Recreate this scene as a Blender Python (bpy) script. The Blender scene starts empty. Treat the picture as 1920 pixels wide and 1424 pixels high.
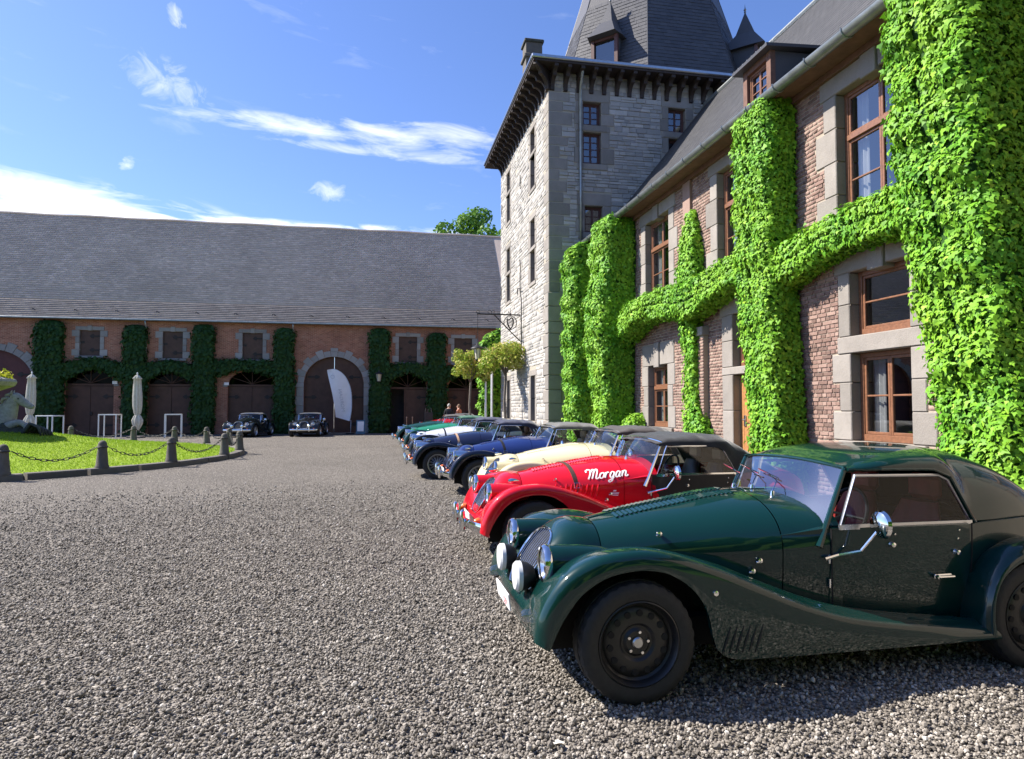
import bpy, math, random
import numpy as np
from mathutils import Vector, Matrix, Euler

random.seed(7)
RNG = np.random.default_rng(11)
R = math.radians
scene = bpy.context.scene
COL = scene.collection

# ---------------------------------------------------------------- camera
cam_data = bpy.data.cameras.new('camera')
cam = bpy.data.objects.new('camera', cam_data)
COL.objects.link(cam)
scene.camera = cam
cam_data.sensor_width = 36.0
cam_data.lens = 36.0 * 1270.0 / 1920.0
cam_data.clip_start = 0.05
cam_data.clip_end = 3000.0
cam.location = (0.0, 0.0, 1.55)
cam.rotation_euler = (R(90.0) + math.atan(52.0 / 1270.0), 0.0, R(-11.2))

# ---------------------------------------------------------------- light
SUN_EL = 43.0
SUN_AZ = 23.0          # degrees from -X towards +Y
sdir = Vector((-math.cos(R(SUN_EL)) * math.cos(R(SUN_AZ)),
               math.cos(R(SUN_EL)) * math.sin(R(SUN_AZ)), math.sin(R(SUN_EL))))
sun_data = bpy.data.lights.new('sun', 'SUN')
sun_data.energy = 5.0
sun_data.angle = R(0.53)
sun_data.color = (1.0, 0.93, 0.83)
sun = bpy.data.objects.new('sun', sun_data)
COL.objects.link(sun)
sun.location = (-30, 15, 30)
sun.rotation_euler = sdir.to_track_quat('Z', 'Y').to_euler()

view = scene.view_settings
view.view_transform = 'Standard'
view.look = 'None'
view.exposure = 1.1
view.gamma = 1.0
view.use_curve_mapping = False

cyc = scene.cycles
cyc.use_denoising = True
cyc.max_bounces = 5
cyc.diffuse_bounces = 3
cyc.glossy_bounces = 4
cyc.transparent_max_bounces = 7
cyc.caustics_reflective = False
cyc.caustics_refractive = False

world = bpy.data.worlds.new('World')
scene.world = world
world.use_nodes = True


def build_world():
    nt = world.node_tree
    nt.nodes.clear()
    N = nt.nodes.new
    L = nt.links.new

    def math_(op, a, b=None, c=None, clamp=False):
        n = N('ShaderNodeMath')
        n.operation = op
        n.use_clamp = clamp
        for i, v in enumerate((a, b, c)):
            if v is None:
                continue
            if isinstance(v, (int, float)):
                n.inputs[i].default_value = v
            else:
                L(v, n.inputs[i])
        return n.outputs[0]
    sky = N('ShaderNodeTexSky')
    sky.sky_type = 'NISHITA'
    sky.sun_disc = False
    sky.sun_elevation = R(SUN_EL)
    # Blender: rotation 0 is +Y, growing clockwise seen from above
    sky.sun_rotation = math.atan2(sdir.x, sdir.y)
    sky.altitude = 200
    sky.air_density = 1.0
    sky.dust_density = 0.6
    sky.ozone_density = 2.6
    tc = N('ShaderNodeTexCoord')
    sep = N('ShaderNodeSeparateXYZ')
    L(tc.outputs['Generated'], sep.inputs[0])
    az = math_('ARCTAN2', sep.outputs[0], sep.outputs[1])
    el = math_('ARCSINE', math_('MINIMUM', math_('MAXIMUM', sep.outputs[2], -1.0), 1.0))
    total = None

    def noise(sa, se, seed, detail, dist):
        comb = N('ShaderNodeCombineXYZ')
        # streaks lean down to the right a little
        L(math_('MULTIPLY', az, sa), comb.inputs[0])
        L(math_('MULTIPLY', math_('ADD', el, math_('MULTIPLY', az, 0.06)), se), comb.inputs[1])
        comb.inputs[2].default_value = seed
        nz = N('ShaderNodeTexNoise')
        nz.inputs['Scale'].default_value = 1.0
        nz.inputs['Detail'].default_value = detail
        nz.inputs['Roughness'].default_value = 0.62
        nz.inputs['Distortion'].default_value = dist
        L(comb.outputs[0], nz.inputs['Vector'])
        return math_('MULTIPLY', math_('SUBTRACT', nz.outputs['Fac'], 0.5), 3.2)
    streak = noise(9.0, 42.0, 1.3, 5.0, 0.5)
    puff = noise(26.0, 26.0, 2.2, 5.0, 1.2)

    def cloud(a0, e0, a1, e1, thick, nz, edge, amount, taper=0.0):
        """a drifting cloud: a soft band between two directions, broken up by noise"""
        nonlocal total
        ln = math.hypot(a1 - a0, e1 - e0)
        ux, uy = (a1 - a0) / ln, (e1 - e0) / ln
        cx, cy = (a0 + a1) / 2, (e0 + e1) / 2
        da = math_('SUBTRACT', az, cx)
        de = math_('SUBTRACT', el, cy)
        u = math_('ADD', math_('MULTIPLY', da, ux), math_('MULTIPLY', de, uy))
        v = math_('SUBTRACT', math_('MULTIPLY', de, ux), math_('MULTIPLY', da, uy))
        un = math_('DIVIDE', u, ln / 2)
        vn = math_('DIVIDE', v, math_('MAXIMUM', math_('MULTIPLY_ADD', un, thick * taper, thick), thick * 0.12))
        r2 = math_('ADD', math_('MULTIPLY', un, un), math_('MULTIPLY', vn, vn))
        body = math_('SUBTRACT', 1.0, r2)
        d = math_('ADD', math_('MULTIPLY', body, 0.75), nz)
        d = math_('MULTIPLY', math_('SUBTRACT', d, edge), amount, clamp=True)
        d = math_('MULTIPLY', d, math_('MULTIPLY', math_('ADD', body, 0.25), 2.0, clamp=True))
        total = d if total is None else math_('MAXIMUM', total, d)

    for c in CLOUDS:
        cloud(*c[:5], streak if c[5] else puff, *c[6:])
    # thin general veil drifting all over the sky
    total = math_('MAXIMUM', total, math_('MULTIPLY', math_('SUBTRACT', streak, 0.35), 0.16, clamp=True))
    mix = N('ShaderNodeMix')
    mix.data_type = 'RGBA'
    L(total, mix.inputs['Factor'])
    tint = N('ShaderNodeMix')
    tint.data_type = 'RGBA'
    tint.blend_type = 'MULTIPLY'
    tint.inputs['Factor'].default_value = 1.0
    L(sky.outputs[0], tint.inputs['A'])
    tint.inputs['B'].default_value = SKY_TINT
    L(tint.outputs['Result'], mix.inputs['A'])
    mix.inputs['B'].default_value = CLOUD_COL
    bg = N('ShaderNodeBackground')
    bg.inputs['Strength'].default_value = SKY_STRENGTH
    L(mix.outputs['Result'], bg.inputs['Color'])
    out = N('ShaderNodeOutputWorld')
    L(bg.outputs[0], out.inputs[0])


SKY_STRENGTH = 0.090
SKY_TINT = (0.76, 0.86, 1.18, 1.0)
CLOUD_COL = (8.5, 8.6, 8.9, 1.0)
# (az0, el0, az1, el1, half thickness, streaky, edge, amount, taper)
CLOUDS = [
    (-0.310, 0.378, 0.230, 0.384, 0.020, 1, 0.20, 0.62, 0.35),
    (-0.180, 0.362, 0.200, 0.358, 0.013, 1, 0.22, 0.6, 0.2),
    (-0.700, 0.240, -0.180, 0.250, 0.036, 1, 0.08, 0.8, -0.25),
    (-0.560, 0.215, 0.120, 0.252, 0.022, 1, -0.30, 1.4, -0.3),
    (-0.350, 0.425, -0.225, 0.392, 0.030, 0, 0.25, 0.38, 0.1),
    (-0.285, 0.500, -0.262, 0.465, 0.012, 0, 0.25, 0.6, 0.0),
    (-0.100, 0.298, -0.045, 0.305, 0.018, 0, 0.25, 0.45, 0.0),
    (-0.340, 0.300, -0.315, 0.312, 0.010, 0, 0.30, 0.5, 0.0),
]
build_world()


# ---------------------------------------------------------------- mesh helpers
class MB:
    """collects vertices and faces, then links them as one mesh object"""

    def __init__(self):
        self.v = []
        self.f = []
        self.n = 0

    def add(self, verts, faces):
        verts = [tuple(map(float, p)) for p in verts]
        o = self.n
        self.v.extend(verts)
        self.n += len(verts)
        self.f.extend([tuple(i + o for i in f) for f in faces])
        return self

    def box(self, c, s, rot=None, ch=0.0):
        x, y, z = s[0] / 2, s[1] / 2, s[2] / 2
        if ch <= 0:
            vs = [(a * x, b * y, d * z) for a in (-1, 1) for b in (-1, 1) for d in (-1, 1)]
            fs = [(0, 1, 3, 2), (4, 6, 7, 5), (0, 4, 5, 1), (2, 3, 7, 6), (0, 2, 6, 4), (1, 5, 7, 3)]
        else:
            k = min(ch, x * .9, y * .9, z * .9)
            vs = []
            idx = {}
            for a in (-1, 1):
                for b in (-1, 1):
                    for d in (-1, 1):
                        for ax in range(3):
                            p = [a * (x - k), b * (y - k), d * (z - k)]
                            p[ax] = (a * x, b * y, d * z)[ax]
                            idx[(a, b, d, ax)] = len(vs)
                            vs.append(p)
            I = lambda a, b, d, ax: idx[(a, b, d, ax)]
            fs = []
            for s_ in (-1, 1):
                fs.append((I(s_, -1, -1, 0), I(s_, 1, -1, 0), I(s_, 1, 1, 0), I(s_, -1, 1, 0))[::s_])
                fs.append((I(-1, s_, -1, 1), I(1, s_, -1, 1), I(1, s_, 1, 1), I(-1, s_, 1, 1))[::-s_])
                fs.append((I(-1, -1, s_, 2), I(1, -1, s_, 2), I(1, 1, s_, 2), I(-1, 1, s_, 2))[::s_])
            for p in (-1, 1):
                for q in (-1, 1):
                    fs.append((I(p, q, -1, 0), I(p, q, 1, 0), I(p, q, 1, 1), I(p, q, -1, 1))[::-p * q])
                    fs.append((I(p, -1, q, 0), I(p, 1, q, 0), I(p, 1, q, 2), I(p, -1, q, 2))[::p * q])
                    fs.append((I(-1, p, q, 1), I(1, p, q, 1), I(1, p, q, 2), I(-1, p, q, 2))[::-p * q])
            for a in (-1, 1):
                for b in (-1, 1):
                    for d in (-1, 1):
                        fs.append((I(a, b, d, 0), I(a, b, d, 1), I(a, b, d, 2))[::a * b * d])
        if rot is not None:
            m = rot if isinstance(rot, Matrix) else Euler(rot).to_matrix()
            vs = [m @ Vector(p) for p in vs]
        self.add([(p[0] + c[0], p[1] + c[1], p[2] + c[2]) for p in vs], fs)
        return self

    def tube(self, pts, r, n=8, closed=False, caps=True):
        pts = [Vector(p) for p in pts]
        m = len(pts)
        rs = r if isinstance(r, (list, tuple, np.ndarray)) else [r] * m
        vs = []
        prev = None
        for i, p in enumerate(pts):
            if closed:
                d = pts[(i + 1) % m] - pts[i - 1]
            else:
                d = pts[min(i + 1, m - 1)] - pts[max(i - 1, 0)]
            if d.length < 1e-9:
                d = Vector((0, 0, 1))
            d.normalize()
            if prev is None:
                a = Vector((0, 0, 1)) if abs(d.z) < .9 else Vector((1, 0, 0))
                u = d.cross(a).normalized()
            else:
                u = prev - d * prev.dot(d)
                u = u.normalized() if u.length > 1e-6 else d.orthogonal().normalized()
            prev = u
            w = d.cross(u)
            for k in range(n):
                t = 2 * math.pi * k / n
                vs.append(p + (u * math.cos(t) + w * math.sin(t)) * rs[i])
        fs = []
        for i in range(m if closed else m - 1):
            j = (i + 1) % m
            for k in range(n):
                k2 = (k + 1) % n
                fs.append((i * n + k, i * n + k2, j * n + k2, j * n + k))
        if caps and not closed:
            fs.append(tuple(range(n))[::-1])
            fs.append(tuple((m - 1) * n + k for k in range(n)))
        self.add(vs, fs)
        return self

    def lathe(self, prof, n=24, axis='z', c=(0, 0, 0), a0=0.0, a1=2 * math.pi):
        """prof: list of (radius, height) along the axis"""
        full = abs(a1 - a0 - 2 * math.pi) < 1e-6
        m = n if full else n + 1
        vs = []
        for (r, h) in prof:
            for k in range(m):
                t = a0 + (a1 - a0) * k / n
                x, y = r * math.cos(t), r * math.sin(t)
                p = {'z': (x, y, h), 'y': (x, h, -y), 'x': (h, x, y)}[axis]
                vs.append((p[0] + c[0], p[1] + c[1], p[2] + c[2]))
        fs = []
        for i in range(len(prof) - 1):
            for k in range(n):
                k2 = (k + 1) % m
                fs.append((i * m + k, i * m + k2, (i + 1) * m + k2, (i + 1) * m + k))
        self.add(vs, fs)
        return self

    def grid(self, P, flip=False, wrap=False):
        P = np.asarray(P, float)
        a, b = P.shape[:2]
        fs = []
        for i in range(a - 1):
            for j in range(b if wrap else b - 1):
                j2 = (j + 1) % b
                q = (i * b + j, i * b + j2, (i + 1) * b + j2, (i + 1) * b + j)
                fs.append(q[::-1] if flip else q)
        self.add(P.reshape(-1, 3), fs)
        return self

    def poly(self, pts, depth=None):
        """flat polygon, optionally extruded by the vector depth"""
        n = len(pts)
        if depth is None:
            self.add(pts, [tuple(range(n))])
        else:
            q = [(p[0] + depth[0], p[1] + depth[1], p[2] + depth[2]) for p in pts]
            fs = [tuple(range(n)), tuple(range(2 * n - 1, n - 1, -1))]
            fs += [(i, i + n, (i + 1) % n + n, (i + 1) % n) for i in range(n)]
            self.add(list(pts) + q, fs)
        return self

    def mesh(self, name, mat, smooth=False, angle=None):
        me = bpy.data.meshes.new(name)
        me.from_pydata(self.v, [], self.f)
        if mat is not None:
            me.materials.append(mat)
        if smooth:
            me.polygons.foreach_set('use_smooth', [True] * len(me.polygons))
            if angle is not None:
                me.set_sharp_from_angle(angle=R(angle))
        me.update()
        return me

    def build(self, name, mat, parent=None, smooth=False, angle=None, fixn=False):
        me = self.mesh(name, mat, smooth, angle)
        return link(name, me, parent)


def link(name, me, parent=None, loc=None, rot=None):
    o = bpy.data.objects.new(name, me)
    COL.objects.link(o)
    if parent is not None:
        o.parent = parent
    if loc is not None:
        o.location = loc
    if rot is not None:
        o.rotation_euler = rot
    return o


def tag(o, label=None, cat=None, group=None, kind=None):
    if label:
        o['label'] = label
    if cat:
        o['category'] = cat
    if group:
        o['group'] = group
    if kind:
        o['kind'] = kind
    return o


def thing(name, label, cat, loc=(0, 0, 0), rz=0.0, group=None):
    o = bpy.data.objects.new(name, None)
    o.empty_display_size = 0.2
    COL.objects.link(o)
    o.location = loc
    o.rotation_euler = (0, 0, rz)
    return tag(o, label, cat, group)


def big_mesh(name, V, F, mat, smooth=False):
    """fast mesh from numpy arrays; F is (m, k) with constant k"""
    V = np.asarray(V, np.float32)
    F = np.asarray(F, np.int32)
    me = bpy.data.meshes.new(name)
    me.vertices.add(len(V))
    me.vertices.foreach_set('co', V.ravel())
    k = F.shape[1]
    me.loops.add(F.size)
    me.loops.foreach_set('vertex_index', F.ravel())
    me.polygons.add(len(F))
    me.polygons.foreach_set('loop_start', np.arange(0, F.size, k, dtype=np.int32))
    if smooth:
        me.polygons.foreach_set('use_smooth', np.ones(len(F), bool))
    me.materials.append(mat)
    me.update(calc_edges=True)
    return me


def pchip(xs, ys, x):
    xs = np.asarray(xs, float)
    ys = np.asarray(ys, float)
    x = np.asarray(x, float)
    h = np.diff(xs)
    d = np.diff(ys) / h
    m = np.zeros_like(ys)
    for i in range(1, len(xs) - 1):
        if d[i - 1] * d[i] > 0:
            w1, w2 = 2 * h[i] + h[i - 1], h[i] + 2 * h[i - 1]
            m[i] = (w1 + w2) / (w1 / d[i - 1] + w2 / d[i])
    m[0], m[-1] = d[0], d[-1]
    k = np.clip(np.searchsorted(xs, x) - 1, 0, len(h) - 1)
    t = np.clip((x - xs[k]) / h[k], 0, 1)
    return ((2 * t**3 - 3 * t**2 + 1) * ys[k] + (t**3 - 2 * t**2 + t) * h[k] * m[k]
            + (-2 * t**3 + 3 * t**2) * ys[k + 1] + (t**3 - t**2) * h[k] * m[k + 1])


def catmull(pts, n):
    """smooth curve through points, n samples, evenly spread over the knots"""
    P = np.asarray(pts, float)
    P = np.vstack([2 * P[0] - P[1], P, 2 * P[-1] - P[-2]])
    out = []
    m = len(P) - 3
    for s in np.linspace(0, m - 1e-9, n):
        i = int(s)
        t = s - i
        a, b, c, d = P[i:i + 4]
        out.append(0.5 * (2 * b + (c - a) * t + (2 * a - 5 * b + 4 * c - d) * t * t
                          + (3 * b - a - 3 * c + d) * t**3))
    return np.array(out)


# ---------------------------------------------------------------- materials
MATS = {}


class NT:
    def __init__(self, name):
        self.m = bpy.data.materials.new(name)
        self.m.use_nodes = True
        self.t = self.m.node_tree
        self.t.nodes.clear()
        self.out = self.N('ShaderNodeOutputMaterial')
        MATS[name] = self.m

    def N(self, kind, **kw):
        n = self.t.nodes.new(kind)
        for k, v in kw.items():
            setattr(n, k, v)
        return n

    def L(self, a, b):
        self.t.links.new(a, b)

    def put(self, sock, v):
        if hasattr(v, 'is_output'):
            self.L(v, sock)
        else:
            sock.default_value = v

    def bsdf(self, color=(.5, .5, .5), rough=.5, **kw):
        b = self.N('ShaderNodeBsdfPrincipled')
        self.put(b.inputs['Base Color'], color if hasattr(color, 'is_output') else (*color[:3], 1))
        self.put(b.inputs['Roughness'], rough)
        for k, v in kw.items():
            self.put(b.inputs[k.replace('_', ' ')], v)
        return b

    def done(self, sh):
        self.L(sh.outputs[0] if hasattr(sh, 'outputs') else sh, self.out.inputs['Surface'])
        return self.m

    def noise(self, scale, detail=4, rough=.55, vec=None, dist=0.0, out='Fac'):
        n = self.N('ShaderNodeTexNoise')
        n.inputs['Scale'].default_value = scale
        n.inputs['Detail'].default_value = detail
        n.inputs['Roughness'].default_value = rough
        n.inputs['Distortion'].default_value = dist
        if vec is not None:
            self.L(vec, n.inputs['Vector'])
        return n.outputs[out]

    def coord(self, which='Object', scale=None):
        c = self.N('ShaderNodeTexCoord').outputs[which]
        if scale is None:
            return c
        m = self.N('ShaderNodeMapping')
        m.inputs['Scale'].default_value = scale
        self.L(c, m.inputs['Vector'])
        return m.outputs[0]

    def pos(self, scale=None):
        c = self.N('ShaderNodeNewGeometry').outputs['Position']
        if scale is None:
            return c
        m = self.N('ShaderNodeMapping')
        m.inputs['Scale'].default_value = scale
        self.L(c, m.inputs['Vector'])
        return m.outputs[0]

    def island(self):
        return self.N('ShaderNodeNewGeometry').outputs['Random Per Island']

    def objrand(self):
        return self.N('ShaderNodeObjectInfo').outputs['Random']

    def ramp(self, fac, stops, interp='LINEAR'):
        r = self.N('ShaderNodeValToRGB')
        e = r.color_ramp.elements
        r.color_ramp.interpolation = interp
        while len(e) < len(stops):
            e.new(0.5)
        for i, (p, c) in enumerate(stops):
            e[i].position = p
            e[i].color = (*c[:3], 1) if not isinstance(c, (int, float)) else (c, c, c, 1)
        self.L(fac, r.inputs[0])
        return r.outputs[0]

    def mix(self, fac, a, b, blend='MIX'):
        n = self.N('ShaderNodeMix', data_type='RGBA', blend_type=blend)
        self.put(n.inputs['Factor'], fac)
        for s, v in (('A', a), ('B', b)):
            self.put(n.inputs[s], v if hasattr(v, 'is_output') else (*v[:3], 1))
        return n.outputs['Result']

    def math(self, op, a, b=0.0, clamp=False):
        n = self.N('ShaderNodeMath', operation=op, use_clamp=clamp)
        self.put(n.inputs[0], a)
        self.put(n.inputs[1], b)
        return n.outputs[0]

    def bump(self, h, strength=.5, dist=.02, normal=None):
        b = self.N('ShaderNodeBump')
        b.inputs['Strength'].default_value = strength
        b.inputs['Distance'].default_value = dist
        self.L(h, b.inputs['Height'])
        if normal is not None:
            self.L(normal, b.inputs['Normal'])
        return b.outputs[0]


def m_plain(name, color, rough=.5, metal=0.0, vary=.12, nscale=9.0, bump=0.0, coat=0.0, spec=.5, bscale=60.):
    t = NT(name)
    n = t.noise(nscale, 6, .6, t.coord())
    dark = tuple(c * (1 - vary) for c in color)
    lite = tuple(min(1, c * (1 + vary)) for c in color)
    col = t.ramp(n, [(.3, dark), (.7, lite)])
    b = t.bsdf(col, rough, Metallic=metal)
    b.inputs['Specular IOR Level'].default_value = spec
    if coat:
        b.inputs['Coat Weight'].default_value = coat
        b.inputs['Coat Roughness'].default_value = .03
    if bump:
        t.L(t.bump(t.noise(bscale, 5, .6, t.coord()), bump, .01), b.inputs['Normal'])
    return t.done(b)


def m_paint(name, color, flake=0.0):
    """two-layer car paint: coloured base under a clear coat, with a little dust"""
    t = NT(name)
    n = t.noise(3.0, 5, .6, t.coord())
    col = t.mix(t.ramp(n, [(.5, 0), (.85, .008)]), color, (.35, .33, .3))
    b = t.bsdf(col, t.ramp(t.noise(14, 4, .6, t.coord()), [(.3, .32), (.75, .42)]))
    b.inputs['Metallic'].default_value = flake
    b.inputs['Specular IOR Level'].default_value = .08
    b.inputs['Coat Weight'].default_value = 1.0
    b.inputs['Coat Roughness'].default_value = .025
    t.L(t.bump(t.noise(2.2, 2, .5, t.coord()), .02, .05), b.inputs['Coat Normal'])
    return t.done(b)


def m_glass(name, tint=(.9, .95, .95), refl=.06, clear=.9):
    """thin pane: tinted see-through with a mirror reflection that grows at grazing angles"""
    t = NT(name)
    tr = t.N('ShaderNodeBsdfTransparent')
    tr.inputs[0].default_value = (*[c * clear for c in tint], 1)
    gl = t.N('ShaderNodeBsdfGlossy')
    gl.inputs['Roughness'].default_value = .01
    gl.inputs['Color'].default_value = (1, 1, 1, 1)
    lw = t.N('ShaderNodeLayerWeight')          # facing term is the same from both sides of the pane
    f5 = t.math('POWER', lw.outputs['Facing'], 4.0)
    lw.inputs['Blend'].default_value = .5
    f = t.math('ADD', t.math('MULTIPLY', f5, .9), .05 + refl, clamp=True)
    mx = t.N('ShaderNodeMixShader')
    t.L(f, mx.inputs[0])
    t.L(tr.outputs[0], mx.inputs[1])
    t.L(gl.outputs[0], mx.inputs[2])
    return t.done(mx)


m_plain('chrome', (.78, .79, .8), .07, 1.0, .06)
m_plain('steel_grey', (.45, .46, .47), .3, 1.0, .1)
m_plain('wheel_silver', (.55, .56, .58), .28, .9, .08)
m_plain('rubber', (.017, .017, .017), .72, 0, .25, 30, .15)
m_plain('wheel_black', (.012, .012, .013), .42, 0, .2, 12)
m_plain('black_trim', (.012, .012, .013), .45, 0, .2)
m_plain('underbody', (.008, .008, .008), .9, 0, .3)
m_plain('lamp_white', (.82, .83, .82), .3, 0, .05, 5, 0, .6)
m_plain('plate_white', (.82, .8, .8), .4, 0, .05)
m_plain('plate_red', (.5, .02, .03), .4, 0, .05)
m_plain('orange_lens', (.75, .16, .015), .15, 0, .1, 5, 0, 1.0)
m_plain('red_leather', (.30, .035, .03), .45, 0, .2, 14, .1)
m_plain('tan_leather', (.34, .17, .10), .45, 0, .2, 14, .1)
m_plain('black_leather', (.02, .018, .017), .4, 0, .2, 14, .1)
m_plain('cream_leather', (.55, .47, .36), .45, 0, .15, 14, .1)
m_plain('strap_brown', (.09, .05, .035), .5, 0, .3, 20, .2)
m_plain('strap_tan', (.48, .30, .19), .55, 0, .25, 20, .2)
m_plain('letter_white', (.85, .84, .82), .4, 0, .04)
m_glass('car_glass', (.93, .96, .97), .0, .92)
m_glass('screen_glass', (.8, .87, .95), .24, .75)
m_glass('tinted_glass', (.9, .9, .9), -.03, .85)
m_glass('lamp_glass', (.97, .98, 1.0), .08, .95)
m_glass('window_glass', (.72, .76, .8), .13, .8)
m_plain('reflector', (.85, .86, .88), .12, 1.0, .1)


def m_cloth(name, color):
    t = NT(name)
    c = t.coord()
    n = t.noise(5.0, 6, .65, c)
    col = t.ramp(n, [(.3, tuple(x * .75 for x in color)), (.72, tuple(x * 1.3 + .004 for x in color))])
    b = t.bsdf(col, .78)
    b.inputs['Sheen Weight'].default_value = .25
    b.inputs['Sheen Roughness'].default_value = .4
    h = t.math('ADD', t.noise(7.0, 4, .5, c), t.math('MULTIPLY', t.noise(240, 2, .5, c), .12))
    t.L(t.bump(h, .35, .03), b.inputs['Normal'])
    return t.done(b)


m_cloth('hood_black', (.018, .018, .02))
m_cloth('hood_brown', (.05, .04, .037))
m_cloth('hood_blue', (.02, .024, .06))
m_cloth('hood_green', (.02, .10, .06))
m_cloth('hood_grey', (.12, .115, .105))
# ---------------------------------------------------------------- setting materials
def m_masonry(name, stops, rough=.85, nscale=6.0, bump=.5, bscale=40, stain=.25):
    """pieces: each island (or object) takes its own tone, with grain and stains"""
    t = NT(name)
    f = t.math('FRACT', t.math('ADD', t.island(), t.objrand()))
    col = t.ramp(f, stops)
    p = t.pos()
    n = t.noise(nscale, 6, .65, p)
    col = t.mix(t.ramp(n, [(.35, 0), (.8, stain)]), col, tuple(c * .45 for c in stops[0][1]))
    fine = t.noise(bscale, 4, .6, p)
    col = t.mix(t.ramp(fine, [(.3, .0), (.75, .22)]), col, tuple(min(1, c * 1.35) for c in stops[-1][1]))
    b = t.bsdf(col, rough)
    b.inputs['Specular IOR Level'].default_value = .25
    t.L(t.bump(t.math('ADD', fine, t.noise(bscale * .3, 3, .6, p)), bump, .012), b.inputs['Normal'])
    return t.done(b)


m_masonry('brick_red', [(0, (.133, .085, .070)), (.25, (.207, .127, .104)), (.55, (.260, .164, .134)), (.8, (.302, .199, .164)), (1, (.350, .244, .201))], .88)
m_masonry('mortar', [(0, (.352, .297, .230)), (1, (.396, .335, .262))], .95, 3, .6, 70)
m_masonry('blue_stone', [(0, (.215, .196, .174)), (.5, (.267, .242, .216)), (1, (.327, .297, .266))], .8, 2.5, .4, 50, .45)
m_masonry('rubble', [(0, (.273, .263, .249)), (.3, (.347, .331, .313)), (.6, (.404, .386, .360)), (.85, (.452, .430, .403)), (1, (.525, .499, .461))], .9, 2.2, .6, 45, .35)
m_masonry('tower_mortar', [(0, (.376, .339, .277)), (1, (.436, .397, .323))], .95, 2.5, .6, 50)
m_masonry('slate', [(0, (.062, .063, .070)), (.4, (.070, .071, .078)), (.75, (.077, .078, .085)), (1, (.088, .088, .094))], .5, 1.2, .25, 60, .25)
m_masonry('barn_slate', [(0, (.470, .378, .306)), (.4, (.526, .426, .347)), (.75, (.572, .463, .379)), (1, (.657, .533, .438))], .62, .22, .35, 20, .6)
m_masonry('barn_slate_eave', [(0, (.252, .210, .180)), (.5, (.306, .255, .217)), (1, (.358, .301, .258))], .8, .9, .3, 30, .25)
m_masonry('barn_stone', [(0, (.22, .215, .21)), (.5, (.29, .285, .28)), (1, (.36, .35, .345))], .85, 1.2, .3, 14, .3)
m_masonry('kerb_stone', [(0, (.12, .11, .098)), (1, (.18, .165, .147))], .9, 3, .5, 40, .4)
m_masonry('bollard_stone', [(0, (.115, .105, .092)), (1, (.16, .147, .13))], .9, 7, .6, 55, .5)
m_plain('oak_window', (.20, .088, .044), .45, 0, .25, 22, .1, .2)
m_plain('oak_door', (.42, .20, .075), .45, 0, .22, 16, .1, .2)
m_plain('dark_timber', (.030, .019, .015), .7, 0, .3, 10, .2)
m_plain('tower_frame', (.10, .04, .03), .5, 0, .25, 14, .1)
m_plain('barn_door', (.085, .043, .030), .62, 0, .22, 2.5, .15, 0, .4, 9.)
m_plain('barn_shutter', (.080, .045, .034), .62, 0, .22, 3.5, .15, 0, .4, 9.)
m_plain('barn_door_red', (.085, .028, .028), .62, 0, .2, 2.5, .15, 0, .4, 9.)
m_plain('hinge_iron', (.025, .020, .019), .6, .2, .3, 12)
m_plain('iron', (.028, .027, .027), .5, .4, .3, 15, .1)
m_plain('zinc', (.30, .32, .32), .4, .7, .2, 5, .1)
m_plain('soffit_brown', (.15, .078, .056), .85, 0, .25, 6, .3)
m_plain('room_dark', (.055, .05, .048), .9, 0, .3, 2)
m_plain('curtain', (.62, .60, .56), .9, 0, .1, 4)
m_plain('white_metal', (.78, .78, .76), .35, 0, .05)
m_plain('canvas_cream', (.62, .59, .50), .85, 0, .12, 8, .3, 0, .3, 20.)
m_plain('flag_white', (.74, .76, .82), .7, 0, .05, 3)
m_plain('flag_grey', (.50, .53, .60), .7, 0, .05, 3)
m_plain('sign_blue', (.06, .14, .22), .5, 0, .1)
m_plain('statue_stone', (.30, .295, .28), .85, 0, .3, 9, .5)
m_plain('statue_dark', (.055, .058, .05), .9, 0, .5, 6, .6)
m_plain('lantern_glass', (.62, .58, .45), .25, 0, .1)
m_plain('bark', (.16, .135, .11), .9, 0, .35, 20, .6)
m_plain('skin', (.55, .33, .25), .6, 0, .08)
m_plain('hair_grey', (.42, .40, .37), .8, 0, .2, 60, .4)
m_plain('hair_brown', (.22, .14, .09), .8, 0, .2, 60, .4)
m_plain('cloth_dark', (.018, .020, .026), .9, 0, .2, 20, .2)
m_plain('cloth_peach', (.52, .22, .15), .85, 0, .15, 20, .2)
m_plain('cloth_trouser', (.05, .055, .08), .9, 0, .2, 20, .2)


m_glass('dim_glass', (.4, .4, .4), -.045, .5)


def m_leaf(name, stops, trans=.35, rough=.55):
    t = NT(name)
    f = t.math('FRACT', t.math('ADD', t.island(), t.objrand()))
    col = t.ramp(f, stops)
    big = t.noise(1.1, 3, .6, t.pos())
    col = t.mix(t.ramp(big, [(.38, 0), (.72, .5)]), col, stops[-1][1])
    b = t.bsdf(col, rough)
    b.inputs['Specular IOR Level'].default_value = .25
    tr = t.N('ShaderNodeBsdfTranslucent')
    t.L(t.mix(.5, col, (.20, .36, .02)), tr.inputs[0])
    mx = t.N('ShaderNodeMixShader')
    mx.inputs[0].default_value = trans
    t.L(b.outputs[0], mx.inputs[1])
    t.L(tr.outputs[0], mx.inputs[2])
    return t.done(mx)


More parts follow.
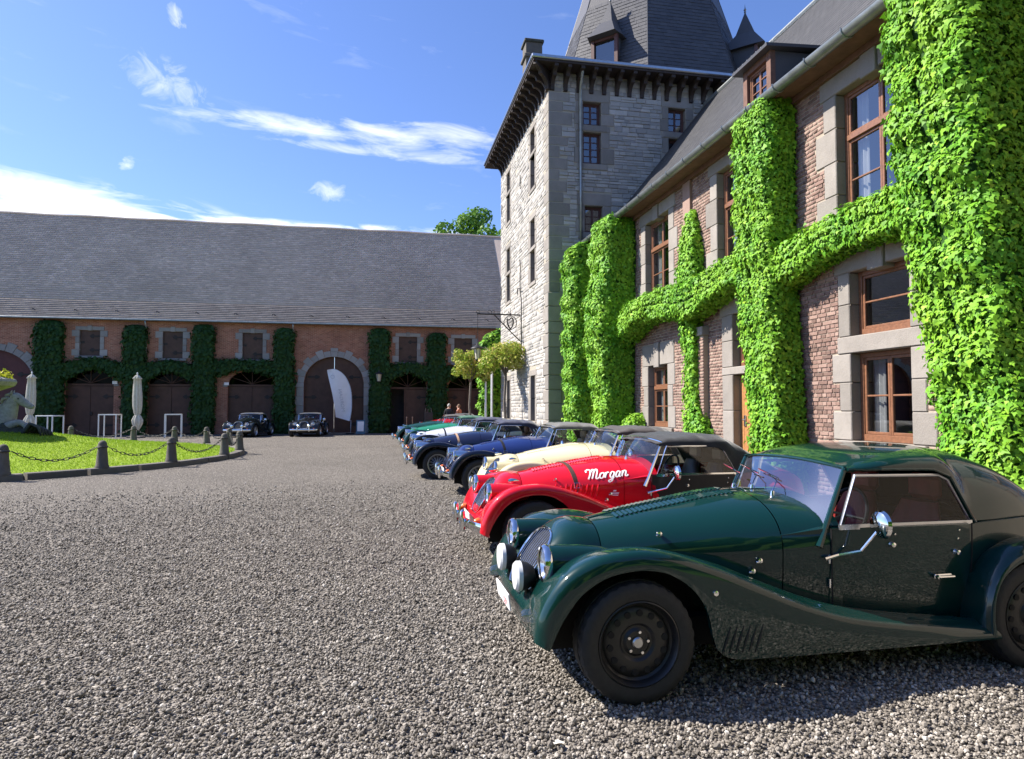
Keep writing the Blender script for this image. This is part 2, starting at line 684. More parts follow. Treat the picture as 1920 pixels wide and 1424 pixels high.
m_leaf('ivy_leaf', [(0, (.061, .206, .014)), (.35, (.102, .305, .019)), (.7, (.157, .403, .023)), (.93, (.218, .473, .030)), (1, (.340, .549, .041))], .17)
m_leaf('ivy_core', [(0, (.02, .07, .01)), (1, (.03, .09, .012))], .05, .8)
m_leaf('shaded_ivy_leaf', [(0, (.013, .045, .011)), (.5, (.019, .062, .014)), (1, (.031, .083, .015))], .2)  # ivy leaf again, its colour darkened for the shaded barn front
m_leaf('maple_leaf', [(0, (.186, .321, .037)), (.4, (.296, .429, .056)), (.7, (.459, .522, .086)), (.88, (.590, .508, .136)), (1, (.613, .402, .148))], .4)
m_leaf('tree_leaf', [(0, (.045, .135, .022)), (.5, (.075, .195, .030)), (1, (.135, .270, .045))], .3)
m_leaf('grass_blade', [(0, (.17, .28, .012)), (.5, (.24, .36, .016)), (1, (.33, .43, .04))], .35, .6)
m_leaf('flower_leaf', [(0, (.30, .34, .02)), (.6, (.5, .45, .03)), (1, (.6, .55, .05))], .3, .6)


def m_gravel_ground():
    t = NT('gravel_ground')
    p = t.pos()
    v = t.N('ShaderNodeTexVoronoi', feature='F1')
    v.inputs['Scale'].default_value = 40.0
    t.L(p, v.inputs['Vector'])
    sp = t.N('ShaderNodeSeparateColor')
    t.L(v.outputs['Color'], sp.inputs[0])
    col = t.ramp(sp.outputs[0], [(0, (.12, .105, .088)), (.4, (.20, .178, .152)), (.75, (.28, .25, .215)), (1, (.44, .40, .35))])
    big = t.noise(.35, 5, .6, p)
    mid = t.noise(5.0, 4, .7, p)
    col = t.mix(t.ramp(big, [(.35, .0), (.7, .30)]), col, (.072, .064, .055))
    col = t.mix(t.ramp(mid, [(.4, .0), (.75, .30)]), col, (.15, .14, .126))
    shade_speck = t.noise(30.0, 3, .8, p)  # dark specks paint the shadows between stones into the far gravel
    col = t.mix(t.ramp(shade_speck, [(.38, .75), (.52, .0)]), col, (.03, .027, .023))
    shade_speck2 = t.noise(9.0, 3, .8, p)  # coarser specks of the same painted shadow
    col = t.mix(t.ramp(shade_speck2, [(.36, .5), (.5, .0)]), col, (.05, .045, .038))
    b = t.bsdf(col, .85)
    b.inputs['Specular IOR Level'].default_value = .25
    h = t.math('ADD', t.math('MULTIPLY', v.outputs['Distance'], -1.0), t.math('MULTIPLY', mid, .6))
    t.L(t.bump(h, 1.0, .03), b.inputs['Normal'])
    t.done(b)


m_gravel_ground()


def m_gravel_stone():
    t = NT('gravel_stone')
    a = t.N('ShaderNodeAttribute', attribute_type='INSTANCER', attribute_name='tone')
    col = t.ramp(a.outputs['Fac'], [(0, (.12, .105, .088)), (.35, (.22, .195, .165)), (.7, (.31, .278, .238)), (.93, (.42, .38, .33)), (1, (.62, .58, .52))])
    big = t.noise(.9, 5, .65, t.pos())
    col = t.mix(t.ramp(big, [(.42, 0), (.75, .45)]), col, (.085, .077, .066))
    b = t.bsdf(col, .75)
    b.inputs['Specular IOR Level'].default_value = .3
    t.done(b)


m_gravel_stone()


def m_lawn():
    t = NT('lawn')
    p = t.pos()
    n = t.noise(26, 5, .7, p)
    n2 = t.noise(1.2, 4, .6, p)
    col = t.ramp(n, [(.3, (.14, .23, .012)), (.7, (.27, .39, .02))])
    col = t.mix(t.ramp(n2, [(.45, 0), (.75, .45)]), col, (.30, .38, .04))
    b = t.bsdf(col, .9)
    b.inputs['Specular IOR Level'].default_value = .15
    t.L(t.bump(n, .8, .03), b.inputs['Normal'])
    t.done(b)


m_lawn()


def m_barn_brick():
    t = NT('barn_brick')
    s = t.N('ShaderNodeSeparateXYZ')
    t.L(t.pos(), s.inputs[0])
    c = t.N('ShaderNodeCombineXYZ')
    t.L(t.math('ADD', s.outputs[0], t.math('MULTIPLY', s.outputs[1], 1.0)), c.inputs[0])
    t.L(s.outputs[2], c.inputs[1])
    br = t.N('ShaderNodeTexBrick')
    br.offset = .5
    br.inputs['Scale'].default_value = 1.0
    br.inputs['Brick Width'].default_value = .22
    br.inputs['Row Height'].default_value = .07
    br.inputs['Mortar Size'].default_value = .009
    br.inputs['Mortar Smooth'].default_value = .3
    br.inputs['Color1'].default_value = (.25, .095, .062, 1)
    br.inputs['Color2'].default_value = (.42, .175, .115, 1)
    br.inputs['Mortar'].default_value = (.44, .31, .23, 1)
    t.L(c.outputs[0], br.inputs['Vector'])
    n = t.noise(.9, 6, .65, t.pos())
    col = t.mix(t.ramp(n, [(.35, 0), (.75, .45)]), br.outputs['Color'], (.15, .060, .042))
    n3 = t.noise(2.7, 5, .7, t.pos())
    col = t.mix(t.ramp(n3, [(.52, 0), (.78, .4)]), col, (.52, .36, .28))
    b = t.bsdf(col, .9)
    b.inputs['Specular IOR Level'].default_value = .2
    t.L(t.bump(br.outputs['Fac'], -.5, .01), b.inputs['Normal'])
    t.done(b)


m_barn_brick()
# ---------------------------------------------------------------- ground
g = MB().poly([(-400, -250, 0), (400, -250, 0), (400, 500, 0), (-400, 500, 0)]).build('ground', MATS['gravel_ground'])
tag(g, 'grey gravel courtyard ground', None, kind='structure')


def gravel():
    """loose crushed stones round the camera: points carrying size, turn and tone, stones put on them by nodes"""
    n = 760000
    x = RNG.uniform(-11.5, 6.8, n)
    y = 1.9 + 16.0 * RNG.random(n) ** 1.5
    d = np.hypot(x, y)
    keep = (x > -.62 * y - 1.0) & (x < 1.05 * y + .8) & (RNG.random(n) < np.clip(1.16 - d / 13.0, .0, 1) ** 1.3)
    x, y, d = x[keep], y[keep], d[keep]
    m = len(x)
    # print('gravel stones', m)
    s = RNG.lognormal(math.log(.0075), .28, m).clip(.0045, .018)
    s = s * (1 + np.clip(d - 5, 0, 12) * .03)
    scl = np.c_[s * RNG.uniform(.85, 1.35, m), s * RNG.uniform(.7, 1.1, m), s * RNG.uniform(.6, 1.0, m)]
    rot = np.c_[RNG.normal(0, .6, m), RNG.normal(0, .6, m), RNG.uniform(0, 6.28, m)]
    me = bpy.data.meshes.new('gravel')
    me.vertices.add(m)
    me.vertices.foreach_set('co', np.c_[x, y, scl[:, 2] * RNG.uniform(.0, 2.0, m)].astype(np.float32).ravel())
    for nm, dt, arr in (('scl', 'FLOAT_VECTOR', scl), ('rot', 'FLOAT_VECTOR', rot)):
        a = me.attributes.new(nm, dt, 'POINT')
        a.data.foreach_set('vector', arr.astype(np.float32).ravel())
    a = me.attributes.new('tone', 'FLOAT', 'POINT')
    a.data.foreach_set('value', RNG.random(m).astype(np.float32))
    o = link('gravel', me)
    tag(o, 'loose grey crushed stones covering the courtyard', None, kind='stuff')
    ng = bpy.data.node_groups.new('gravel_stones', 'GeometryNodeTree')
    ng.interface.new_socket('Geometry', in_out='INPUT', socket_type='NodeSocketGeometry')
    ng.interface.new_socket('Geometry', in_out='OUTPUT', socket_type='NodeSocketGeometry')
    N, L = ng.nodes.new, ng.links.new
    gi, go = N('NodeGroupInput'), N('NodeGroupOutput')
    ico = N('GeometryNodeMeshIcoSphere')
    ico.inputs['Subdivisions'].default_value = 1
    ico.inputs['Radius'].default_value = 1.0
    sm = N('GeometryNodeSetMaterial')
    sm.inputs['Material'].default_value = MATS['gravel_stone']
    L(ico.outputs[0], sm.inputs[0])
    inst = N('GeometryNodeInstanceOnPoints')
    L(gi.outputs[0], inst.inputs['Points'])
    L(sm.outputs[0], inst.inputs['Instance'])
    for nm, sock in (('rot', 'Rotation'), ('scl', 'Scale')):
        na = N('GeometryNodeInputNamedAttribute')
        na.data_type = 'FLOAT_VECTOR'
        na.inputs['Name'].default_value = nm
        if sock == 'Rotation':
            e2r = N('FunctionNodeEulerToRotation')
            L(na.outputs[0], e2r.inputs[0])
            L(e2r.outputs[0], inst.inputs['Rotation'])
        else:
            L(na.outputs[0], inst.inputs[sock])
    L(inst.outputs[0], go.inputs[0])
    md = o.modifiers.new('stones', 'NODES')
    md.node_group = ng


gravel()

# ---------------------------------------------------------------- round lawn
LC = np.array([-13.1, 22.85])
LR = 8.62


def lawn_z(r):
    return pchip([0, 2.2, 4.5, 7.0, LR], [.86, .80, .50, .20, .10], np.clip(r, 0, LR))


mb = MB()
P = []
for r in np.linspace(0.0, LR, 22):
    P.append([(LC[0] + r * math.cos(a), LC[1] + r * math.sin(a), float(lawn_z(r)) + .03 * math.sin(a * 5 + r) * math.sin(r)) for a in np.linspace(0, 2 * math.pi, 73)])
mb.grid(P)
tag(mb.build('lawn', MATS['lawn'], None, True), 'round bright green lawn rising to a mound', kind='structure')

n = 95000
a = RNG.uniform(-math.pi, math.pi, n)
r = LR * np.sqrt(RNG.random(n)) * .995
keep = (np.cos(a + .55) > -.55)
a, r = a[keep], r[keep]
n = len(a)
bx, by = LC[0] + r * np.cos(a), LC[1] + r * np.sin(a)
bz = lawn_z(r) + .03 * np.sin(a * 5 + r) * np.sin(r) - .005
h = RNG.uniform(.025, .07, n)
t_ = RNG.uniform(0, 2 * math.pi, n)
w_ = RNG.uniform(.006, .012, n)
lean = RNG.normal(0, .03, (n, 2))
V = np.empty((n, 3, 3), np.float32)
V[:, 0] = np.c_[bx - w_ * np.cos(t_), by - w_ * np.sin(t_), bz]
V[:, 1] = np.c_[bx + w_ * np.cos(t_), by + w_ * np.sin(t_), bz]
V[:, 2] = np.c_[bx + lean[:, 0], by + lean[:, 1], bz + h]
me = big_mesh('grass', V.reshape(-1, 3), np.arange(3 * n).reshape(-1, 3), MATS['grass_blade'])
tag(link('grass', me), 'short mown grass blades on the round lawn', kind='stuff')

# stone kerb round the lawn, stone by stone
kerb = thing('kerb', 'low grey stone kerb ring round the green lawn', 'kerb', (LC[0], LC[1], 0))
NK = 44
for i in range(NK):
    a0, a1 = 2 * math.pi * i / NK + .004, 2 * math.pi * (i + 1) / NK - .004
    mb = MB()
    P = []
    for q in np.linspace(a0, a1, 5):
        c, s = math.cos(q), math.sin(q)
        dz = .006 * math.sin(i * 7.3)
        P.append([(rr * c, rr * s, z) for rr, z in ((LR - .06, .0), (LR - .06, .125 + dz), (LR - .04, .14 + dz), (LR + .17, .135 + dz), (LR + .19, .115 + dz), (LR + .20, -.02))])
    mb.grid(P)
    mb.add([P[0][k] for k in range(6)], [tuple(range(6))])
    mb.add([P[-1][k] for k in range(6)], [tuple(range(5, -1, -1))])
    mb.build('kerb_stone', MATS['kerb_stone'], kerb)

# bollards with chains
bol_px = [(-10.2, 14.55), (-7.69, 16.05), (-6.05, 17.25), (-5.01, 19.0), (-4.55, 21.7), (-4.50, 23.85), (-5.36, 26.9), (-6.5, 28.7), (-8.1, 30.05), (-10.0, 31.0), (-12.6, 31.6), (-15.2, 31.4)]
bm_ = MB()
bm_.lathe([(.0, 0), (.17, 0), (.17, .06), (.155, .08), (.115, .50), (.112, .55), (.13, .56), (.13, .60), (.112, .615), (.108, .66), (.09, .71), (.055, .745), (.0, .76)], 20)
bol_me = bm_.mesh('stone_bollard', MATS['bollard_stone'], True, 40)
eye = MB()
eye.tube([(.13 * math.cos(a), .13 * math.sin(a), .575) for a in np.linspace(0, 2 * math.pi, 21)[:-1]], .012, 6, closed=True)
eye_me = eye.mesh('iron_band', MATS['iron'], True)
ORD = ['cut off by the left edge of the picture', 'at the left edge', 'second from the left along the near kerb', 'third from the left along the near kerb', 'fourth from the left along the near kerb',
       'at the rightmost point of the lawn', 'first beyond the rightmost one on the far side', 'in front of the dark roadster on the far side',
       'in front of the right white frame', 'in front of the closed parasol', 'half sunk behind the lawn mound', 'hidden far behind the mound']
bols = []
for i, (x, y) in enumerate(bol_px):
    v = np.array([x, y]) - LC
    v = v / np.linalg.norm(v) * (LR + .05)
    if i in (0, 11):
        continue
    b = link('stone_bollard', bol_me, None, (LC[0] + v[0], LC[1] + v[1], .125), (0, 0, random.random()))
    b.scale = (.88, .88, .86)
    tag(b, 'grey domed stone bollard ' + ORD[i], 'bollard', 'stone bollards round the lawn')
    band = link('iron_band', eye_me, b)
    bols.append(Vector((LC[0] + v[0], LC[1] + v[1], .125 + .49)))
lk = MB()
pts = []
for t in np.linspace(0, 2 * math.pi, 15)[:-1]:
    pts.append((.042 * math.cos(t) + (.03 if math.cos(t) > 0 else -.03), .026 * math.sin(t), 0))
lk.tube(pts, .0085, 5, closed=True)
link_me = lk.mesh('chain_link', MATS['iron'], True)
CH = ['at the left edge', 'between the two nearest whole bollards', 'third from the left', 'fourth from the left', 'round the right end of the lawn', 'on the far right side', 'in front of the dark roadster',
      'in front of the white frames', 'behind the mound']
for i in range(len(bols) - 1):
    p, q = bols[i], bols[i + 1]
    d = q - p
    ln = d.length
    u = d / ln
    p, q = p + u * .15, q - u * .15
    ln -= .3
    n = int(ln / .105)
    ch = thing('chain', 'sagging black iron chain slung between bollards, ' + CH[i], 'chain', tuple((p + q) / 2), 0, 'chains between the bollards')
    sag = .10 + .085 * ln
    def at(t): return p.lerp(q, t) - Vector((0, 0, sag * 4 * t * (1 - t)))
    for k in range(n):
        t = (k + .5) / n
        tan = (at(min(1, t + .02)) - at(max(0, t - .02))).normalized()
        m = tan.to_track_quat('X', 'Z').to_matrix().to_4x4() @ Matrix.Rotation(math.pi / 2 * (k % 2) + .3, 4, 'X')
        o = link('chain_link', link_me, ch)
        o.matrix_local = Matrix.Translation(at(t) - (p + q) / 2) @ m
# ---------------------------------------------------------------- wall tools
def strip_wall(fn, a0, a1, z0, z1, holes, step=None):
    """flat wall with openings. fn(a, z) -> point; holes: (a0, a1, bottom(a), top(a)) with numbers or functions"""
    val = lambda f, a: f(a) if callable(f) else f
    cuts = {a0, a1}
    for h in holes:
        if h[1] <= a0 or h[0] >= a1:
            continue
        cuts |= {max(h[0], a0), min(h[1], a1)}
        if callable(h[3]):
            cuts |= set(np.linspace(h[0], h[1], 25))
    cuts = sorted(c for c in cuts if a0 <= c <= a1)
    mb = MB()
    for l, r in zip(cuts[:-1], cuts[1:]):
        if r - l < 1e-6:
            continue
        m = (l + r) / 2
        act = sorted([h for h in holes if h[0] < m < h[1]], key=lambda h: val(h[2], m))
        lo = (z0, z0)
        for h in act:
            b = (val(h[2], l), val(h[2], r))
            if max(b[0] - lo[0], b[1] - lo[1]) > 1e-4:
                mb.add([fn(l, lo[0]), fn(r, lo[1]), fn(r, b[1]), fn(l, b[0])], [(0, 1, 2, 3)])
            lo = (val(h[3], l), val(h[3], r))
        if max(z1 - lo[0], z1 - lo[1]) > 1e-4:
            mb.add([fn(l, lo[0]), fn(r, lo[1]), fn(r, z1), fn(l, z1)], [(0, 1, 2, 3)])
    return mb


def free_spans(a0, a1, z, rects):
    """parts of [a0, a1] at height z not covered by rects (a0, a1, z0, z1)"""
    bl = sorted((r[0], r[1]) for r in rects if r[2] - .012 < z < r[3] + .012)
    out, cur = [], a0
    for l, r in bl:
        if l > cur:
            out.append((cur, min(l, a1)))
        cur = max(cur, r)
        if cur >= a1:
            break
    if cur < a1:
        out.append((cur, a1))
    return [(l, r) for l, r in out if r - l > .03]


def unit_block(name, mat, seed, jit=.03, ch=.06):
    """a worn block, 1 x 1 x 1, its face at -y; shared by many pieces"""
    rg = np.random.default_rng(seed)
    mb = MB()
    f = [(-.5 + ch * .5, -.5, -.5 + ch), (.5 - ch * .5, -.5, -.5 + ch), (.5 - ch * .5, -.5, .5 - ch), (-.5 + ch * .5, -.5, .5 - ch)]
    b = [(-.5, -.2, -.5), (.5, -.2, -.5), (.5, -.2, .5), (-.5, -.2, .5)]
    k = [(-.5, .5, -.5), (.5, .5, -.5), (.5, .5, .5), (-.5, .5, .5)]
    v = [tuple(np.array(p) + rg.uniform(-jit, jit, 3) * (1, .5, 1)) for p in f + b] + k
    fs = [(0, 1, 2, 3)]
    for i in range(4):
        j = (i + 1) % 4
        fs += [(i, i + 4, j + 4, j), (i + 4, i + 8, j + 8, j + 4)]
    mb.add(v, fs)
    return mb.mesh(name, MATS[mat])


def blocks_mesh(name, items, fn, nrm, mat, ch=.008, jit=.004):
    """many worn blocks as one mesh. items rows: a0, a1, z0, z1, proud; fn(a, z, d) -> xyz arrays, d outwards"""
    it = np.asarray(items, float)
    n = len(it)
    A0, A1, Z0, Z1, D = it.T
    c = np.minimum(ch, (Z1 - Z0) * .2)
    J = lambda: RNG.uniform(-jit, jit, n)
    cols = []
    for (sa, sz) in ((0, 0), (1, 0), (1, 1), (0, 1)):
        a = np.where(sa, A1 - c, A0 + c) + J()
        z = np.where(sz, Z1 - c, Z0 + c) + J()
        cols.append(fn(a, z, D + J() * .7))
    for (sa, sz) in ((0, 0), (1, 0), (1, 1), (0, 1)):
        a = np.where(sa, A1, A0) + J() * .5
        z = np.where(sz, Z1, Z0) + J() * .5
        cols.append(fn(a, z, D * .35 - .004))
    for (sa, sz) in ((0, 0), (1, 0), (1, 1), (0, 1)):
        cols.append(fn(np.where(sa, A1, A0), np.where(sz, Z1, Z0), D * 0 - .012))
    V = np.stack(cols, 1).reshape(-1, 3)
    base = np.array([[0, 1, 2, 3]] + [[i, i + 4, (i + 1) % 4 + 4, (i + 1) % 4] for i in range(4)] + [[i + 4, i + 8, (i + 1) % 4 + 8, (i + 1) % 4 + 4] for i in range(4)])
    F = (np.arange(n)[:, None, None] * 12 + base[None]).reshape(-1, 4)
    return big_mesh(name, V, F, MATS[mat])


# ---------------------------------------------------------------- brick house on the right (wall plane X = 7, facing -X)
HX = 7.0
house = thing('brick_house', 'long two storey brick house with stone window surrounds, slate roof and ivy', 'house', (HX, 9.0, 0))
HO = Vector((HX, 9.0, 0))


def hp(a, z, d=0.0):
    """house wall point relative to the house origin: a = world Y, d = out from the wall"""
    return (-d, a - HO.y, z)


def hpn(a, z, d):
    return np.stack([-d, a - HO.y, z], 1)


H_OPEN = [  # a0, a1, z0, z1
    (7.72, 9.23, 4.33, 6.44), (7.83, 9.0, 1.05, 2.36), (7.83, 9.0, 2.62, 3.59),
    (11.52, 13.02, 4.33, 6.5), (11.28, 12.46, 0.05, 2.20), (11.28, 12.46, 2.36, 3.42),
    (15.45, 16.92, 4.33, 6.42), (15.58, 16.80, 1.05, 2.62),
    (3.4, 4.9, 4.33, 6.44), (3.5, 4.8, 1.05, 3.5),
]
H_BLOCK = []      # rectangles taken by stone


def stone_piece(name, a0, a1, z0, z1, d0, d1, mat='blue_stone', parent=None, ch=.012):
    mb = MB()
    mb.box(((-(d0 + d1) / 2), (a0 + a1) / 2 - HO.y, (z0 + z1) / 2), (abs(d1 - d0), a1 - a0 - .006, z1 - z0 - .006), ch=ch)
    H_BLOCK.append((a0, a1, z0, z1))
    return mb.build(name, MATS[mat], parent or house)


def surround(a0, a1, z0, z1, jamb=.30, ear=.20, lintel=.40, key=True, top=True, sill=True, n=4, lbot=None):
    zs = np.linspace(z0, z1, n + 1)
    for s in (0, 1):
        for i in range(n):
            e = ear if (i % 3 == (2 if n > 2 else 0)) or i == 0 else 0
            if s:
                stone_piece('jamb_stone', a1, a1 + jamb + e, zs[i], zs[i + 1], -.34, .022)
            else:
                stone_piece('jamb_stone', a0 - jamb - e, a0, zs[i], zs[i + 1], -.34, .022)
    if top:
        m = (a0 + a1) / 2
        if key:
            stone_piece('lintel_stone', a0 - jamb - .08, m - .16, z1, z1 + lintel, -.34, .024)
            stone_piece('lintel_stone', m + .16, a1 + jamb + .08, z1, z1 + lintel, -.34, .024)
            stone_piece('keystone', m - .16, m + .16, z1 - .06, z1 + lintel + .03, -.30, .06)
        else:
            stone_piece('lintel_stone', a0 - jamb - .08, a1 + jamb + .08, z1, z1 + lintel, -.34, .024)
    if sill:
        stone_piece('sill_stone', a0 - jamb, a1 + jamb, z0 - .16, z0, -.34, .06)


surround(7.72, 9.23, 4.33, 6.44)
surround(7.83, 9.0, 1.05, 2.36, .26, .16, top=False, n=3)
stone_piece('transom_stone', 7.55, 9.28, 2.36, 2.62, -.34, .035)
surround(7.83, 9.0, 2.62, 3.59, .26, .0, .46, key=True, sill=False, n=2)
surround(11.52, 13.02, 4.33, 6.5)
surround(11.28, 12.46, .05, 2.2, .42, .0, top=False, sill=False, n=3)
stone_piece('transom_stone', 10.9, 12.88, 2.20, 2.36, -.34, .03)
surround(11.28, 12.46, 2.36, 3.42, .42, .0, .40, sill=False, n=2)
surround(15.45, 16.92, 4.33, 6.42)
surround(15.58, 16.80, 1.05, 2.62, .30, .12, .55, n=3)
surround(3.4, 4.9, 4.33, 6.44)
surround(3.5, 4.8, 1.05, 3.5)

wall = strip_wall(lambda a, z: hp(a, z), -4.0, 21.9, 0.0, 6.95, H_OPEN).build('wall', MATS['mortar'], house)
# bricks, course by course
rects = [(r[0] + .0, r[1], r[2], r[3]) for r in H_BLOCK] + [(o[0], o[1], o[2], o[3]) for o in H_OPEN]
items = []
row = 0
z = .02
while z < 6.88:
    zc = z + .0285
    stretch = row % 2 == 0
    for l, r_ in free_spans(3.0, 21.85, zc, rects):
        L_ = .222 if stretch else .112
        start = math.floor(l / L_) * L_ + (.056 if not stretch else (.111 if (row // 2) % 2 else 0))
        a = start - L_
        while a < r_:
            b0, b1 = max(a + .006, l + .006), min(a + L_ - .006, r_ - .006)
            if b1 - b0 > .03:
                items.append((b0, b1, z + .005, z + .0605, RNG.uniform(.004, .013)))
            a += L_
    z += .0675
    row += 1
items = np.array(items)
# the bricks that show largest are pieces of their own, the rest one mesh
ac = (items[:, 0] + items[:, 1]) / 2
zc = (items[:, 2] + items[:, 3]) / 2
dist = np.sqrt(49 + ac ** 2 + (zc - 1.55) ** 2)
vis = (((ac > 9.2) & (ac < 10.25)) | ((ac > 11.5) & (ac < 14.3))) & (zc > 1.1) & (zc < 6.7) & ((items[:, 1] - items[:, 0]) > .08)
score = np.where(vis, 1 / dist, 0)
order = np.argsort(-score)
pick = order[:290]
rest = np.setdiff1d(np.arange(len(items)), pick)
o = link('brick_field', blocks_mesh('brick_field', items[rest], hpn, None, 'brick_red', .004, .003), wall)
tag(o, kind='stuff')
bricks = [unit_block('brick', 'brick_red', 40 + k, .02, .05) for k in range(5)]
rotb = Euler((0, 0, -math.pi / 2))
for i in pick:
    a0, a1, z0, z1, d = items[i]
    o = link('brick', bricks[i % 5], wall, hp((a0 + a1) / 2, (z0 + z1) / 2, d / 2 - .004), rotb)
    o.scale = (a1 - a0, d + .02, z1 - z0)

# brick pilaster and its stone cap
mb = MB()
mb.box((-.06, 13.70 - HO.y, 1.55), (.13, .42, 3.1))
pil = mb.build('pilaster', MATS['mortar'], house)
it = []
z = .02
k = 0
while z < 3.05:
    for (l, r_) in (((13.49, 13.70), (13.71, 13.91)) if k % 2 else ((13.49, 13.595), (13.605, 13.80), (13.81, 13.91))):
        it.append((l, r_, z + .005, z + .06, .008))
    z += .0675
    k += 1
o = link('brick_field', blocks_mesh('brick_field', it, lambda a, z, d: np.stack([-.125 - d, a - HO.y, z], 1), None, 'brick_red', .004, .003), pil)
tag(o, kind='stuff')
stone_piece('pilaster_cap', 13.45, 13.95, 3.1, 3.3, -.05, .17)
for zc_ in (4.2, 5.4, 6.4):
    pass
mb = MB()
mb.box((-.035, 14.35 - HO.y, 5.3), (.07, .36, 2.9))
mb.build('upper_pilaster', MATS['brick_red'], house)


def wood_window(parent, a0, a1, z0, z1, d=-.17, fr=.07, cols=2, bars=1, transom=None, mat='oak_window', fn=hp, curtain=True, rm=.3, deep=1.3):
    """timber frame with sashes, bars and panes set back in the opening; a dark room with curtains behind it"""
    mb = MB()
    def bar(pa0, pa1, pz0, pz1, dd0, dd1):
        c = fn((pa0 + pa1) / 2, (pz0 + pz1) / 2, (dd0 + dd1) / 2)
        p = np.array(fn(pa1, pz1, dd1)) - np.array(fn(pa0, pz0, dd0))
        mb.box(c, tuple(np.maximum(np.abs(p), .004)), ch=.006)
    bar(a0, a0 + fr, z0, z1, d - .04, d + .03)
    bar(a1 - fr, a1, z0, z1, d - .04, d + .03)
    bar(a0 + fr, a1 - fr, z1 - fr, z1, d - .04, d + .03)
    bar(a0 + fr, a1 - fr, z0, z0 + fr * 1.4, d - .04, d + .035)
    win = mb.build('window', MATS[mat], parent)
    inner = (a0 + fr, a1 - fr, z0 + fr * 1.4, z1 - fr)
    zones = [(inner[2], inner[3])]
    if transom:
        mb = MB()
        bar(inner[0], inner[1], transom - .045, transom + .045, d - .03, d + .05)
        mb.build('transom', MATS[mat], win)
        zones = [(inner[2], transom - .045), (transom + .045, inner[3])]
    for zi, (q0, q1) in enumerate(zones):
        W = (inner[1] - inner[0]) / cols
        for c in range(cols):
            s0, s1 = inner[0] + c * W, inner[0] + (c + 1) * W
            mb = MB()
            sf = fr * .62
            bar(s0, s0 + sf, q0, q1, d - .03, d + .012)
            bar(s1 - sf, s1, q0, q1, d - .03, d + .012)
            bar(s0 + sf, s1 - sf, q0, q0 + sf, d - .03, d + .012)
            bar(s0 + sf, s1 - sf, q1 - sf, q1, d - .03, d + .012)
            nb = bars if (zi == 0) else 0
            for k in range(nb):
                zz = q0 + (q1 - q0) * (k + 1) / (nb + 1)
                bar(s0 + sf, s1 - sf, zz - .014, zz + .014, d - .025, d + .008)
            mb.build('sash', MATS[mat], win)
            for k in range(nb + 1):
                p0 = q0 + (q1 - q0) * k / (nb + 1) + (.014 if k else sf)
                p1 = q0 + (q1 - q0) * (k + 1) / (nb + 1) - (.014 if k < nb else sf)
                g = MB()
                g.add([fn(s0 + sf, p0, d - .012), fn(s1 - sf, p0, d - .012), fn(s1 - sf, p1, d - .012), fn(s0 + sf, p1, d - .012)], [(0, 1, 2, 3)])
                g.build('pane', MATS['window_glass'], win)
    # dark room behind
    mb = MB()
    b = d - deep
    P = [fn(a0 - rm, z0 - rm, b), fn(a1 + rm, z0 - rm, b), fn(a1 + rm, z1 + rm, b), fn(a0 - rm, z1 + rm, b)]
    Q = [fn(a0 - rm, z0 - rm, d - .1), fn(a1 + rm, z0 - rm, d - .1), fn(a1 + rm, z1 + rm, d - .1), fn(a0 - rm, z1 + rm, d - .1)]
    mb.add(P + Q, [(0, 1, 2, 3), (0, 4, 5, 1), (1, 5, 6, 2), (2, 6, 7, 3), (3, 7, 4, 0)])
    mb.build('room', MATS['room_dark'], win)
    if curtain:
        for s in (0, 1):
            mb = MB()
            c0 = a0 + fr if s == 0 else a1 - fr - .26
            Pp = []
            for q in np.linspace(0, .26, 14):
                dd = d - .14 + .025 * math.sin(q * 70)
                Pp.append([fn(c0 + q, z0 + .02, dd), fn(c0 + q, z1 - .02, dd)])
            mb.grid(Pp)
            mb.build('curtain', MATS['curtain'], win, True)
    return win


wood_window(house, 7.72, 9.23, 4.33, 6.44, transom=5.72)
wood_window(house, 7.83, 9.0, 1.05, 2.36)
wood_window(house, 7.83, 9.0, 2.62, 3.59, cols=1, bars=1, curtain=False)
wood_window(house, 11.52, 13.02, 4.33, 6.5, transom=5.76)
wood_window(house, 11.28, 12.46, 2.36, 3.42, cols=2, bars=0, curtain=False)
wood_window(house, 15.45, 16.92, 4.33, 6.42, transom=5.7)
wood_window(house, 15.58, 16.80, 1.05, 2.62, transom=2.05)
wood_window(house, 3.4, 4.9, 4.33, 6.44, transom=5.72)
wood_window(house, 3.5, 4.8, 1.05, 3.5, transom=2.7)
# plank door
dr = MB().box((.19, 11.87 - HO.y, 1.12), (.05, 1.16, 2.14)).build('door', MATS['oak_door'], house)
for k in range(8):
    MB().box((.158, 11.34 + k * .146 + .04 - HO.y, 1.12), (.022, .138, 2.10), ch=.006).build('plank', MATS['oak_door'], dr)
MB().box((.135, 12.28 - HO.y, 1.28), (.02, .07, .22), ch=.006).build('lock_plate', MATS['steel_grey'], dr)
MB().tube([(.12, 12.28 - HO.y, 1.30), (.08, 12.28 - HO.y, 1.30), (.08, 12.16 - HO.y, 1.30)], .012, 8).build('handle', MATS['steel_grey'], dr)

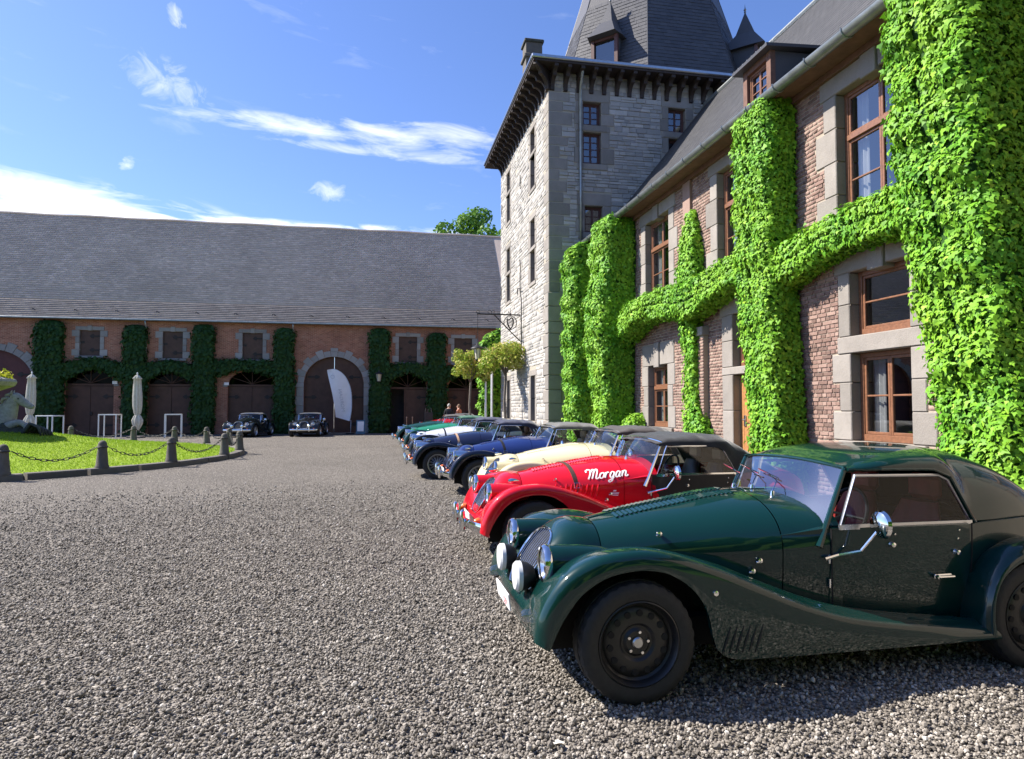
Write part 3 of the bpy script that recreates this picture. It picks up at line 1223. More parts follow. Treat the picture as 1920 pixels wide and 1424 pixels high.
# roof: profile (X, z) from the gutter to the ridge, laid with slates
ROOF = [(6.52, 6.93), (7.4, 7.60), (8.2, 8.36), (11.3, 12.25)]
mb = MB()
mb.grid([[(x - HX, yy - HO.y, zz) for yy in (-4.3, 21.88)] for x, zz in ROOF] + [[(16.0 - HX, yy - HO.y, 6.95) for yy in (-4.3, 21.88)]])
mb.add([(x - HX, -4.0 - HO.y, zz) for x, zz in ROOF] + [(16.0 - HX, -4.0 - HO.y, 6.95), (16 - HX, -4 - HO.y, 0), (0, -4 - HO.y, 0)], [tuple(range(7))])
roof = mb.build('roof', MATS['slate'], house)
SL = np.array(ROOF)
seg = np.r_[0, np.cumsum(np.hypot(*np.diff(SL, axis=0).T))]


def roof_pt(t):
    return np.interp(t, seg, SL[:, 0]), np.interp(t, seg, SL[:, 1])


def slate_rows(fn_pt, total, a0, a1, row_h, width, lift, origin, axis_fn, keep=None, jit=.003):
    """rows of lapped slates; returns one mesh's V, F. fn_pt(t)->(u, z); axis_fn(u, a, z)->xyz"""
    V, F = [], []
    n = 0
    t = 0.0
    k = 0
    while t < total - row_h * .5:
        u0, z0 = fn_pt(t)
        u1, z1 = fn_pt(min(t + row_h * 1.15, total))
        du, dz = u1 - u0, z1 - z0
        l = math.hypot(du, dz)
        nu, nz = -dz / l, du / l
        a = a0 - (width / 2 if k % 2 else 0)
        m = int((a1 - a0) / width) + 2
        aa = a + np.arange(m) * width
        aa = aa[(aa > a0 - width) & (aa < a1)]
        m = len(aa)
        lf = lift * RNG.uniform(.88, 1.2, m)
        g = .004
        L0 = np.clip(aa + g, a0, a1)
        R0 = np.clip(aa + width - g, a0, a1)
        sk = RNG.uniform(-jit, jit, m)
        def pt(av, s, h):
            return axis_fn(u0 + du * s + nu * h, av, z0 + dz * s + nz * h)
        cols = [pt(L0, 0 + sk, lf), pt(R0, 0 - sk, lf), pt(R0, 1.0, lf * .15), pt(L0, 1.0, lf * .15), pt(L0, 0 + sk, lf * 0 + .001), pt(R0, 0 - sk, lf * 0 + .001)]
        V.append(np.stack(cols, 1).reshape(-1, 3))
        base = np.array([[0, 1, 2, 3], [4, 5, 1, 0], [4, 0, 3, 3], [5, 2, 1, 1]])[:2]
        F.append((n + np.arange(m)[:, None, None] * 6 + base[None]).reshape(-1, 4))
        n += m * 6
        t += row_h
        k += 1
    return np.concatenate(V), np.concatenate(F)


V, F = slate_rows(roof_pt, seg[-1], -4.2, 21.86, .17, .26, .012, None,
                  lambda u, a, z: np.stack([np.broadcast_to(u - HX, a.shape) + 0 * a, a - HO.y, np.broadcast_to(z, a.shape) + 0 * a], 1))
o = link('roof_slates', big_mesh('roof_slates', V, F, MATS['slate']), roof)
tag(o, kind='stuff')
# ridge tiles
mb = MB()
mb.tube([(11.3 - HX, yy - HO.y, 12.27) for yy in np.linspace(-4.3, 21.8, 30)], .09, 8)
mb.build('ridge', MATS['zinc'], roof)
# gutter: half round on brackets, with its eaves board
mb = MB()
P = []
for yy in (-4.3, 21.7):
    P.append([(6.50 + .105 * math.cos(t) - HX, yy - HO.y, 6.90 + .105 * math.sin(t)) for t in np.linspace(math.pi, 2 * math.pi, 9)] +
             [(6.50 + .098 * math.cos(t) - HX, yy - HO.y, 6.902 + .098 * math.sin(t)) for t in np.linspace(2 * math.pi, math.pi, 9)])
mb.grid(P, wrap=True)
gut = mb.build('gutter', MATS['zinc'], house, True, 40)
for yy in np.arange(-3.6, 21.6, .85):
    MB().tube([(6.50 + .113 * math.cos(t) - HX, yy - HO.y, 6.90 + .113 * math.sin(t)) for t in np.linspace(math.pi * .95, 2.05 * math.pi, 9)], .012, 5).build('gutter_bracket', MATS['zinc'], gut)
MB().box((-.22, 8.8 - HO.y, 6.86), (.46, 26.0, .05)).build('soffit', MATS['soffit_brown'], house)  # brown colour carries the tone of shaded brick under the gutter
MB().box((-.04, 8.8 - HO.y, 6.78), (.10, 26.0, .10)).build('eaves_board', MATS['soffit_brown'], house)

# dormer
dm = MB()
y0, y1, zb, zt, xf = 11.18, 12.12, 7.30, 8.2, 7.18
def rp(x, y, z): return (x - HX, y - HO.y, z)
dorm = dm.box(rp(xf + .05, (y0 + y1) / 2, zb + .02), (.3, y1 - y0 - .02, .05)).build('dormer', MATS['slate'], house)
for y in (y0, y1):
    MB().poly([rp(xf, y, zb), rp(xf, y, zt), rp(8.04, y, zt), rp(xf + .12, y, 7.45)]).build('dormer_cheek', MATS['slate'], dorm)
mb = MB()
for y in (y0 + .06, y1 - .06):
    mb.box(rp(xf - .02, y, (zb + zt) / 2), (.1, .14, zt - zb))
mb.box(rp(xf - .02, (y0 + y1) / 2, zt - .06), (.1, y1 - y0 - .28, .12))
mb.box(rp(xf - .04, (y0 + y1) / 2, zb + .05), (.14, y1 - y0, .1))
mb.build('dormer_front', MATS['soffit_brown'], dorm)
mb = MB()
mb.box(rp(7.52, (y0 + y1) / 2, zt + .05), (1.15, y1 - y0 + .30, .06), rot=(0, R(-3), 0))
rfd = mb.build('dormer_roof', MATS['slate'], dorm)
mb = MB()
for yy in np.arange(y0 - .1, y1 + .15, .16):
    mb.box(rp(7.52, yy, zt + .088), (1.14, .02, .018), rot=(0, R(-3), 0))
tag(mb.build('roof_battens', MATS['zinc'], dorm), kind='stuff')
wd_ = wood_window(house, y0 + .13, y1 - .13, zb + .12, zt - .12, d=-(xf - HX) - .02, fr=.05, cols=2, bars=2, curtain=False, deep=.5, rm=.01)
wd_.name = 'dormer_window'
# ---------------------------------------------------------------- stone tower
TX0, TX1, TY0, TY1, TZ = 5.6, 16.4, 21.9, 30.9, 12.95
tower = thing('stone_tower', 'tall grey rubble stone tower with octagonal slate spire and timber eaves', 'tower', (TX0, TY0, 0))
TO = Vector((TX0, TY0, 0))


def tf(a, z, d=0.0):     # front face, a = world X
    return (a - TO.x, TY0 - d - TO.y, z)


def tl(a, z, d=0.0):     # left face, a = world Y
    return (TX0 - d - TO.x, a - TO.y, z)


tfn = lambda a, z, d: np.stack([a - TO.x, TY0 - d - TO.y, z], 1)
tln = lambda a, z, d: np.stack([TX0 - d - TO.x, a - TO.y, z], 1)
F_WIN = [(6.81, 7.46, 11.22, 12.03), (6.81, 7.46, 9.88, 10.98), (9.94, 10.58, 11.22, 12.08), (6.86, 7.50, 7.50, 8.42), (9.94, 10.58, 9.88, 10.98)]
L_WIN = [(y - .36, y + .36, z0, z1) for y in (24.3, 29.05) for z0, z1 in ((11.08, 11.93), (9.72, 10.92), (7.52, 8.53), (6.2, 7.37), (1.05, 2.70))]
strip_wall(lambda a, z: tf(a, z), TX0, TX1, 0, TZ, [(w[0], w[1], w[2], w[3]) for w in F_WIN]).build('front_wall', MATS['tower_mortar'], tower)
lw = strip_wall(lambda a, z: tl(a, z), TY0, TY1, 0, TZ, [(w[0], w[1], w[2], w[3]) for w in L_WIN])
lw.build('side_wall', MATS['tower_mortar'], tower)
MB().add([(TX1 - TO.x, 0, 0), (TX1 - TO.x, TY1 - TO.y, 0), (TX1 - TO.x, TY1 - TO.y, TZ), (TX1 - TO.x, 0, TZ), (0, TY1 - TO.y, 0), (0, TY1 - TO.y, TZ)],
         [(0, 1, 2, 3), (1, 4, 5, 2)]).build('back_wall', MATS['tower_mortar'], tower)
fw_ = [c for c in tower.children if c.name.startswith('front_wall')][0]
sw_ = [c for c in tower.children if c.name.startswith('side_wall')][0]
fblk, lblk = [], []


def t_stone(name, face, a0, a1, z0, z1, d0, d1, parent):
    mb = MB()
    fn = tf if face == 'f' else tl
    c = fn((a0 + a1) / 2, (z0 + z1) / 2, (d0 + d1) / 2)
    s = (a1 - a0 - .012, d1 - d0, z1 - z0 - .012) if face == 'f' else (d1 - d0, a1 - a0 - .012, z1 - z0 - .012)
    mb.box(c, s, ch=.015)
    (fblk if face == 'f' else lblk).append((a0, a1, z0, z1))
    return mb.build(name, MATS['blue_stone'], parent)


def t_surround(face, w, parent, jb=.22, sill=.2, lint=.42):
    a0, a1, z0, z1 = w
    n = 2
    zs = np.linspace(z0, z1, n + 1)
    for i in range(n):
        e = .25 if i % 2 == 0 else .08
        t_stone('jamb_stone', face, a0 - jb - e * .4, a0, zs[i], zs[i + 1], -.3, .018, parent)
        t_stone('jamb_stone', face, a1, a1 + jb + e, zs[i], zs[i + 1], -.3, .018, parent)
    t_stone('lintel_stone', face, a0 - jb - .05, a1 + jb + .1, z1, z1 + lint, -.3, .02, parent)
    t_stone('sill_stone', face, a0 - jb, a1 + jb, z0 - sill, z0, -.3, .035, parent)


for i, w in enumerate(F_WIN):
    t_surround('f', w, fw_, lint=.42 if w[2] > 11 or w[2] < 9 else .24, sill=.22)
for i, w in enumerate(L_WIN):
    t_surround('l', w, sw_, jb=.16, lint=.14 if w[2] in (9.72, 6.2) else .24, sill=.16)
# quoins up the corner
z = 0.0
k = 0
while z < 12.4:
    h = RNG.uniform(.30, .46) if z > 5 else RNG.uniform(.38, .58)
    h = min(h, 12.42 - z)
    la, lb = (.72, .40) if k % 2 == 0 else (.42, .70)
    la *= RNG.uniform(.85, 1.25)
    pr = .012 if z > 5.0 else .05
    mb = MB()
    mb.box(((la - pr) / 2, (lb - pr) / 2, z + h / 2), (la + pr, lb + pr, h - .012), ch=.018)
    mb.build('quoin', MATS['blue_stone'], fw_)
    fblk.append((TX0 - .2, TX0 + la, z, z + h))
    lblk.append((TY0 - .2, TY0 + lb, z, z + h))
    z += h
    k += 1


def rubble(a0, a1, z0, z1, blocks, hr, lr):
    out = []
    z = z0
    while z < z1 - .03:
        h = min(RNG.uniform(*hr), z1 - z)
        for l, r_ in free_spans(a0, a1, z + h / 2, [(b[0], b[1], b[2] - h * .42, b[3] + h * .42) for b in blocks]):
            a = l
            while a < r_ - .02:
                w = RNG.uniform(*lr) * (1.25 if h > .17 else 1)
                if r_ - (a + w) < .1:
                    w = r_ - a
                if h > .15 and RNG.random() < .28:        # two thin stones, one on the other
                    s = RNG.uniform(.4, .6)
                    out.append((a + .007, a + w - .007, z + .006, z + h * s - .005, RNG.uniform(.008, .034)))
                    out.append((a + .007, a + w - .007, z + h * s + .005, z + h - .006, RNG.uniform(.008, .034)))
                else:
                    out.append((a + .007, a + w - .007, z + .006, z + h - .006, RNG.uniform(.008, .036)))
                a += w
        z += h
    return np.array(out)


wf = [(w[0], w[1], w[2], w[3]) for w in F_WIN]
wl = [(w[0], w[1], w[2], w[3]) for w in L_WIN]
fs = rubble(TX0, 13.4, 4.0, 12.9, fblk + wf, (.09, .21), (.16, .46))
ls = rubble(TY0, TY1, 0.0, 12.9, lblk + wl, (.09, .23), (.18, .55))
cx = (fs[:, 0] + fs[:, 1]) / 2
cz = (fs[:, 2] + fs[:, 3]) / 2
area = (fs[:, 1] - fs[:, 0]) * (fs[:, 3] - fs[:, 2])
vis = (cz > 6.5) & (cx < 6.6 + (cz - 6.5) * .85) & (cz < 12.4)
order = np.argsort(-np.where(vis, area, 0))
pick = order[:290]
rest = np.setdiff1d(np.arange(len(fs)), pick)
tag(link('rubble_field', blocks_mesh('rubble_field', fs[rest], tfn, None, 'rubble', .014, .011), fw_), kind='stuff')
ls[:, 4] *= .6
tag(link('rubble_field', blocks_mesh('rubble_field', ls, tln, None, 'rubble', .014, .011), sw_), kind='stuff')
stones = [unit_block('stone', 'rubble', 70 + k, .045, .09) for k in range(7)]
for i in pick:
    a0, a1, z0, z1, d = fs[i]
    o = link('stone', stones[i % 7], fw_, tf((a0 + a1) / 2, (z0 + z1) / 2, d / 2 - .004))
    o.scale = (a1 - a0, d + .02, z1 - z0)

# windows
for w in F_WIN:
    wood_window(tower, w[0], w[1], w[2], w[3], d=-.2, fr=.055, cols=2, bars=2 if w[3] - w[2] < 1 else 3, mat='tower_frame', fn=tf, curtain=False, deep=.9)
for w in L_WIN:
    wood_window(tower, w[0], w[1], w[2], w[3], d=-.2, fr=.055, cols=1, bars=2, mat='tower_frame', fn=tl, curtain=False, deep=.9)
# iron wall ties
for (y, z, s) in ((26.3, 10.6, 1), (30.4, 10.6, 1), (26.3, 6.8, 2.2), (30.5, 6.8, 1)):
    MB().tube([tl(y - .05, z - .3 * s, .06), tl(y + .03, z - .15 * s, .06), tl(y, z, .06), tl(y - .03, z + .15 * s, .06), tl(y + .06, z + .3 * s, .06)], .02, 6).build('wall_tie', MATS['iron'], tower)

# eaves: soffit, brackets, gutter
OV = .68
E0x, E1x, E0y, E1y = TX0 - OV, TX1 + OV, TY0 - OV, TY1 + OV
mb = MB()
mb.box(((E0x + E1x) / 2 - TO.x, (E0y + E1y) / 2 - TO.y, 13.0), (E1x - E0x, E1y - E0y, .10))
sof = mb.build('soffit', MATS['dark_timber'], tower)
br = MB()
prof = [(0, 0), (OV - .03, 0), (OV - .03, -.10)]
for t in np.linspace(0, math.pi / 2, 7):
    prof.append((OV - .08 - .20 * math.sin(t) , -.12 - .16 * (1 - math.cos(t))))
for t in np.linspace(0, math.pi / 2, 6):
    prof.append((OV - .30 - .30 * math.sin(t), -.30 - .34 * (1 - math.cos(t))))
prof += [(0, -.66)]
br.poly([(p[0], -.065, p[1]) for p in prof], (0, .13, 0))
br_me = br.mesh('eaves_bracket', MATS['dark_timber'])
for x in np.arange(TX0 + .12, 13.6, .46):
    link('eaves_bracket', br_me, tower, (x - TO.x, 0, 12.95), (0, 0, -math.pi / 2))
for y in np.arange(TY0 + .12, TY1, .50):
    link('eaves_bracket', br_me, tower, (0, y - TO.y, 12.95), (0, 0, math.pi))
link('eaves_bracket', br_me, tower, (0, 0, 12.95), (0, 0, -math.pi * .75)).scale = (1.35, 1, 1)
mb = MB()
pts = [(E0x - TO.x, E1y - TO.y, 13.09), (E0x - TO.x, E0y - TO.y, 13.09), (E1x - TO.x, E0y - TO.y, 13.09)]
for p, q in zip(pts[:-1], pts[1:]):
    d = Vector(q) - Vector(p)
    mb.box(tuple((Vector(p) + Vector(q)) / 2), (.13 if abs(d.x) < .1 else abs(d.x) + .13, .13 if abs(d.y) < .1 else abs(d.y) - .13, .13), ch=.03)
mb.build('gutter', MATS['steel_grey'], tower)
dp = [(6.66, -.55, 13.0), (6.66, -.5, 12.85), (6.68, -.2, 12.45), (6.70, -.09, 12.3), (6.70, -.09, 9.0), (6.70, -.09, 7.2)]
MB().tube([(p[0] - TO.x, p[1], p[2]) for p in dp], .05, 8).build('downpipe', MATS['zinc'], tower, True)

# spire: flared skirt from the eaves to an octagon, then a steep octagonal roof
SC = np.array([11.6, 27.7])


def octa(a, z):
    r = a / math.cos(math.pi / 8)
    return [(SC[0] + r * math.cos(math.pi / 8 + k * math.pi / 4) - TO.x, SC[1] + r * math.sin(math.pi / 8 + k * math.pi / 4) - TO.y, z) for k in range(8)]


SP = [(4.95, 13.32), (4.62, 13.55), (4.36, 14.0), (3.55, 16.8), (2.5, 20.4), (.1, 27.5)]
mb = MB()
mb.grid([octa(a, z) for a, z in SP], wrap=True)
# skirt
o8 = octa(4.95, 13.32)
sq = [(E1x, E0y + 3), (E1x, E1y - 3), (E1x - 3, E1y), (E0x + 3, E1y), (E0x, E1y - 3), (E0x, E0y + 3), (E0x + 3, E0y), (E1x - 3, E0y)]
s8 = [(SC[0] + 0, 0)] and [(x - TO.x, y - TO.y, 13.14) for x, y in [(E1x, E0y + 3.4), (E1x, E1y - 3.4), (E1x - 3, E1y), (E0x + 3.4, E1y), (E0x, E1y - 3.4), (E0x, E0y + 3.4), (E0x + 3.4, E0y), (E1x - 3, E0y)]]
o8 = [o8[7], o8[0], o8[1], o8[2], o8[3], o8[4], o8[5], o8[6]]
for i in range(8):
    j = (i + 1) % 8
    mb.add([s8[i], s8[j], o8[j], o8[i]], [(0, 1, 2, 3)])
for i, c in ((2, (E1x, E1y)), (4, (E0x, E1y)), (6, (E0x, E0y)), (0, (E1x, E0y))):
    a_, b_ = s8[i - 1], s8[i]
    mb.add([a_, (c[0] - TO.x, c[1] - TO.y, 13.14), b_], [(0, 1, 2)])
spire = mb.build('spire', MATS['slate'], tower)
# slates of the three facets in view
sl_me = [unit_block('slate', 'slate', 90 + k, .02, .02) for k in range(4)]
allV, allF, nv, single = [], [], 0, 0
for fk in range(8):
    ang = fk * math.pi / 4
    nx, ny = math.cos(ang), math.sin(ang)
    # facets seen from the courtyard face -x, -y or between
    if nx - .3 * 0 > .75 or ny > .75:
        continue
    for (a0, z0), (a1, z1) in zip(SP[1:-2], SP[2:-1]):
        ln = math.hypot(a0 - a1, z1 - z0)
        rows = int(ln / .165)
        for rr in range(rows):
            t0 = rr / rows
            aa = a0 + (a1 - a0) * t0
            zz = z0 + (z1 - z0) * t0
            if zz > 18:
                break
            hw = aa * math.tan(math.pi / 8)
            sx, sz = (a1 - a0) / ln, (z1 - z0) / ln           # up-slope direction
            on, oz = sz, -sx                                 # outward normal (radial, z)
            wdt = .27
            x = -hw - (wdt / 2 if rr % 2 else 0)
            while x < hw - .01:
                l, r_ = max(x, -hw) + .003, min(x + wdt, hw) - .003
                x += wdt
                if r_ - l < .03:
                    continue
                lf = RNG.uniform(.010, .022)
                def pt(tv, s, h):
                    rad = aa + sx * s + on * h
                    return (SC[0] + nx * rad - ny * tv - TO.x, SC[1] + ny * rad + nx * tv - TO.y, zz + sz * s + oz * h)
                vv = [pt(l, 0, lf), pt(r_, 0, lf), pt(r_, .19, .003), pt(l, .19, .003), pt(l, 0, 0), pt(r_, 0, 0)]
                ff = [(0, 1, 2, 3), (4, 5, 1, 0)]
                if single < 290 and zz < 16.3 and fk in (5, 6) and r_ - l > .2:
                    MB().add(vv, ff + [(4, 0, 3), (5, 2, 1)]).build('slate', MATS['slate'], spire)
                    single += 1
                else:
                    allV += vv
                    allF += [tuple(i + nv for i in f) for f in ff]
                    nv += 6
mb = MB()
mb.add(allV, allF)
tag(mb.build('slate_field', MATS['slate'], spire), kind='stuff')
# hips
for k in range(8):
    P_ = [Vector(octa(a, z)[k]) for a, z in SP]
    MB().tube(P_, .022, 5).build('hip', MATS['slate'], spire)


def spire_dormer(ang, a_front, z0, z1, w):
    nx, ny = math.cos(ang), math.sin(ang)
    def q(r, t, z): return (SC[0] + nx * r - ny * t - TO.x, SC[1] + ny * r + nx * t - TO.y, z)
    mb = MB()
    back = a_front - 1.1
    for s in (-1, 1):
        mb.add([q(a_front, s * w / 2, z0), q(a_front, s * w / 2, z1), q(back, s * w / 2, z1), q(back, s * w / 2, z0)], [(0, 1, 2, 3)])
    mb.add([q(a_front - .06, -w / 2, z0 - .12), q(a_front - .06, w / 2, z0 - .12), q(a_front - .06, w / 2, z0), q(a_front - .06, -w / 2, z0)], [(0, 1, 2, 3)])
    d = mb.build('spire_dormer', MATS['slate'], tower)
    fr = MB()
    for s in (-1, 1):
        fr.add(*bar_q(q, a_front - .02, a_front + .09, s * w / 2 - .07, s * w / 2 + .07, z0, z1))
    fr.add(*bar_q(q, a_front - .02, a_front + .06, -w / 2, w / 2, z1 - .1, z1))
    fr.build('dormer_frame', MATS['tower_frame'], d)
    sl = MB()
    sl.add(*bar_q(q, a_front - .05, a_front + .12, -w / 2 - .06, w / 2 + .06, z0 - .1, z0))
    sl.build('dormer_sill', MATS['zinc'], d)
    g = MB()
    g.add([q(a_front, -w / 2 + .07, z0), q(a_front, w / 2 - .07, z0), q(a_front, w / 2 - .07, z1 - .1), q(a_front, -w / 2 + .07, z1 - .1)], [(0, 1, 2, 3)])
    g.build('pane', MATS['window_glass'], d)
    g = MB()
    g.add([q(a_front - .3, -w / 2 + .02, z0), q(a_front - .3, w / 2 - .02, z0), q(a_front - .3, w / 2 - .02, z1), q(a_front - .3, -w / 2 + .02, z1)], [(0, 1, 2, 3)])
    g.build('room', MATS['room_dark'], d)
    rf = MB()
    e = .2
    eav = [q(a_front + .38, -w / 2 - e * .4, z1 + .02), q(a_front + .38, w / 2 + e * .4, z1 + .02), q(a_front - .1, w / 2 + e, z1 - .02), q(back - .2, w / 2 + e, z1 - .02), q(back - .2, -w / 2 - e, z1 - .02), q(a_front - .1, -w / 2 - e, z1 - .02)]
    mid = [tuple(np.array(p) * .42 + np.array(q(a_front - .45, 0, z1 + .55)) * .58) for p in eav]
    mid = [(m_[0], m_[1], z1 + .72) for m_ in mid]
    top = q(a_front - .5, 0, z1 + 1.75)
    n = len(eav)
    rf.add(eav + mid + [top], [(i, (i + 1) % n, (i + 1) % n + n, i + n) for i in range(n)] + [(i + n, (i + 1) % n + n, 2 * n) for i in range(n)] + [tuple(range(n - 1, -1, -1))])
    rf.build('dormer_roof', MATS['slate'], d)
    fn_ = MB()
    fn_.lathe([(.03, 0), (.05, .03), (.03, .08), (.06, .13), (.02, .2), (.0, .4)], 10, 'z', (top[0], top[1], top[2] - .05))
    fn_.build('finial', MATS['zinc'], d)


def bar_q(q, r0, r1, t0, t1, z0, z1):
    v = [q(r, t, z) for r in (r0, r1) for t in (t0, t1) for z in (z0, z1)]
    return v, [(0, 1, 3, 2), (4, 6, 7, 5), (0, 4, 5, 1), (2, 3, 7, 6), (0, 2, 6, 4), (1, 5, 7, 3)]


for ang, af in ((R(225), 4.26), (R(315), 4.75), (R(135), 4.6)):
    spire_dormer(ang, af, 14.75, 15.95, 1.0)

# chimney at the left eaves
ch = MB()
ch.box((6.35 - TO.x, 27.6 - TO.y, 14.85), (.70, .70, 4.2))
chm = ch.build('chimney', MATS['bollard_stone'], tower)
MB().box((6.35 - TO.x, 27.6 - TO.y, 16.35), (.86, .86, .16), ch=.03).build('chimney_band', MATS['bollard_stone'], chm)
MB().box((6.35 - TO.x, 27.6 - TO.y, 17.0), (.84, .84, .14), ch=.03).build('chimney_cap', MATS['statue_dark'], chm)
# ---------------------------------------------------------------- long brick barn across the courtyard (wall plane Y = 41.5, facing -Y)
BY = 41.5
B0, B1, BZ = -37.0, 13.0, 6.55
barn = thing('brick_barn', 'long brick barn with arched doors, shuttered windows and huge slate roof', 'barn', (-4.0, BY, 0))
BO = Vector((-4.0, BY, 0))


def bp(a, z, d=0.0):
    return (a - BO.x, -d, z)


def arch(c, hw, spring, rise=None):
    rise = hw if rise is None else rise
    return lambda a: spring + rise * math.sqrt(max(0.0, 1 - ((a - c) / hw) ** 2))


BIG = [(-2.56, 1.72, 3.0, 1.55), (-20.6, 2.05, 2.95, 1.75)]                  # centre, half width, spring, rise
SMALL = [(-15.75, 1.25, 2.85, .85), (-11.55, 1.22, 2.85, .80), (-7.2, 1.30, 2.85, .82), (1.78, 1.15, 2.75, .85), (5.35, 1.15, 2.7, .85), (-24.9, 1.25, 2.85, .85), (-29.0, 1.25, 2.85, .85)]
BW = [(-16.29, -15.26, 4.42, 5.84), (-12.01, -10.96, 4.33, 5.86), (-7.73, -6.62, 4.32, 5.87), (1.23, 2.32, 4.28, 5.83), (4.6, 5.69, 4.28, 5.8), (-25.4, -24.3, 4.35, 5.85), (-29.5, -28.4, 4.35, 5.85)]
holes = [(c - h, c + h, 0.0, arch(c, h, s, r)) for c, h, s, r in BIG + SMALL] + [(w[0], w[1], w[2], w[3]) for w in BW]
bw = strip_wall(lambda a, z: bp(a, z), B0, B1, 0, BZ, holes).build('wall', MATS['barn_brick'], barn)
MB().add([(B0 - BO.x, 0, 0), (B0 - BO.x, 12, 0), (B0 - BO.x, 12, BZ), (B0 - BO.x, 6.0, 13.75), (B0 - BO.x, 0, BZ)], [(0, 1, 2, 3, 4)]).build('gable', MATS['barn_brick'], barn)
MB().add([(B1 - BO.x, 0, 0), (B1 - BO.x, 12, 0), (B1 - BO.x, 12, BZ), (B1 - BO.x, 6.0, 13.75), (B1 - BO.x, 0, BZ)], [(0, 1, 2, 3, 4)]).build('gable', MATS['barn_brick'], barn)
MB().box((0 - BO.x - 12, -.03, .15), (50, .05, .3)).build('plinth', MATS['barn_stone'], barn) if False else None


# reveals: the wall's thickness inside every opening
for k, (c, h, s, r_) in enumerate(BIG + SMALL):
    pts = [(c - h, 0.0), (c - h, s)] + [(c - h * math.cos(t), s + r_ * math.sin(t)) for t in np.linspace(0, math.pi, 21)] + [(c + h, 0.0)]
    MB().grid([[bp(a, z, .0), bp(a, z, -.45)] for a, z in pts]).build('reveal', MATS['barn_brick'], bw)


def bblock(name, a0, a1, z0, z1, d0=-.3, d1=.03, mat='barn_stone', parent=None, g=.012):
    mb = MB()
    mb.box(bp((a0 + a1) / 2, (z0 + z1) / 2, (d0 + d1) / 2), (a1 - a0 - g, d1 - d0, z1 - z0 - g), ch=.012)
    return mb.build(name, MATS[mat], parent or barn)


def strap_hinge(a, z, s, ln, d, parent):
    """dark wrought strap with a spear end"""
    mb = MB()
    pr = [(0, -.05), (ln * .55, -.04), (ln * .62, -.13), (ln * .8, -.10), (ln, 0), (ln * .8, .10), (ln * .62, .13), (ln * .55, .04), (0, .05)]
    mb.poly([bp(a + s * p[0], z + p[1], d) for p in pr], (0, -.02, 0))
    return mb.build('strap_hinge', MATS['hinge_iron'], parent)


def voussoirs(c, hw, spring, rise, n, wd, tooth, parent):
    for k in range(n):
        t0, t1 = math.pi * k / n + .006, math.pi * (k + 1) / n - .006
        out = wd + (tooth if k % 2 else 0)
        P = []
        for t in np.linspace(t0, t1, 4):
            P.append((t, 0))
        f = [bp(c - (hw) * math.cos(t), spring + (rise) * math.sin(t), .045) for t in np.linspace(t0, t1, 4)]
        b = [bp(c - (hw + out) * math.cos(t), spring + (rise + out) * math.sin(t), .045) for t in np.linspace(t0, t1, 4)]
        mb = MB()
        mb.poly(f + b[::-1], (0, .34, 0))
        mb.build('voussoir', MATS['barn_stone'], parent)


def arch_panel(c, hw, z0, spring, rise, d, half=0):
    """door leaf polygon; half -1 / +1 for the two leaves"""
    l, r_ = (c - hw, c + hw) if not half else ((c - hw, c - .012) if half < 0 else (c + .012, c + hw))
    pts = [bp(l, z0, d), bp(r_, z0, d)]
    for a in np.linspace(r_, l, 17):
        pts.append(bp(a, spring + rise * math.sqrt(max(0, 1 - ((a - c) / hw) ** 2)), d))
    return pts


for i, (c, h, s, r_) in enumerate(BIG):
    st = bblock('arch_keystone', c - .22, c + .22, s + r_ + .30, s + r_ + .52, -.2, .06)
    voussoirs(c, h, s, r_, 15, .34, .16, st)
    for sd in (-1, 1):
        zz = [0, .55, 1.1, 1.65, 2.2, 2.72]
        for k in range(5):
            w = .50 if k % 2 else .42
            a = c + sd * h
            bblock('jamb_stone', min(a, a + sd * w), max(a, a + sd * w), zz[k], zz[k + 1], -.3, .045)
        a = c + sd * h
        bblock('impost_stone', min(a, a + sd * .52), max(a, a + sd * .52), 2.72, s, -.3, .07)
    mat = 'barn_door' if i == 0 else 'barn_door_red'
    for half in (-1, 1):
        lf = MB().poly(arch_panel(c, h, .04, s, r_, -.22, half), (0, .07, 0)).build('door_leaf', MATS[mat], barn)
        for z in (.55, 2.15, 3.35):
            strap_hinge(c + half * (h - .02 if z < 3 else h - .2), z, -half, .72, -.205, lf)
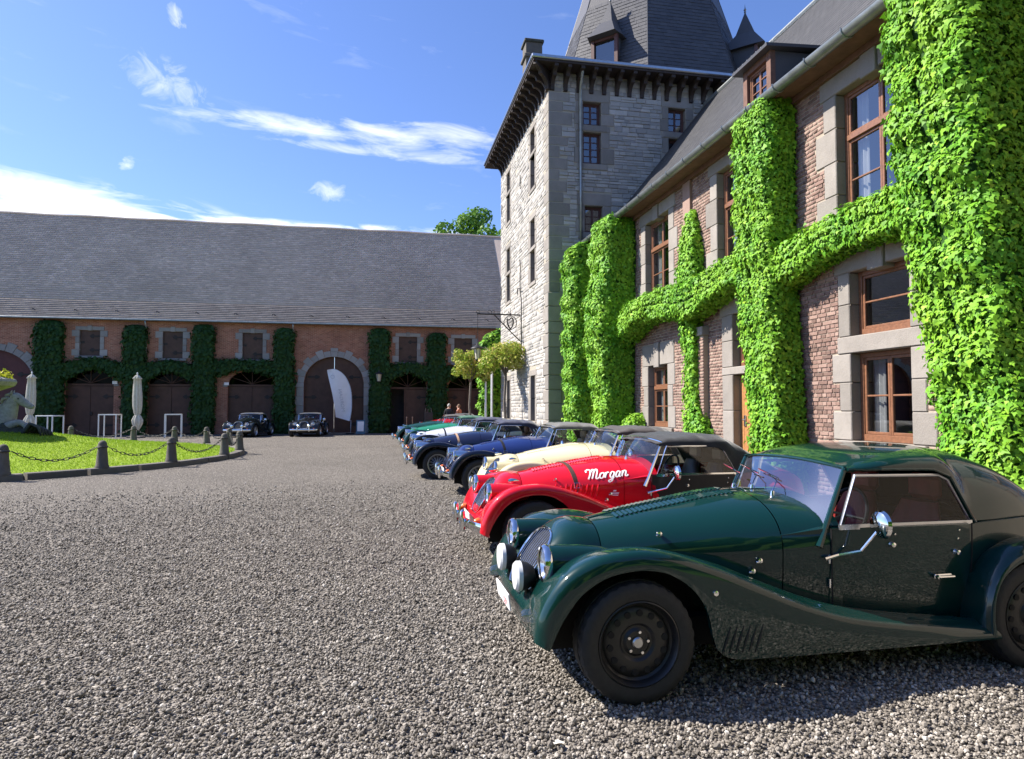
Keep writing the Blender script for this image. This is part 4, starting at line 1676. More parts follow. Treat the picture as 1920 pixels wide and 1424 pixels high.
for i, (c, h, s, r_) in enumerate(SMALL):
    # brick soldier arch edge + posts
    open_door = i == 3
    for half in (-1, 1):
        if open_door and half < 0:
            lf = MB().box(bp(c - .62 + .45, 1.37, -.22), (.10, .07, 2.70)).build('door_post', MATS['barn_door'], barn)
            lf2 = MB().poly([bp(c - h + .02, .04, -.3), bp(c - h + .06, .04, -.3), bp(c - h + .06, 2.55, -.3), bp(c - h + .02, 2.55, -.3)], (0, 1.05, 0)).build('door_leaf', MATS['barn_door'], barn)
            continue
        l, rr = (c - h, c - .012) if half < 0 else (c + .012, c + h)
        if open_door:
            l = c - .1
        lf = MB().poly([bp(l, .04, -.22), bp(rr, .04, -.22), bp(rr, s - .12, -.22), bp(l, s - .12, -.22)], (0, .07, 0)).build('door_leaf', MATS['barn_door'], barn)
        for z in (.55, 2.15):
            strap_hinge(c + half * (h - .02), z, -half, .62, -.205, lf)
        if half > 0 and not open_door:
            MB().box(bp(c + .06, 1.2, -.19), (.14, .05, .2), ch=.02).build('lock', MATS['hinge_iron'], lf)
    bblock('door_head', c - h, c + h, s - .11, s + .03, -.26, -.17, 'barn_door')
    # fanlight
    fl = MB().poly([bp(a, s + .04 + (r_ - .05) * math.sqrt(max(0, 1 - ((a - c) / h) ** 2)), -.24) for a in np.linspace(c + h, c - h, 17)]).build('fanlight', MATS['dim_glass'], barn)
    for k in range(1, 6):
        t = math.pi * k / 6
        MB().tube([bp(c, s + .05, -.22), bp(c - h * .97 * math.cos(t), s + .05 + (r_ - .07) * math.sin(t), -.22)], .022, 5).build('fanlight_bar', MATS['barn_door'], fl)
    mb = MB()
    mb.add([bp(c - h, 0, -1.4), bp(c + h, 0, -1.4), bp(c + h, s + r_ + .1, -1.4), bp(c - h, s + r_ + .1, -1.4), bp(c - h, 0, -.3), bp(c + h, 0, -.3), bp(c + h, s + r_ + .1, -.3), bp(c - h, s + r_ + .1, -.3)],
           [(0, 1, 2, 3), (0, 4, 7, 3), (1, 5, 6, 2), (3, 2, 6, 7)])
    mb.build('room', MATS['room_dark'], barn)
    for sd in (-1, 1):
        a = c + sd * h
        bblock('impost_stone', min(a, a + sd * .26), max(a, a + sd * .26), s - .14, s + .06, -.1, .05)
# shuttered loft windows with toothed stone frames
for w in BW:
    a0, a1, z0, z1 = w
    sh = MB().box(bp((a0 + a1) / 2, (z0 + z1) / 2, -.12), (a1 - a0, .06, z1 - z0)).build('shutter', MATS['barn_shutter'], barn)
    strap_hinge(a1 - .02, z0 + .32, -1, .55, -.08, sh)
    strap_hinge(a1 - .02, z1 - .32, -1, .55, -.08, sh)
    MB().box(bp(a0 + .12, (z0 + z1) / 2 + .05, -.08), (.2, .03, .13)).build('latch', MATS['hinge_iron'], sh)
    for sd in (-1, 1):
        zz = np.linspace(z0, z1, 5)
        for k in range(4):
            wd2 = .40 if k in (0, 3) else .22
            a = a0 if sd < 0 else a1
            bblock('jamb_stone', min(a, a + sd * wd2), max(a, a + sd * wd2), zz[k], zz[k + 1], -.2, .035)
    bblock('lintel_stone', a0 - .22, a1 + .22, z1, z1 + .22, -.2, .035)
    bblock('keystone', (a0 + a1) / 2 - .12, (a0 + a1) / 2 + .12, z1 - .02, z1 + .27, -.18, .07)
    bblock('sill_stone', a0 - .22, a1 + .22, z0 - .14, z0, -.2, .07)

# roof: flatter sprocketed eaves, then the long steep slope
BROOF = [(-.42, 6.50), (1.0, 7.66), (6.0, 13.75)]
mb = MB()
mb.grid([[(x - BO.x, y, z) for x in (B0 - .3, B1)] for y, z in BROOF + [(12.4, 6.5)]], flip=True)
broof = mb.build('roof', MATS['barn_slate'], barn)
bs = np.array(BROOF)
bseg = np.r_[0, np.cumsum(np.hypot(*np.diff(bs, axis=0).T))]
ax = lambda u, a, z: np.stack([a - BO.x, np.broadcast_to(u, a.shape) + 0 * a, np.broadcast_to(z, a.shape) + 0 * a], 1)
V, F = slate_rows(lambda t: (np.interp(t, bseg, bs[:, 0]), np.interp(t, bseg, bs[:, 1])), bseg[1], B0 - .3, 8.0, .2, .30, .02, None, ax, jit=.01)
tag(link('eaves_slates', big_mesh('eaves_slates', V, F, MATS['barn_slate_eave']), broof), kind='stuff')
V, F = slate_rows(lambda t: (np.interp(t + bseg[1], bseg, bs[:, 0]), np.interp(t + bseg[1], bseg, bs[:, 1])), bseg[-1] - bseg[1], B0 - .3, 8.0, .19, .27, .026, None, ax, jit=.008)
tag(link('roof_slates', big_mesh('roof_slates', V, F, MATS['barn_slate']), broof), kind='stuff')
mb = MB()
xs = np.linspace(B0 - .3, B1, 70)
mb.tube([(x - BO.x, 6.0, 13.76 + .02 * math.sin(x * 1.3)) for x in xs], .10, 6)
mb.build('ridge_tiles', MATS['barn_slate'], broof)
for x in np.arange(-35.5, 7.5, 2.1):
    MB().tube([(x - BO.x, .02, 6.96), (x - BO.x + .05, -.10, 7.0), (x - BO.x + .25, -.16, 6.88)], .02, 5).build('snow_hook', MATS['iron'], broof)
MB().box((-12.3 - BO.x, -.40, 6.46), (50.5, .12, .11), ch=.03).build('gutter', MATS['zinc'], barn)
MB().box((-12.3 - BO.x, -.17, 6.47), (50.0, .34, .06)).build('soffit', MATS['dark_timber'], barn)
for x in (-12.85, -4.9):
    MB().tube([(x - BO.x, -.38, 6.42), (x - BO.x, -.3, 6.2), (x - BO.x, -.08, 5.95), (x - BO.x, -.08, .1)], .045, 8).build('downpipe', MATS['zinc'], barn, True)
for (x, z) in ((-14.42, 2.93), (-8.55, 2.9)):
    MB().box(bp(x, z, .09), (.26, .02, .17), ch=.005).build('wall_plate', MATS['plate_white'], barn)

# low brick link between barn and tower, mostly behind the trees
lk_ = thing('link_building', 'low shaded brick wall joining the barn and the stone tower', 'wall', (6.9, 31.0, 0))
MB().box((.4, 5.2, 1.7), (.5, 10.2, 3.4)).build('wall', MATS['barn_brick'], lk_)
MB().box((.4, 5.2, 3.47), (.7, 10.2, .12), ch=.03).build('coping', MATS['barn_stone'], lk_)
# ---------------------------------------------------------------- climbing ivy
LEAF = np.array([(0, 0, 0), (.40, -.10, -.05), (.56, .24, -.11), (.27, .42, -.03), (0, 1.0, -.16), (-.27, .42, -.03), (-.56, .24, -.11), (-.40, -.10, -.05)])
LEAF_F = np.array([(0, 1, 2), (0, 2, 3), (0, 3, 4), (0, 4, 5), (0, 5, 6), (0, 6, 7)])
LEAF2 = np.array([(0, 0, 0), (.5, .35, -.08), (0, 1.0, -.12), (-.5, .35, -.08)])
LEAF2_F = np.array([(0, 1, 2), (0, 2, 3)])


def leaf_frames(P, Nn, down=(0, 0, -1), roll=.7, nj=.30, lift=.28):
    """orthonormal frames (right, tip, normal) for leaves at P with surface normals Nn"""
    n = len(P)
    N2 = Nn + RNG.normal(0, nj, (n, 3)) + np.array([0, 0, lift])
    N2 /= np.linalg.norm(N2, axis=1, keepdims=True)
    t = np.array(down) + RNG.normal(0, roll, (n, 3)) * .6 + Nn * .25
    t -= N2 * (t * N2).sum(1, keepdims=True)
    t /= np.maximum(np.linalg.norm(t, axis=1, keepdims=True), 1e-6)
    r_ = np.cross(t, N2)
    return r_, t, N2


def leaves_mesh(name, P, fr, size, mat, simple=False):
    Lf, Ff = (LEAF2, LEAF2_F) if simple else (LEAF, LEAF_F)
    r_, t, nn = fr
    V = (P[:, None] + size[:, None, None] * (Lf[None, :, 0:1] * r_[:, None] + Lf[None, :, 1:2] * t[:, None] + Lf[None, :, 2:3] * nn[:, None])).reshape(-1, 3)
    F = (np.arange(len(P))[:, None, None] * len(Lf) + Ff[None]).reshape(-1, 3)
    return big_mesh(name, V, F, MATS[mat])


def leaf_unit(mat):
    V = LEAF * 1.0
    return big_mesh('leaf', V, LEAF_F, MATS[mat])


LEAF_ME = {}


def ivy(label, frame, path, dens=260, size=.125, mat='ivy_leaf', simple=False, singles=0, group=None, shag=.048, name='ivy'):
    """a sheet of ivy on a wall. frame: 'house' (a = Y, out = -X), 'tower' or 'barn' (a = X, out = -Y);
    path rows: a, z, half width, depth out of the wall"""
    if frame == 'house':
        to = lambda a, z, d: np.stack([HX - d, a, z], -1)
    else:
        to = lambda a, z, d: np.stack([a, BY - d, z], -1)
    K = np.array(path, float)
    ns = 60
    C = catmull(K, ns)
    C[:, 2:] = np.maximum(C[:, 2:], .03)
    d = np.gradient(C[:, :2], axis=0)
    d /= np.linalg.norm(d, axis=1, keepdims=True)
    seg_ = np.r_[0, np.cumsum(np.hypot(*np.diff(C[:, :2], axis=0).T))]
    def surf(s, u, off=0.0):
        """s along the path (0..ns-1), u 0..pi round the section"""
        i = np.clip(s.astype(int), 0, ns - 2)
        f = (s - i)[:, None]
        q = C[i] * (1 - f) + C[i + 1] * f
        dd = d[i] * (1 - f) + d[i + 1] * f
        ex = .34
        cu, su = np.cos(u), np.sin(u)
        lump = 1 + .05 * np.sin(q[:, 0] * 7.1 + q[:, 1] * 5.3 + u * 2.0) + .04 * np.sin(q[:, 1] * 11.0 - u * 5 + q[:, 0] * 3)
        w = np.sign(cu) * np.abs(cu) ** ex * (q[:, 2] * (.94 + .06 * lump) + off)
        o = np.abs(su) ** ex * (q[:, 3] * lump + off)
        a = q[:, 0] - dd[:, 1] * w
        z = q[:, 1] + dd[:, 0] * w
        return to(a, np.maximum(z, .02), o), (q, dd)
    # core sheet
    ss, uu = np.meshgrid(np.linspace(0, ns - 1.001, 46), np.linspace(0, math.pi, 15), indexing='ij')
    P, _ = surf(ss.ravel(), uu.ravel(), -.055)
    base = thing(name, label, 'ivy', tuple(P.reshape(46, 15, 3)[0, 7] * 0 + (HX, K[0, 0], 0) if frame == 'house' else (K[0, 0], BY, 0)), 0, group or 'ivy on the walls')
    org = np.array(base.location)
    core = MB()
    core.grid(P.reshape(46, 15, 3) - org)
    core.add([tuple(p) for p in P.reshape(46, 15, 3)[0] - org], [tuple(range(15))])
    core.add([tuple(p) for p in P.reshape(46, 15, 3)[-1] - org], [tuple(range(14, -1, -1))])
    tag(core.build('foliage_mass', MATS['ivy_core' if mat == 'ivy_leaf' else 'shaded_ivy_leaf'], base, True), kind='stuff')
    # leaves
    area = float(((2 * C[:-1, 2] + 2 * C[:-1, 3]) * np.diff(seg_)).sum())
    n = int(area * dens)
    wgt = (C[:-1, 2] + C[:-1, 3]) * np.diff(seg_)
    cdf = np.r_[0, np.cumsum(wgt)]
    s = np.interp(RNG.random(n) * cdf[-1], cdf, np.arange(ns))
    # spread evenly along the section outline (side, front, side)
    ut = np.linspace(0, math.pi, 200)
    wm, dm_ = C[:, 2].mean(), C[:, 3].mean()
    ox, oy = np.sign(np.cos(ut)) * np.abs(np.cos(ut)) ** .34 * wm, np.abs(np.sin(ut)) ** .34 * dm_
    ol = np.r_[0, np.cumsum(np.hypot(np.diff(ox), np.diff(oy)))]
    u = np.interp(RNG.random(n) * ol[-1], ol, ut)
    off = RNG.normal(0, shag * .6, n) - .01
    P, _ = surf(s, u, off)
    P1, _ = surf(np.clip(s + .05, 0, ns - 1.001), u, off)
    P0, _ = surf(np.clip(s - .05, 0, ns - 1.001), u, off)
    Q1, _ = surf(s, np.clip(u + .03, 0, math.pi), off)
    Q0, _ = surf(s, np.clip(u - .03, 0, math.pi), off)
    Nn = np.cross(P1 - P0, Q1 - Q0)
    Nn /= np.maximum(np.linalg.norm(Nn, axis=1, keepdims=True), 1e-9)
    outv = np.array((-1, 0, 0) if frame == 'house' else (0, -1, 0), float)
    ctr, _ = surf(s, np.full(n, math.pi / 2), -9)
    qa = C[np.clip(s.astype(int), 0, ns - 1)]
    cpos = to(qa[:, 0], qa[:, 1], qa[:, 3] * .4)
    flip = ((P - cpos) * Nn).sum(1) < 0
    Nn[flip] *= -1
    fr = leaf_frames(P, Nn)
    sz = size * RNG.lognormal(0, .22, n).clip(.6, 1.6)
    idx = np.arange(n)
    if singles:
        cam_p = np.array((0, 0, 1.55))
        v = cam_p - P
        dist = np.linalg.norm(v, axis=1)
        facing = np.abs((v / dist[:, None] * fr[2]).sum(1))
        sc = sz / dist * np.where((off > -.01) & (((v / dist[:, None]) * Nn).sum(1) > .05), facing, 0)
        # keep to what the frame shows
        yaw = R(11.2)
        dx = P[:, 0] * math.cos(yaw) - P[:, 1] * math.sin(yaw)
        dy = P[:, 0] * math.sin(yaw) + P[:, 1] * math.cos(yaw)
        inside = (np.abs(dx / dy) < .755) & ((P[:, 2] - 1.55) / dy < .60) & (P[:, 2] > 1.0)
        top = np.argsort(-np.where(inside, sc, 0))[:singles]
        if mat not in LEAF_ME:
            LEAF_ME[mat] = leaf_unit(mat)
        for i in top:
            o = link('leaf', LEAF_ME[mat], base)
            m = Matrix.Identity(4)
            for k in range(3):
                m[k][0], m[k][1], m[k][2], m[k][3] = fr[0][i, k] * sz[i], fr[1][i, k] * sz[i], fr[2][i, k] * sz[i], P[i, k] - org[k]
            o.matrix_local = m
        idx = np.setdiff1d(idx, top)
    me = leaves_mesh('leaves', P[idx] - org, tuple(f[idx] for f in fr), sz[idx], mat, simple)
    tag(link('leaves', me, base), kind='stuff')
    return base


# columns up the house front
ivy('widest bright green ivy column, at the right edge of the house front', 'house',
    [(5.95, .02, .55, .70), (6.05, .8, .58, .85), (6.15, 1.6, .52, .85), (6.35, 3.0, .58, .88), (6.54, 4.4, .62, .90), (6.64, 5.8, .62, .90), (6.68, 6.9, .60, .88), (6.68, 7.6, .5, .7), (6.68, 7.9, .2, .3)],
    dens=1300, size=.058, singles=300)
ivy('tall ivy column between the big window and the wooden door, left of the widest one', 'house',
    [(10.45, .02, .40, .55), (10.5, .9, .46, .60), (10.58, 2.0, .46, .60), (10.75, 3.4, .54, .62), (10.82, 5.0, .56, .62), (10.8, 6.2, .58, .62), (10.8, 6.85, .52, .58), (10.8, 7.05, .25, .35)],
    dens=1300, size=.058, singles=300)
ivy('thin ragged ivy strand left of the wooden door, on the brick pilaster', 'house',
    [(13.5, .02, .45, .35), (13.65, .8, .42, .35), (13.95, 1.6, .28, .26), (13.95, 2.6, .24, .26), (14.0, 3.6, .30, .34), (14.0, 4.6, .38, .34), (14.05, 5.4, .30, .24), (14.1, 6.0, .12, .12)],
    dens=950, size=.066, singles=120)
ivy('thick ivy column with a bulge halfway up, left of the farthest house window', 'house',
    [(18.25, .02, .35, .7), (18.3, .8, .55, .85), (18.35, 2.0, .62, .92), (18.4, 3.2, .72, 1.05), (18.4, 4.3, .72, 1.08), (18.3, 5.3, .70, .95), (18.3, 6.3, .72, .95), (18.3, 6.85, .62, .85), (18.3, 7.05, .3, .5)],
    dens=850, size=.074)
ivy('farthest ivy column of the house, against the corner of the tower', 'house',
    [(20.75, .02, .55, .9), (20.8, 1.0, .62, 1.02), (20.85, 2.5, .62, 1.08), (20.85, 4.5, .64, 1.10), (20.85, 6.2, .64, 1.10), (20.85, 6.7, .55, .95), (20.85, 6.85, .3, .5)],
    dens=720, size=.078)
# garlands along the storey line
ivy('ivy garland under the big upper window, hanging over the lower window', 'house',
    [(6.7, 4.0, .34, .55), (7.6, 4.13, .32, .50), (8.45, 4.16, .29, .48), (9.2, 4.10, .29, .46), (9.9, 3.98, .33, .46), (10.4, 3.88, .36, .45)],
    dens=1300, size=.058, singles=300)
ivy('long ivy garland between the two ivy columns above the door and lower window', 'house',
    [(11.0, 4.15, .30, .55), (11.9, 4.12, .30, .55), (12.8, 3.98, .33, .58), (13.6, 3.85, .38, .58), (14.6, 3.98, .37, .62), (15.6, 4.02, .32, .66), (16.5, 3.92, .33, .70), (17.2, 3.72, .36, .66), (17.45, 3.45, .22, .40)],
    dens=1150, size=.060, singles=150)
ivy('sunlit ivy patch behind the small trees beside the tower', 'house',
    [(33.0, .02, .5, 2.0), (33.0, 2.0, .6, 2.05), (32.7, 4.0, .7, 2.1), (32.6, 5.0, .5, 1.9), (32.6, 5.5, .2, 1.0)], dens=200, size=.13, simple=True)
ivy('low young ivy tuft at the foot of the wall near the farthest window', 'house',
    [(17.2, .02, .35, .5), (17.25, .6, .4, .55), (17.3, 1.15, .32, .45), (17.3, 1.4, .1, .2)], dens=850, size=.074)

# ivy on the barn, its shade put into the leaf colour
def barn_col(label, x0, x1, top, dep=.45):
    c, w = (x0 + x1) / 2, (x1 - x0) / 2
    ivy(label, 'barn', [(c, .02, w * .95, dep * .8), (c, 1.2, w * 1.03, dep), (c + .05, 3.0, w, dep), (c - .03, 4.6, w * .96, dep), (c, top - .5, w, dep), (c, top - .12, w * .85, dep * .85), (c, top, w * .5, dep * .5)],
        190, .16, 'shaded_ivy_leaf', True, shag=.11)


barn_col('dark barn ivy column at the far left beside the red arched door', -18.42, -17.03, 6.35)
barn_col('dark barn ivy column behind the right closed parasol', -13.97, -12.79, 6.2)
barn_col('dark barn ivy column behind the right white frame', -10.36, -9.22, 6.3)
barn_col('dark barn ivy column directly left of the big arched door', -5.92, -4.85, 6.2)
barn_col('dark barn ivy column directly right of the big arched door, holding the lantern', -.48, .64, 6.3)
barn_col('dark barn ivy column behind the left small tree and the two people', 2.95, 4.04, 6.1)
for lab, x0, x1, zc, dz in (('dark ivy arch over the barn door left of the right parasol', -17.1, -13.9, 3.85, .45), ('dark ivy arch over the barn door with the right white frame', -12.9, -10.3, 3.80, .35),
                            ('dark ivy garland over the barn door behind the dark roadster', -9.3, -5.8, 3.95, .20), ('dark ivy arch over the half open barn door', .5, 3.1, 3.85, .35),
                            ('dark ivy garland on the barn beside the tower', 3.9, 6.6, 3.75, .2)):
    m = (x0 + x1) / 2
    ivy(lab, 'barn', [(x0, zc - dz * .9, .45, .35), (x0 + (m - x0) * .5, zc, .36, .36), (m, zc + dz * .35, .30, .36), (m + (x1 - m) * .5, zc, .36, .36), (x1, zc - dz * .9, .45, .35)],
        190, .16, 'shaded_ivy_leaf', True, shag=.11)
# ---------------------------------------------------------------- roadsters
# local frame: origin on the ground under the front axle, +x to the tail, -y the car's left side
CAR_MB = {}
CAR_ME = {}


def cpart(name, key, fn, mat, parent, smooth=True, angle=35, loc=None, rot=None):
    """a car part; alike parts of several cars share their mesh"""
    k = (key, mat)
    if k not in CAR_ME:
        if key not in CAR_MB:
            CAR_MB[key] = fn()
        CAR_ME[k] = CAR_MB[key].mesh(name, MATS[mat], smooth, angle)
    return link(name, CAR_ME[k], parent, loc, rot)


def islands(mb):
    """split a builder into its separate pieces"""
    par = list(range(mb.n))
    def find(a):
        while par[a] != a:
            par[a] = par[par[a]]
            a = par[a]
        return a
    for f in mb.f:
        r0 = find(f[0])
        for i in f[1:]:
            par[find(i)] = r0
    groups = {}
    for i in range(mb.n):
        groups.setdefault(find(i), []).append(i)
    fg = {}
    for f in mb.f:
        fg.setdefault(find(f[0]), []).append(f)
    out = []
    for g, idx in groups.items():
        if g not in fg:
            continue
        mp = {v: k for k, v in enumerate(idx)}
        m = MB()
        m.add([mb.v[i] for i in idx], [tuple(mp[i] for i in f) for f in fg[g]])
        out.append(m)
    return out


BX = [-.30, -.04, .40, .98, 1.30]
def bon_top(x): return pchip(BX, [.79, .845, .928, 1.005, 1.0], x)
def bon_w(x): return pchip(BX, [.215, .30, .405, .55, .605], x)
def bon_mid(x): return pchip(BX, [.60, .62, .66, .70, .74], x)


def bon_section(x, n=15, zlow=.36):
    """half section, centre top -> side bottom (y >= 0)"""
    zt, w, zm = float(bon_top(x)), float(bon_w(x)), float(bon_mid(x))
    th = np.linspace(0, math.pi / 2, n)
    p = 2 / 2.35
    y = w * np.sin(th) ** p
    z = zm + (zt - zm) * np.cos(th) ** p
    lows = np.linspace(zm, zlow, 4)[1:]
    return np.c_[np.r_[y, [w - .004, w - .012, w - .02]], np.r_[z, lows]]


def bon_y(x, z):
    zt, w, zm = float(bon_top(x)), float(bon_w(x)), float(bon_mid(x))
    if z <= zm:
        return w
    c = min(1, (z - zm) / (zt - zm))
    th = math.acos(c ** (2.35 / 2))
    return w * math.sin(th) ** (2 / 2.35)


def bon_point(x, y):
    """point on the bonnet skin over (x, y)"""
    zt, w, zm = float(bon_top(x)), float(bon_w(x)), float(bon_mid(x))
    s = min(1, abs(y) / w) ** (2.35 / 2)
    th = math.asin(s)
    return Vector((x, y, zm + (zt - zm) * math.cos(th) ** (2 / 2.35)))


def mirror_grid(mb, S):
    """S: (stations, pts, 3) with y >= 0, centre first; adds both sides as one sheet"""
    S = np.asarray(S)
    left = S[:, ::-1].copy()
    left[:, :, 1] *= -1
    mb.grid(np.concatenate([left[:, :-1], S], axis=1))


def g_bonnet(x0, x1, zlow=.36):
    mb = MB()
    xs = np.linspace(x0, x1, 15)
    S = [[(x, y, z) for y, z in bon_section(x, 15, zlow)] for x in xs]
    mirror_grid(mb, S)
    return mb


def grille_outline(n=18):
    """half outline of the slanted grille opening: centre top -> bottom (x, y, z)"""
    v = np.array([1.0, .985, .93, .84, .72, .58, .44, .30, .16, .05, 0.0])
    hw = np.array([0, .075, .145, .19, .215, .225, .222, .21, .19, .165, .15])
    t = np.linspace(0, 1, len(v))
    tt = np.linspace(0, 1, n)
    v, hw = pchip(t, v, tt), pchip(t, hw, tt)
    z = .44 + .352 * v
    x = -.50 + .215 * v ** 1.25
    return np.c_[x, hw, z]


def g_shell():
    mb = MB()
    A = grille_outline(18)
    sec = bon_section(-.04, 15, .36)
    B = np.c_[np.full(len(sec), -.04), sec]
    S = []
    for s in np.linspace(0, 1, 12):
        P = A * (1 - s) + B * s
        bul = 4 * s * (1 - s)
        r = P[:, 1:] - np.array([0, .6])
        r /= np.maximum(np.linalg.norm(r, axis=1, keepdims=True), 1e-6)
        P[:, 1:] += r * (.03 * bul + .02 * (1 - s) * s)
        P[:, 0] -= .02 * bul
        S.append(P)
    mirror_grid(mb, S)
    return mb


def g_grille_back():
    mb = MB()
    A = grille_outline(18)
    A[:, 0] += .02
    pts = [tuple(p) for p in A] + [(p[0], -p[1], p[2]) for p in A[::-1][:-1]]
    mb.poly(pts)
    return mb


def g_slats():
    mb = MB()
    A = grille_outline(40)
    for y in np.linspace(-.19, .19, 11):
        ay = abs(y)
        zs = [p for p in A if p[1] >= ay]
        if len(zs) < 2:
            continue
        z1, z0 = max(p[2] for p in zs) - .006, min(p[2] for p in zs) + .004
        pts = []
        for z in np.linspace(z0, z1, 7):
            v = (z - .44) / .352
            pts.append((-.505 + .215 * max(v, 0) ** 1.25 + .01 - .02 * math.sin(math.pi * v), y, z))
        mb.tube(pts, .0017, 5)
    return mb


def g_ring(bar=.008):
    mb = MB()
    A = grille_outline(20)
    pts = [(p[0] - .004, p[1], p[2]) for p in A] + [(p[0] - .004, -p[1], p[2]) for p in A[::-1][:-1]]
    mb.tube(pts, bar, 8, closed=True)
    return mb


W_CREST = [(-.545, .34), (-.525, .46), (-.46, .59), (-.36, .70), (-.21, .772), (0, .797), (.18, .775), (.36, .722),
           (.52, .665), (.66, .605), (.78, .553), (.90, .503), (1.05, .447), (1.25, .392), (1.55, .342), (1.9, .30), (2.2, .268)]
W_LIP = [(-.475, .305), (-.43, .415), (-.37, .515), (-.29, .605), (-.165, .675), (0, .70), (.15, .678), (.275, .605),
         (.355, .51), (.39, .42), (.405, .34), (.44, .258), (.53, .212), (.75, .203), (1.2, .203), (1.8, .205), (2.22, .208)]
W_IN = [(-.50, .30, .40), (-.47, .28, .48), (-.40, .27, .56), (-.30, .28, .61), (-.18, .32, .655), (0, .38, .685), (.18, .41, .68), (.36, .43, .655),
        (.52, .46, .62), (.66, .48, .57), (.78, .50, .53), (.90, .525, .485), (1.05, .55, .435), (1.25, .575, .38), (1.55, .59, .335), (1.9, .60, .295), (2.2, .60, .265)]


def wing_sheet(crest, lip, inner, yo, n=64, bulge=.045, lipin=.0, rnd=.055):
    """a wing for the right side (y>0): inner valley -> domed top -> rounded crest -> flank -> rolled lip"""
    C = catmull(crest, n)
    Lp = catmull(lip, n)
    I = catmull(inner, n)
    rows = []
    for i in range(n):
        cx, cz = C[i]
        lx, lz = Lp[i]
        ix, iy, iz = I[i]
        pts = []
        yc = yo - rnd
        for s in np.linspace(0, 1, 9)[:-1]:
            b = bulge * 4 * s * (1 - s)
            pts.append((ix + (cx - ix) * s, iy + (yc - iy) * s, iz + (cz - iz) * s ** .8 + b * .6))
        dx, dz = lx - cx, lz - cz
        ln = math.hypot(dx, dz)
        for a in np.linspace(0, math.pi / 2, 6):
            k = rnd * (1 - math.cos(a)) / max(ln, .02)
            k = min(k, .5)
            pts.append((cx + dx * k, yc + rnd * math.sin(a), cz + dz * k))
        k0 = min(rnd / max(ln, .02), .5)
        for s in np.linspace(0, 1, 6)[1:]:
            k = k0 + (1 - k0) * s
            pts.append((cx + dx * k, yo + .004 * math.sin(math.pi * s), cz + dz * k))
        pts.append((lx + dx / max(ln, .02) * -.006, yo - .02, lz + .004))
        pts.append((lx, yo - .035, lz + .012))
        rows.append(pts)
    return np.array(rows)


def g_wing(front, side):
    mb = MB()
    if front:
        P = wing_sheet(W_CREST, W_LIP, W_IN, .80)
        # plan shape: the nose of the wing tucks in a little
        x = P[:, :, 0]
        k = np.clip((-.1 - x) / .45, 0, 1) ** 2
        P[:, :, 1] -= k * .05 * np.clip((P[:, :, 1] - .3) / .5, 0, 1)
    else:
        cr = [(2.13, .235), (2.135, .36), (2.165, .50), (2.23, .62), (2.34, .71), (2.48, .752), (2.62, .745), (2.76, .70), (2.90, .61), (3.02, .49), (3.09, .36)]
        lp = [(2.185, .225), (2.175, .33), (2.19, .45), (2.25, .56), (2.36, .635), (2.48, .66), (2.60, .645), (2.71, .59), (2.79, .50), (2.85, .41), (2.88, .33)]
        inn = [(2.13, .60, .24), (2.14, .60, .36), (2.17, .60, .50), (2.24, .60, .60), (2.34, .595, .68), (2.48, .58, .72), (2.62, .56, .72), (2.76, .53, .68), (2.9, .49, .60), (3.0, .45, .5), (3.06, .42, .38)]
        P = wing_sheet(cr, lp, inn, .805, 44, .03)
    if side < 0:
        P = P.copy()
        P[:, :, 1] *= -1
    mb.grid(P, flip=side > 0)
    return mb


TX = [.98, 1.30, 1.70, 2.10, 2.35, 2.60, 2.90, 3.10, 3.20]
TW = [.545, .60, .63, .635, .63, .60, .53, .43, .34]
TT = [.80, .84, .835, .835, .85, .86, .83, .74, .60]
TB = [.36, .34, .30, .26, .26, .28, .32, .38, .44]


def tub_w(x): return float(pchip(TX, TW, x))


def g_tub():
    mb = MB()
    xs = np.linspace(.98, 3.2, 40)
    w, tp, bt = pchip(TX, TW, xs), pchip(TX, TT, xs), pchip(TX, TB, xs)
    for s in (-1, 1):
        P = []
        for i, x in enumerate(xs):
            row = []
            for t in np.linspace(0, 1, 7):
                z = bt[i] + (tp[i] - bt[i]) * t
                row.append((x, s * (w[i] - .05 * (1 - t) ** 2 - .01 * t ** 4), z))
            row.append((x, s * (w[i] - .035), tp[i] + .012))
            row.append((x, s * (w[i] - .05), tp[i] - .02))
            P.append(row)
        mb.grid(P, flip=s < 0)
    # rear deck and tail
    P = []
    for i, x in enumerate(xs):
        if x < 2.38:
            continue
        P.append([(x, y * (w[i] - .02), tp[i] + .012 + .05 * (1 - y * y)) for y in np.linspace(-1, 1, 15)])
    mb.grid(P, flip=True)
    e = len(xs) - 1
    mb.grid([[(3.2, y * w[e], tp[e] + .012 + .05 * (1 - y * y)) for y in np.linspace(-1, 1, 15)],
             [(3.24, y * w[e] * .9, .44) for y in np.linspace(-1, 1, 15)]], flip=True)
    return mb


def g_scuttle():
    mb = MB()
    xs = np.linspace(.985, 1.34, 6)
    S = [[(x, y + .002, z + .001) for y, z in bon_section(x, 15, .36)] for x in xs]
    mirror_grid(mb, S)
    return mb


def g_door(s):
    """door skin, 6 mm proud with rounded lower corners"""
    mb = MB()
    P = []
    for x in np.linspace(1.27, 2.18, 24):
        w = tub_w(x)
        row = []
        e = min((x - 1.27) / .10, (2.18 - x) / .14, 1)
        e = max(e, 0)
        zb = .30 + .05 * (1 - math.sqrt(max(0, 1 - (1 - e) ** 2))) * 2
        for t in np.linspace(0, 1, 7):
            z = zb + (.842 - zb) * t
            row.append((x, s * (w + .006 - .05 * (1 - (z - .28) / .56) ** 2), z))
        row.append((x, s * (w - .03), .852))
        P.append(row)
    mb.grid(P, flip=s < 0)
    return mb


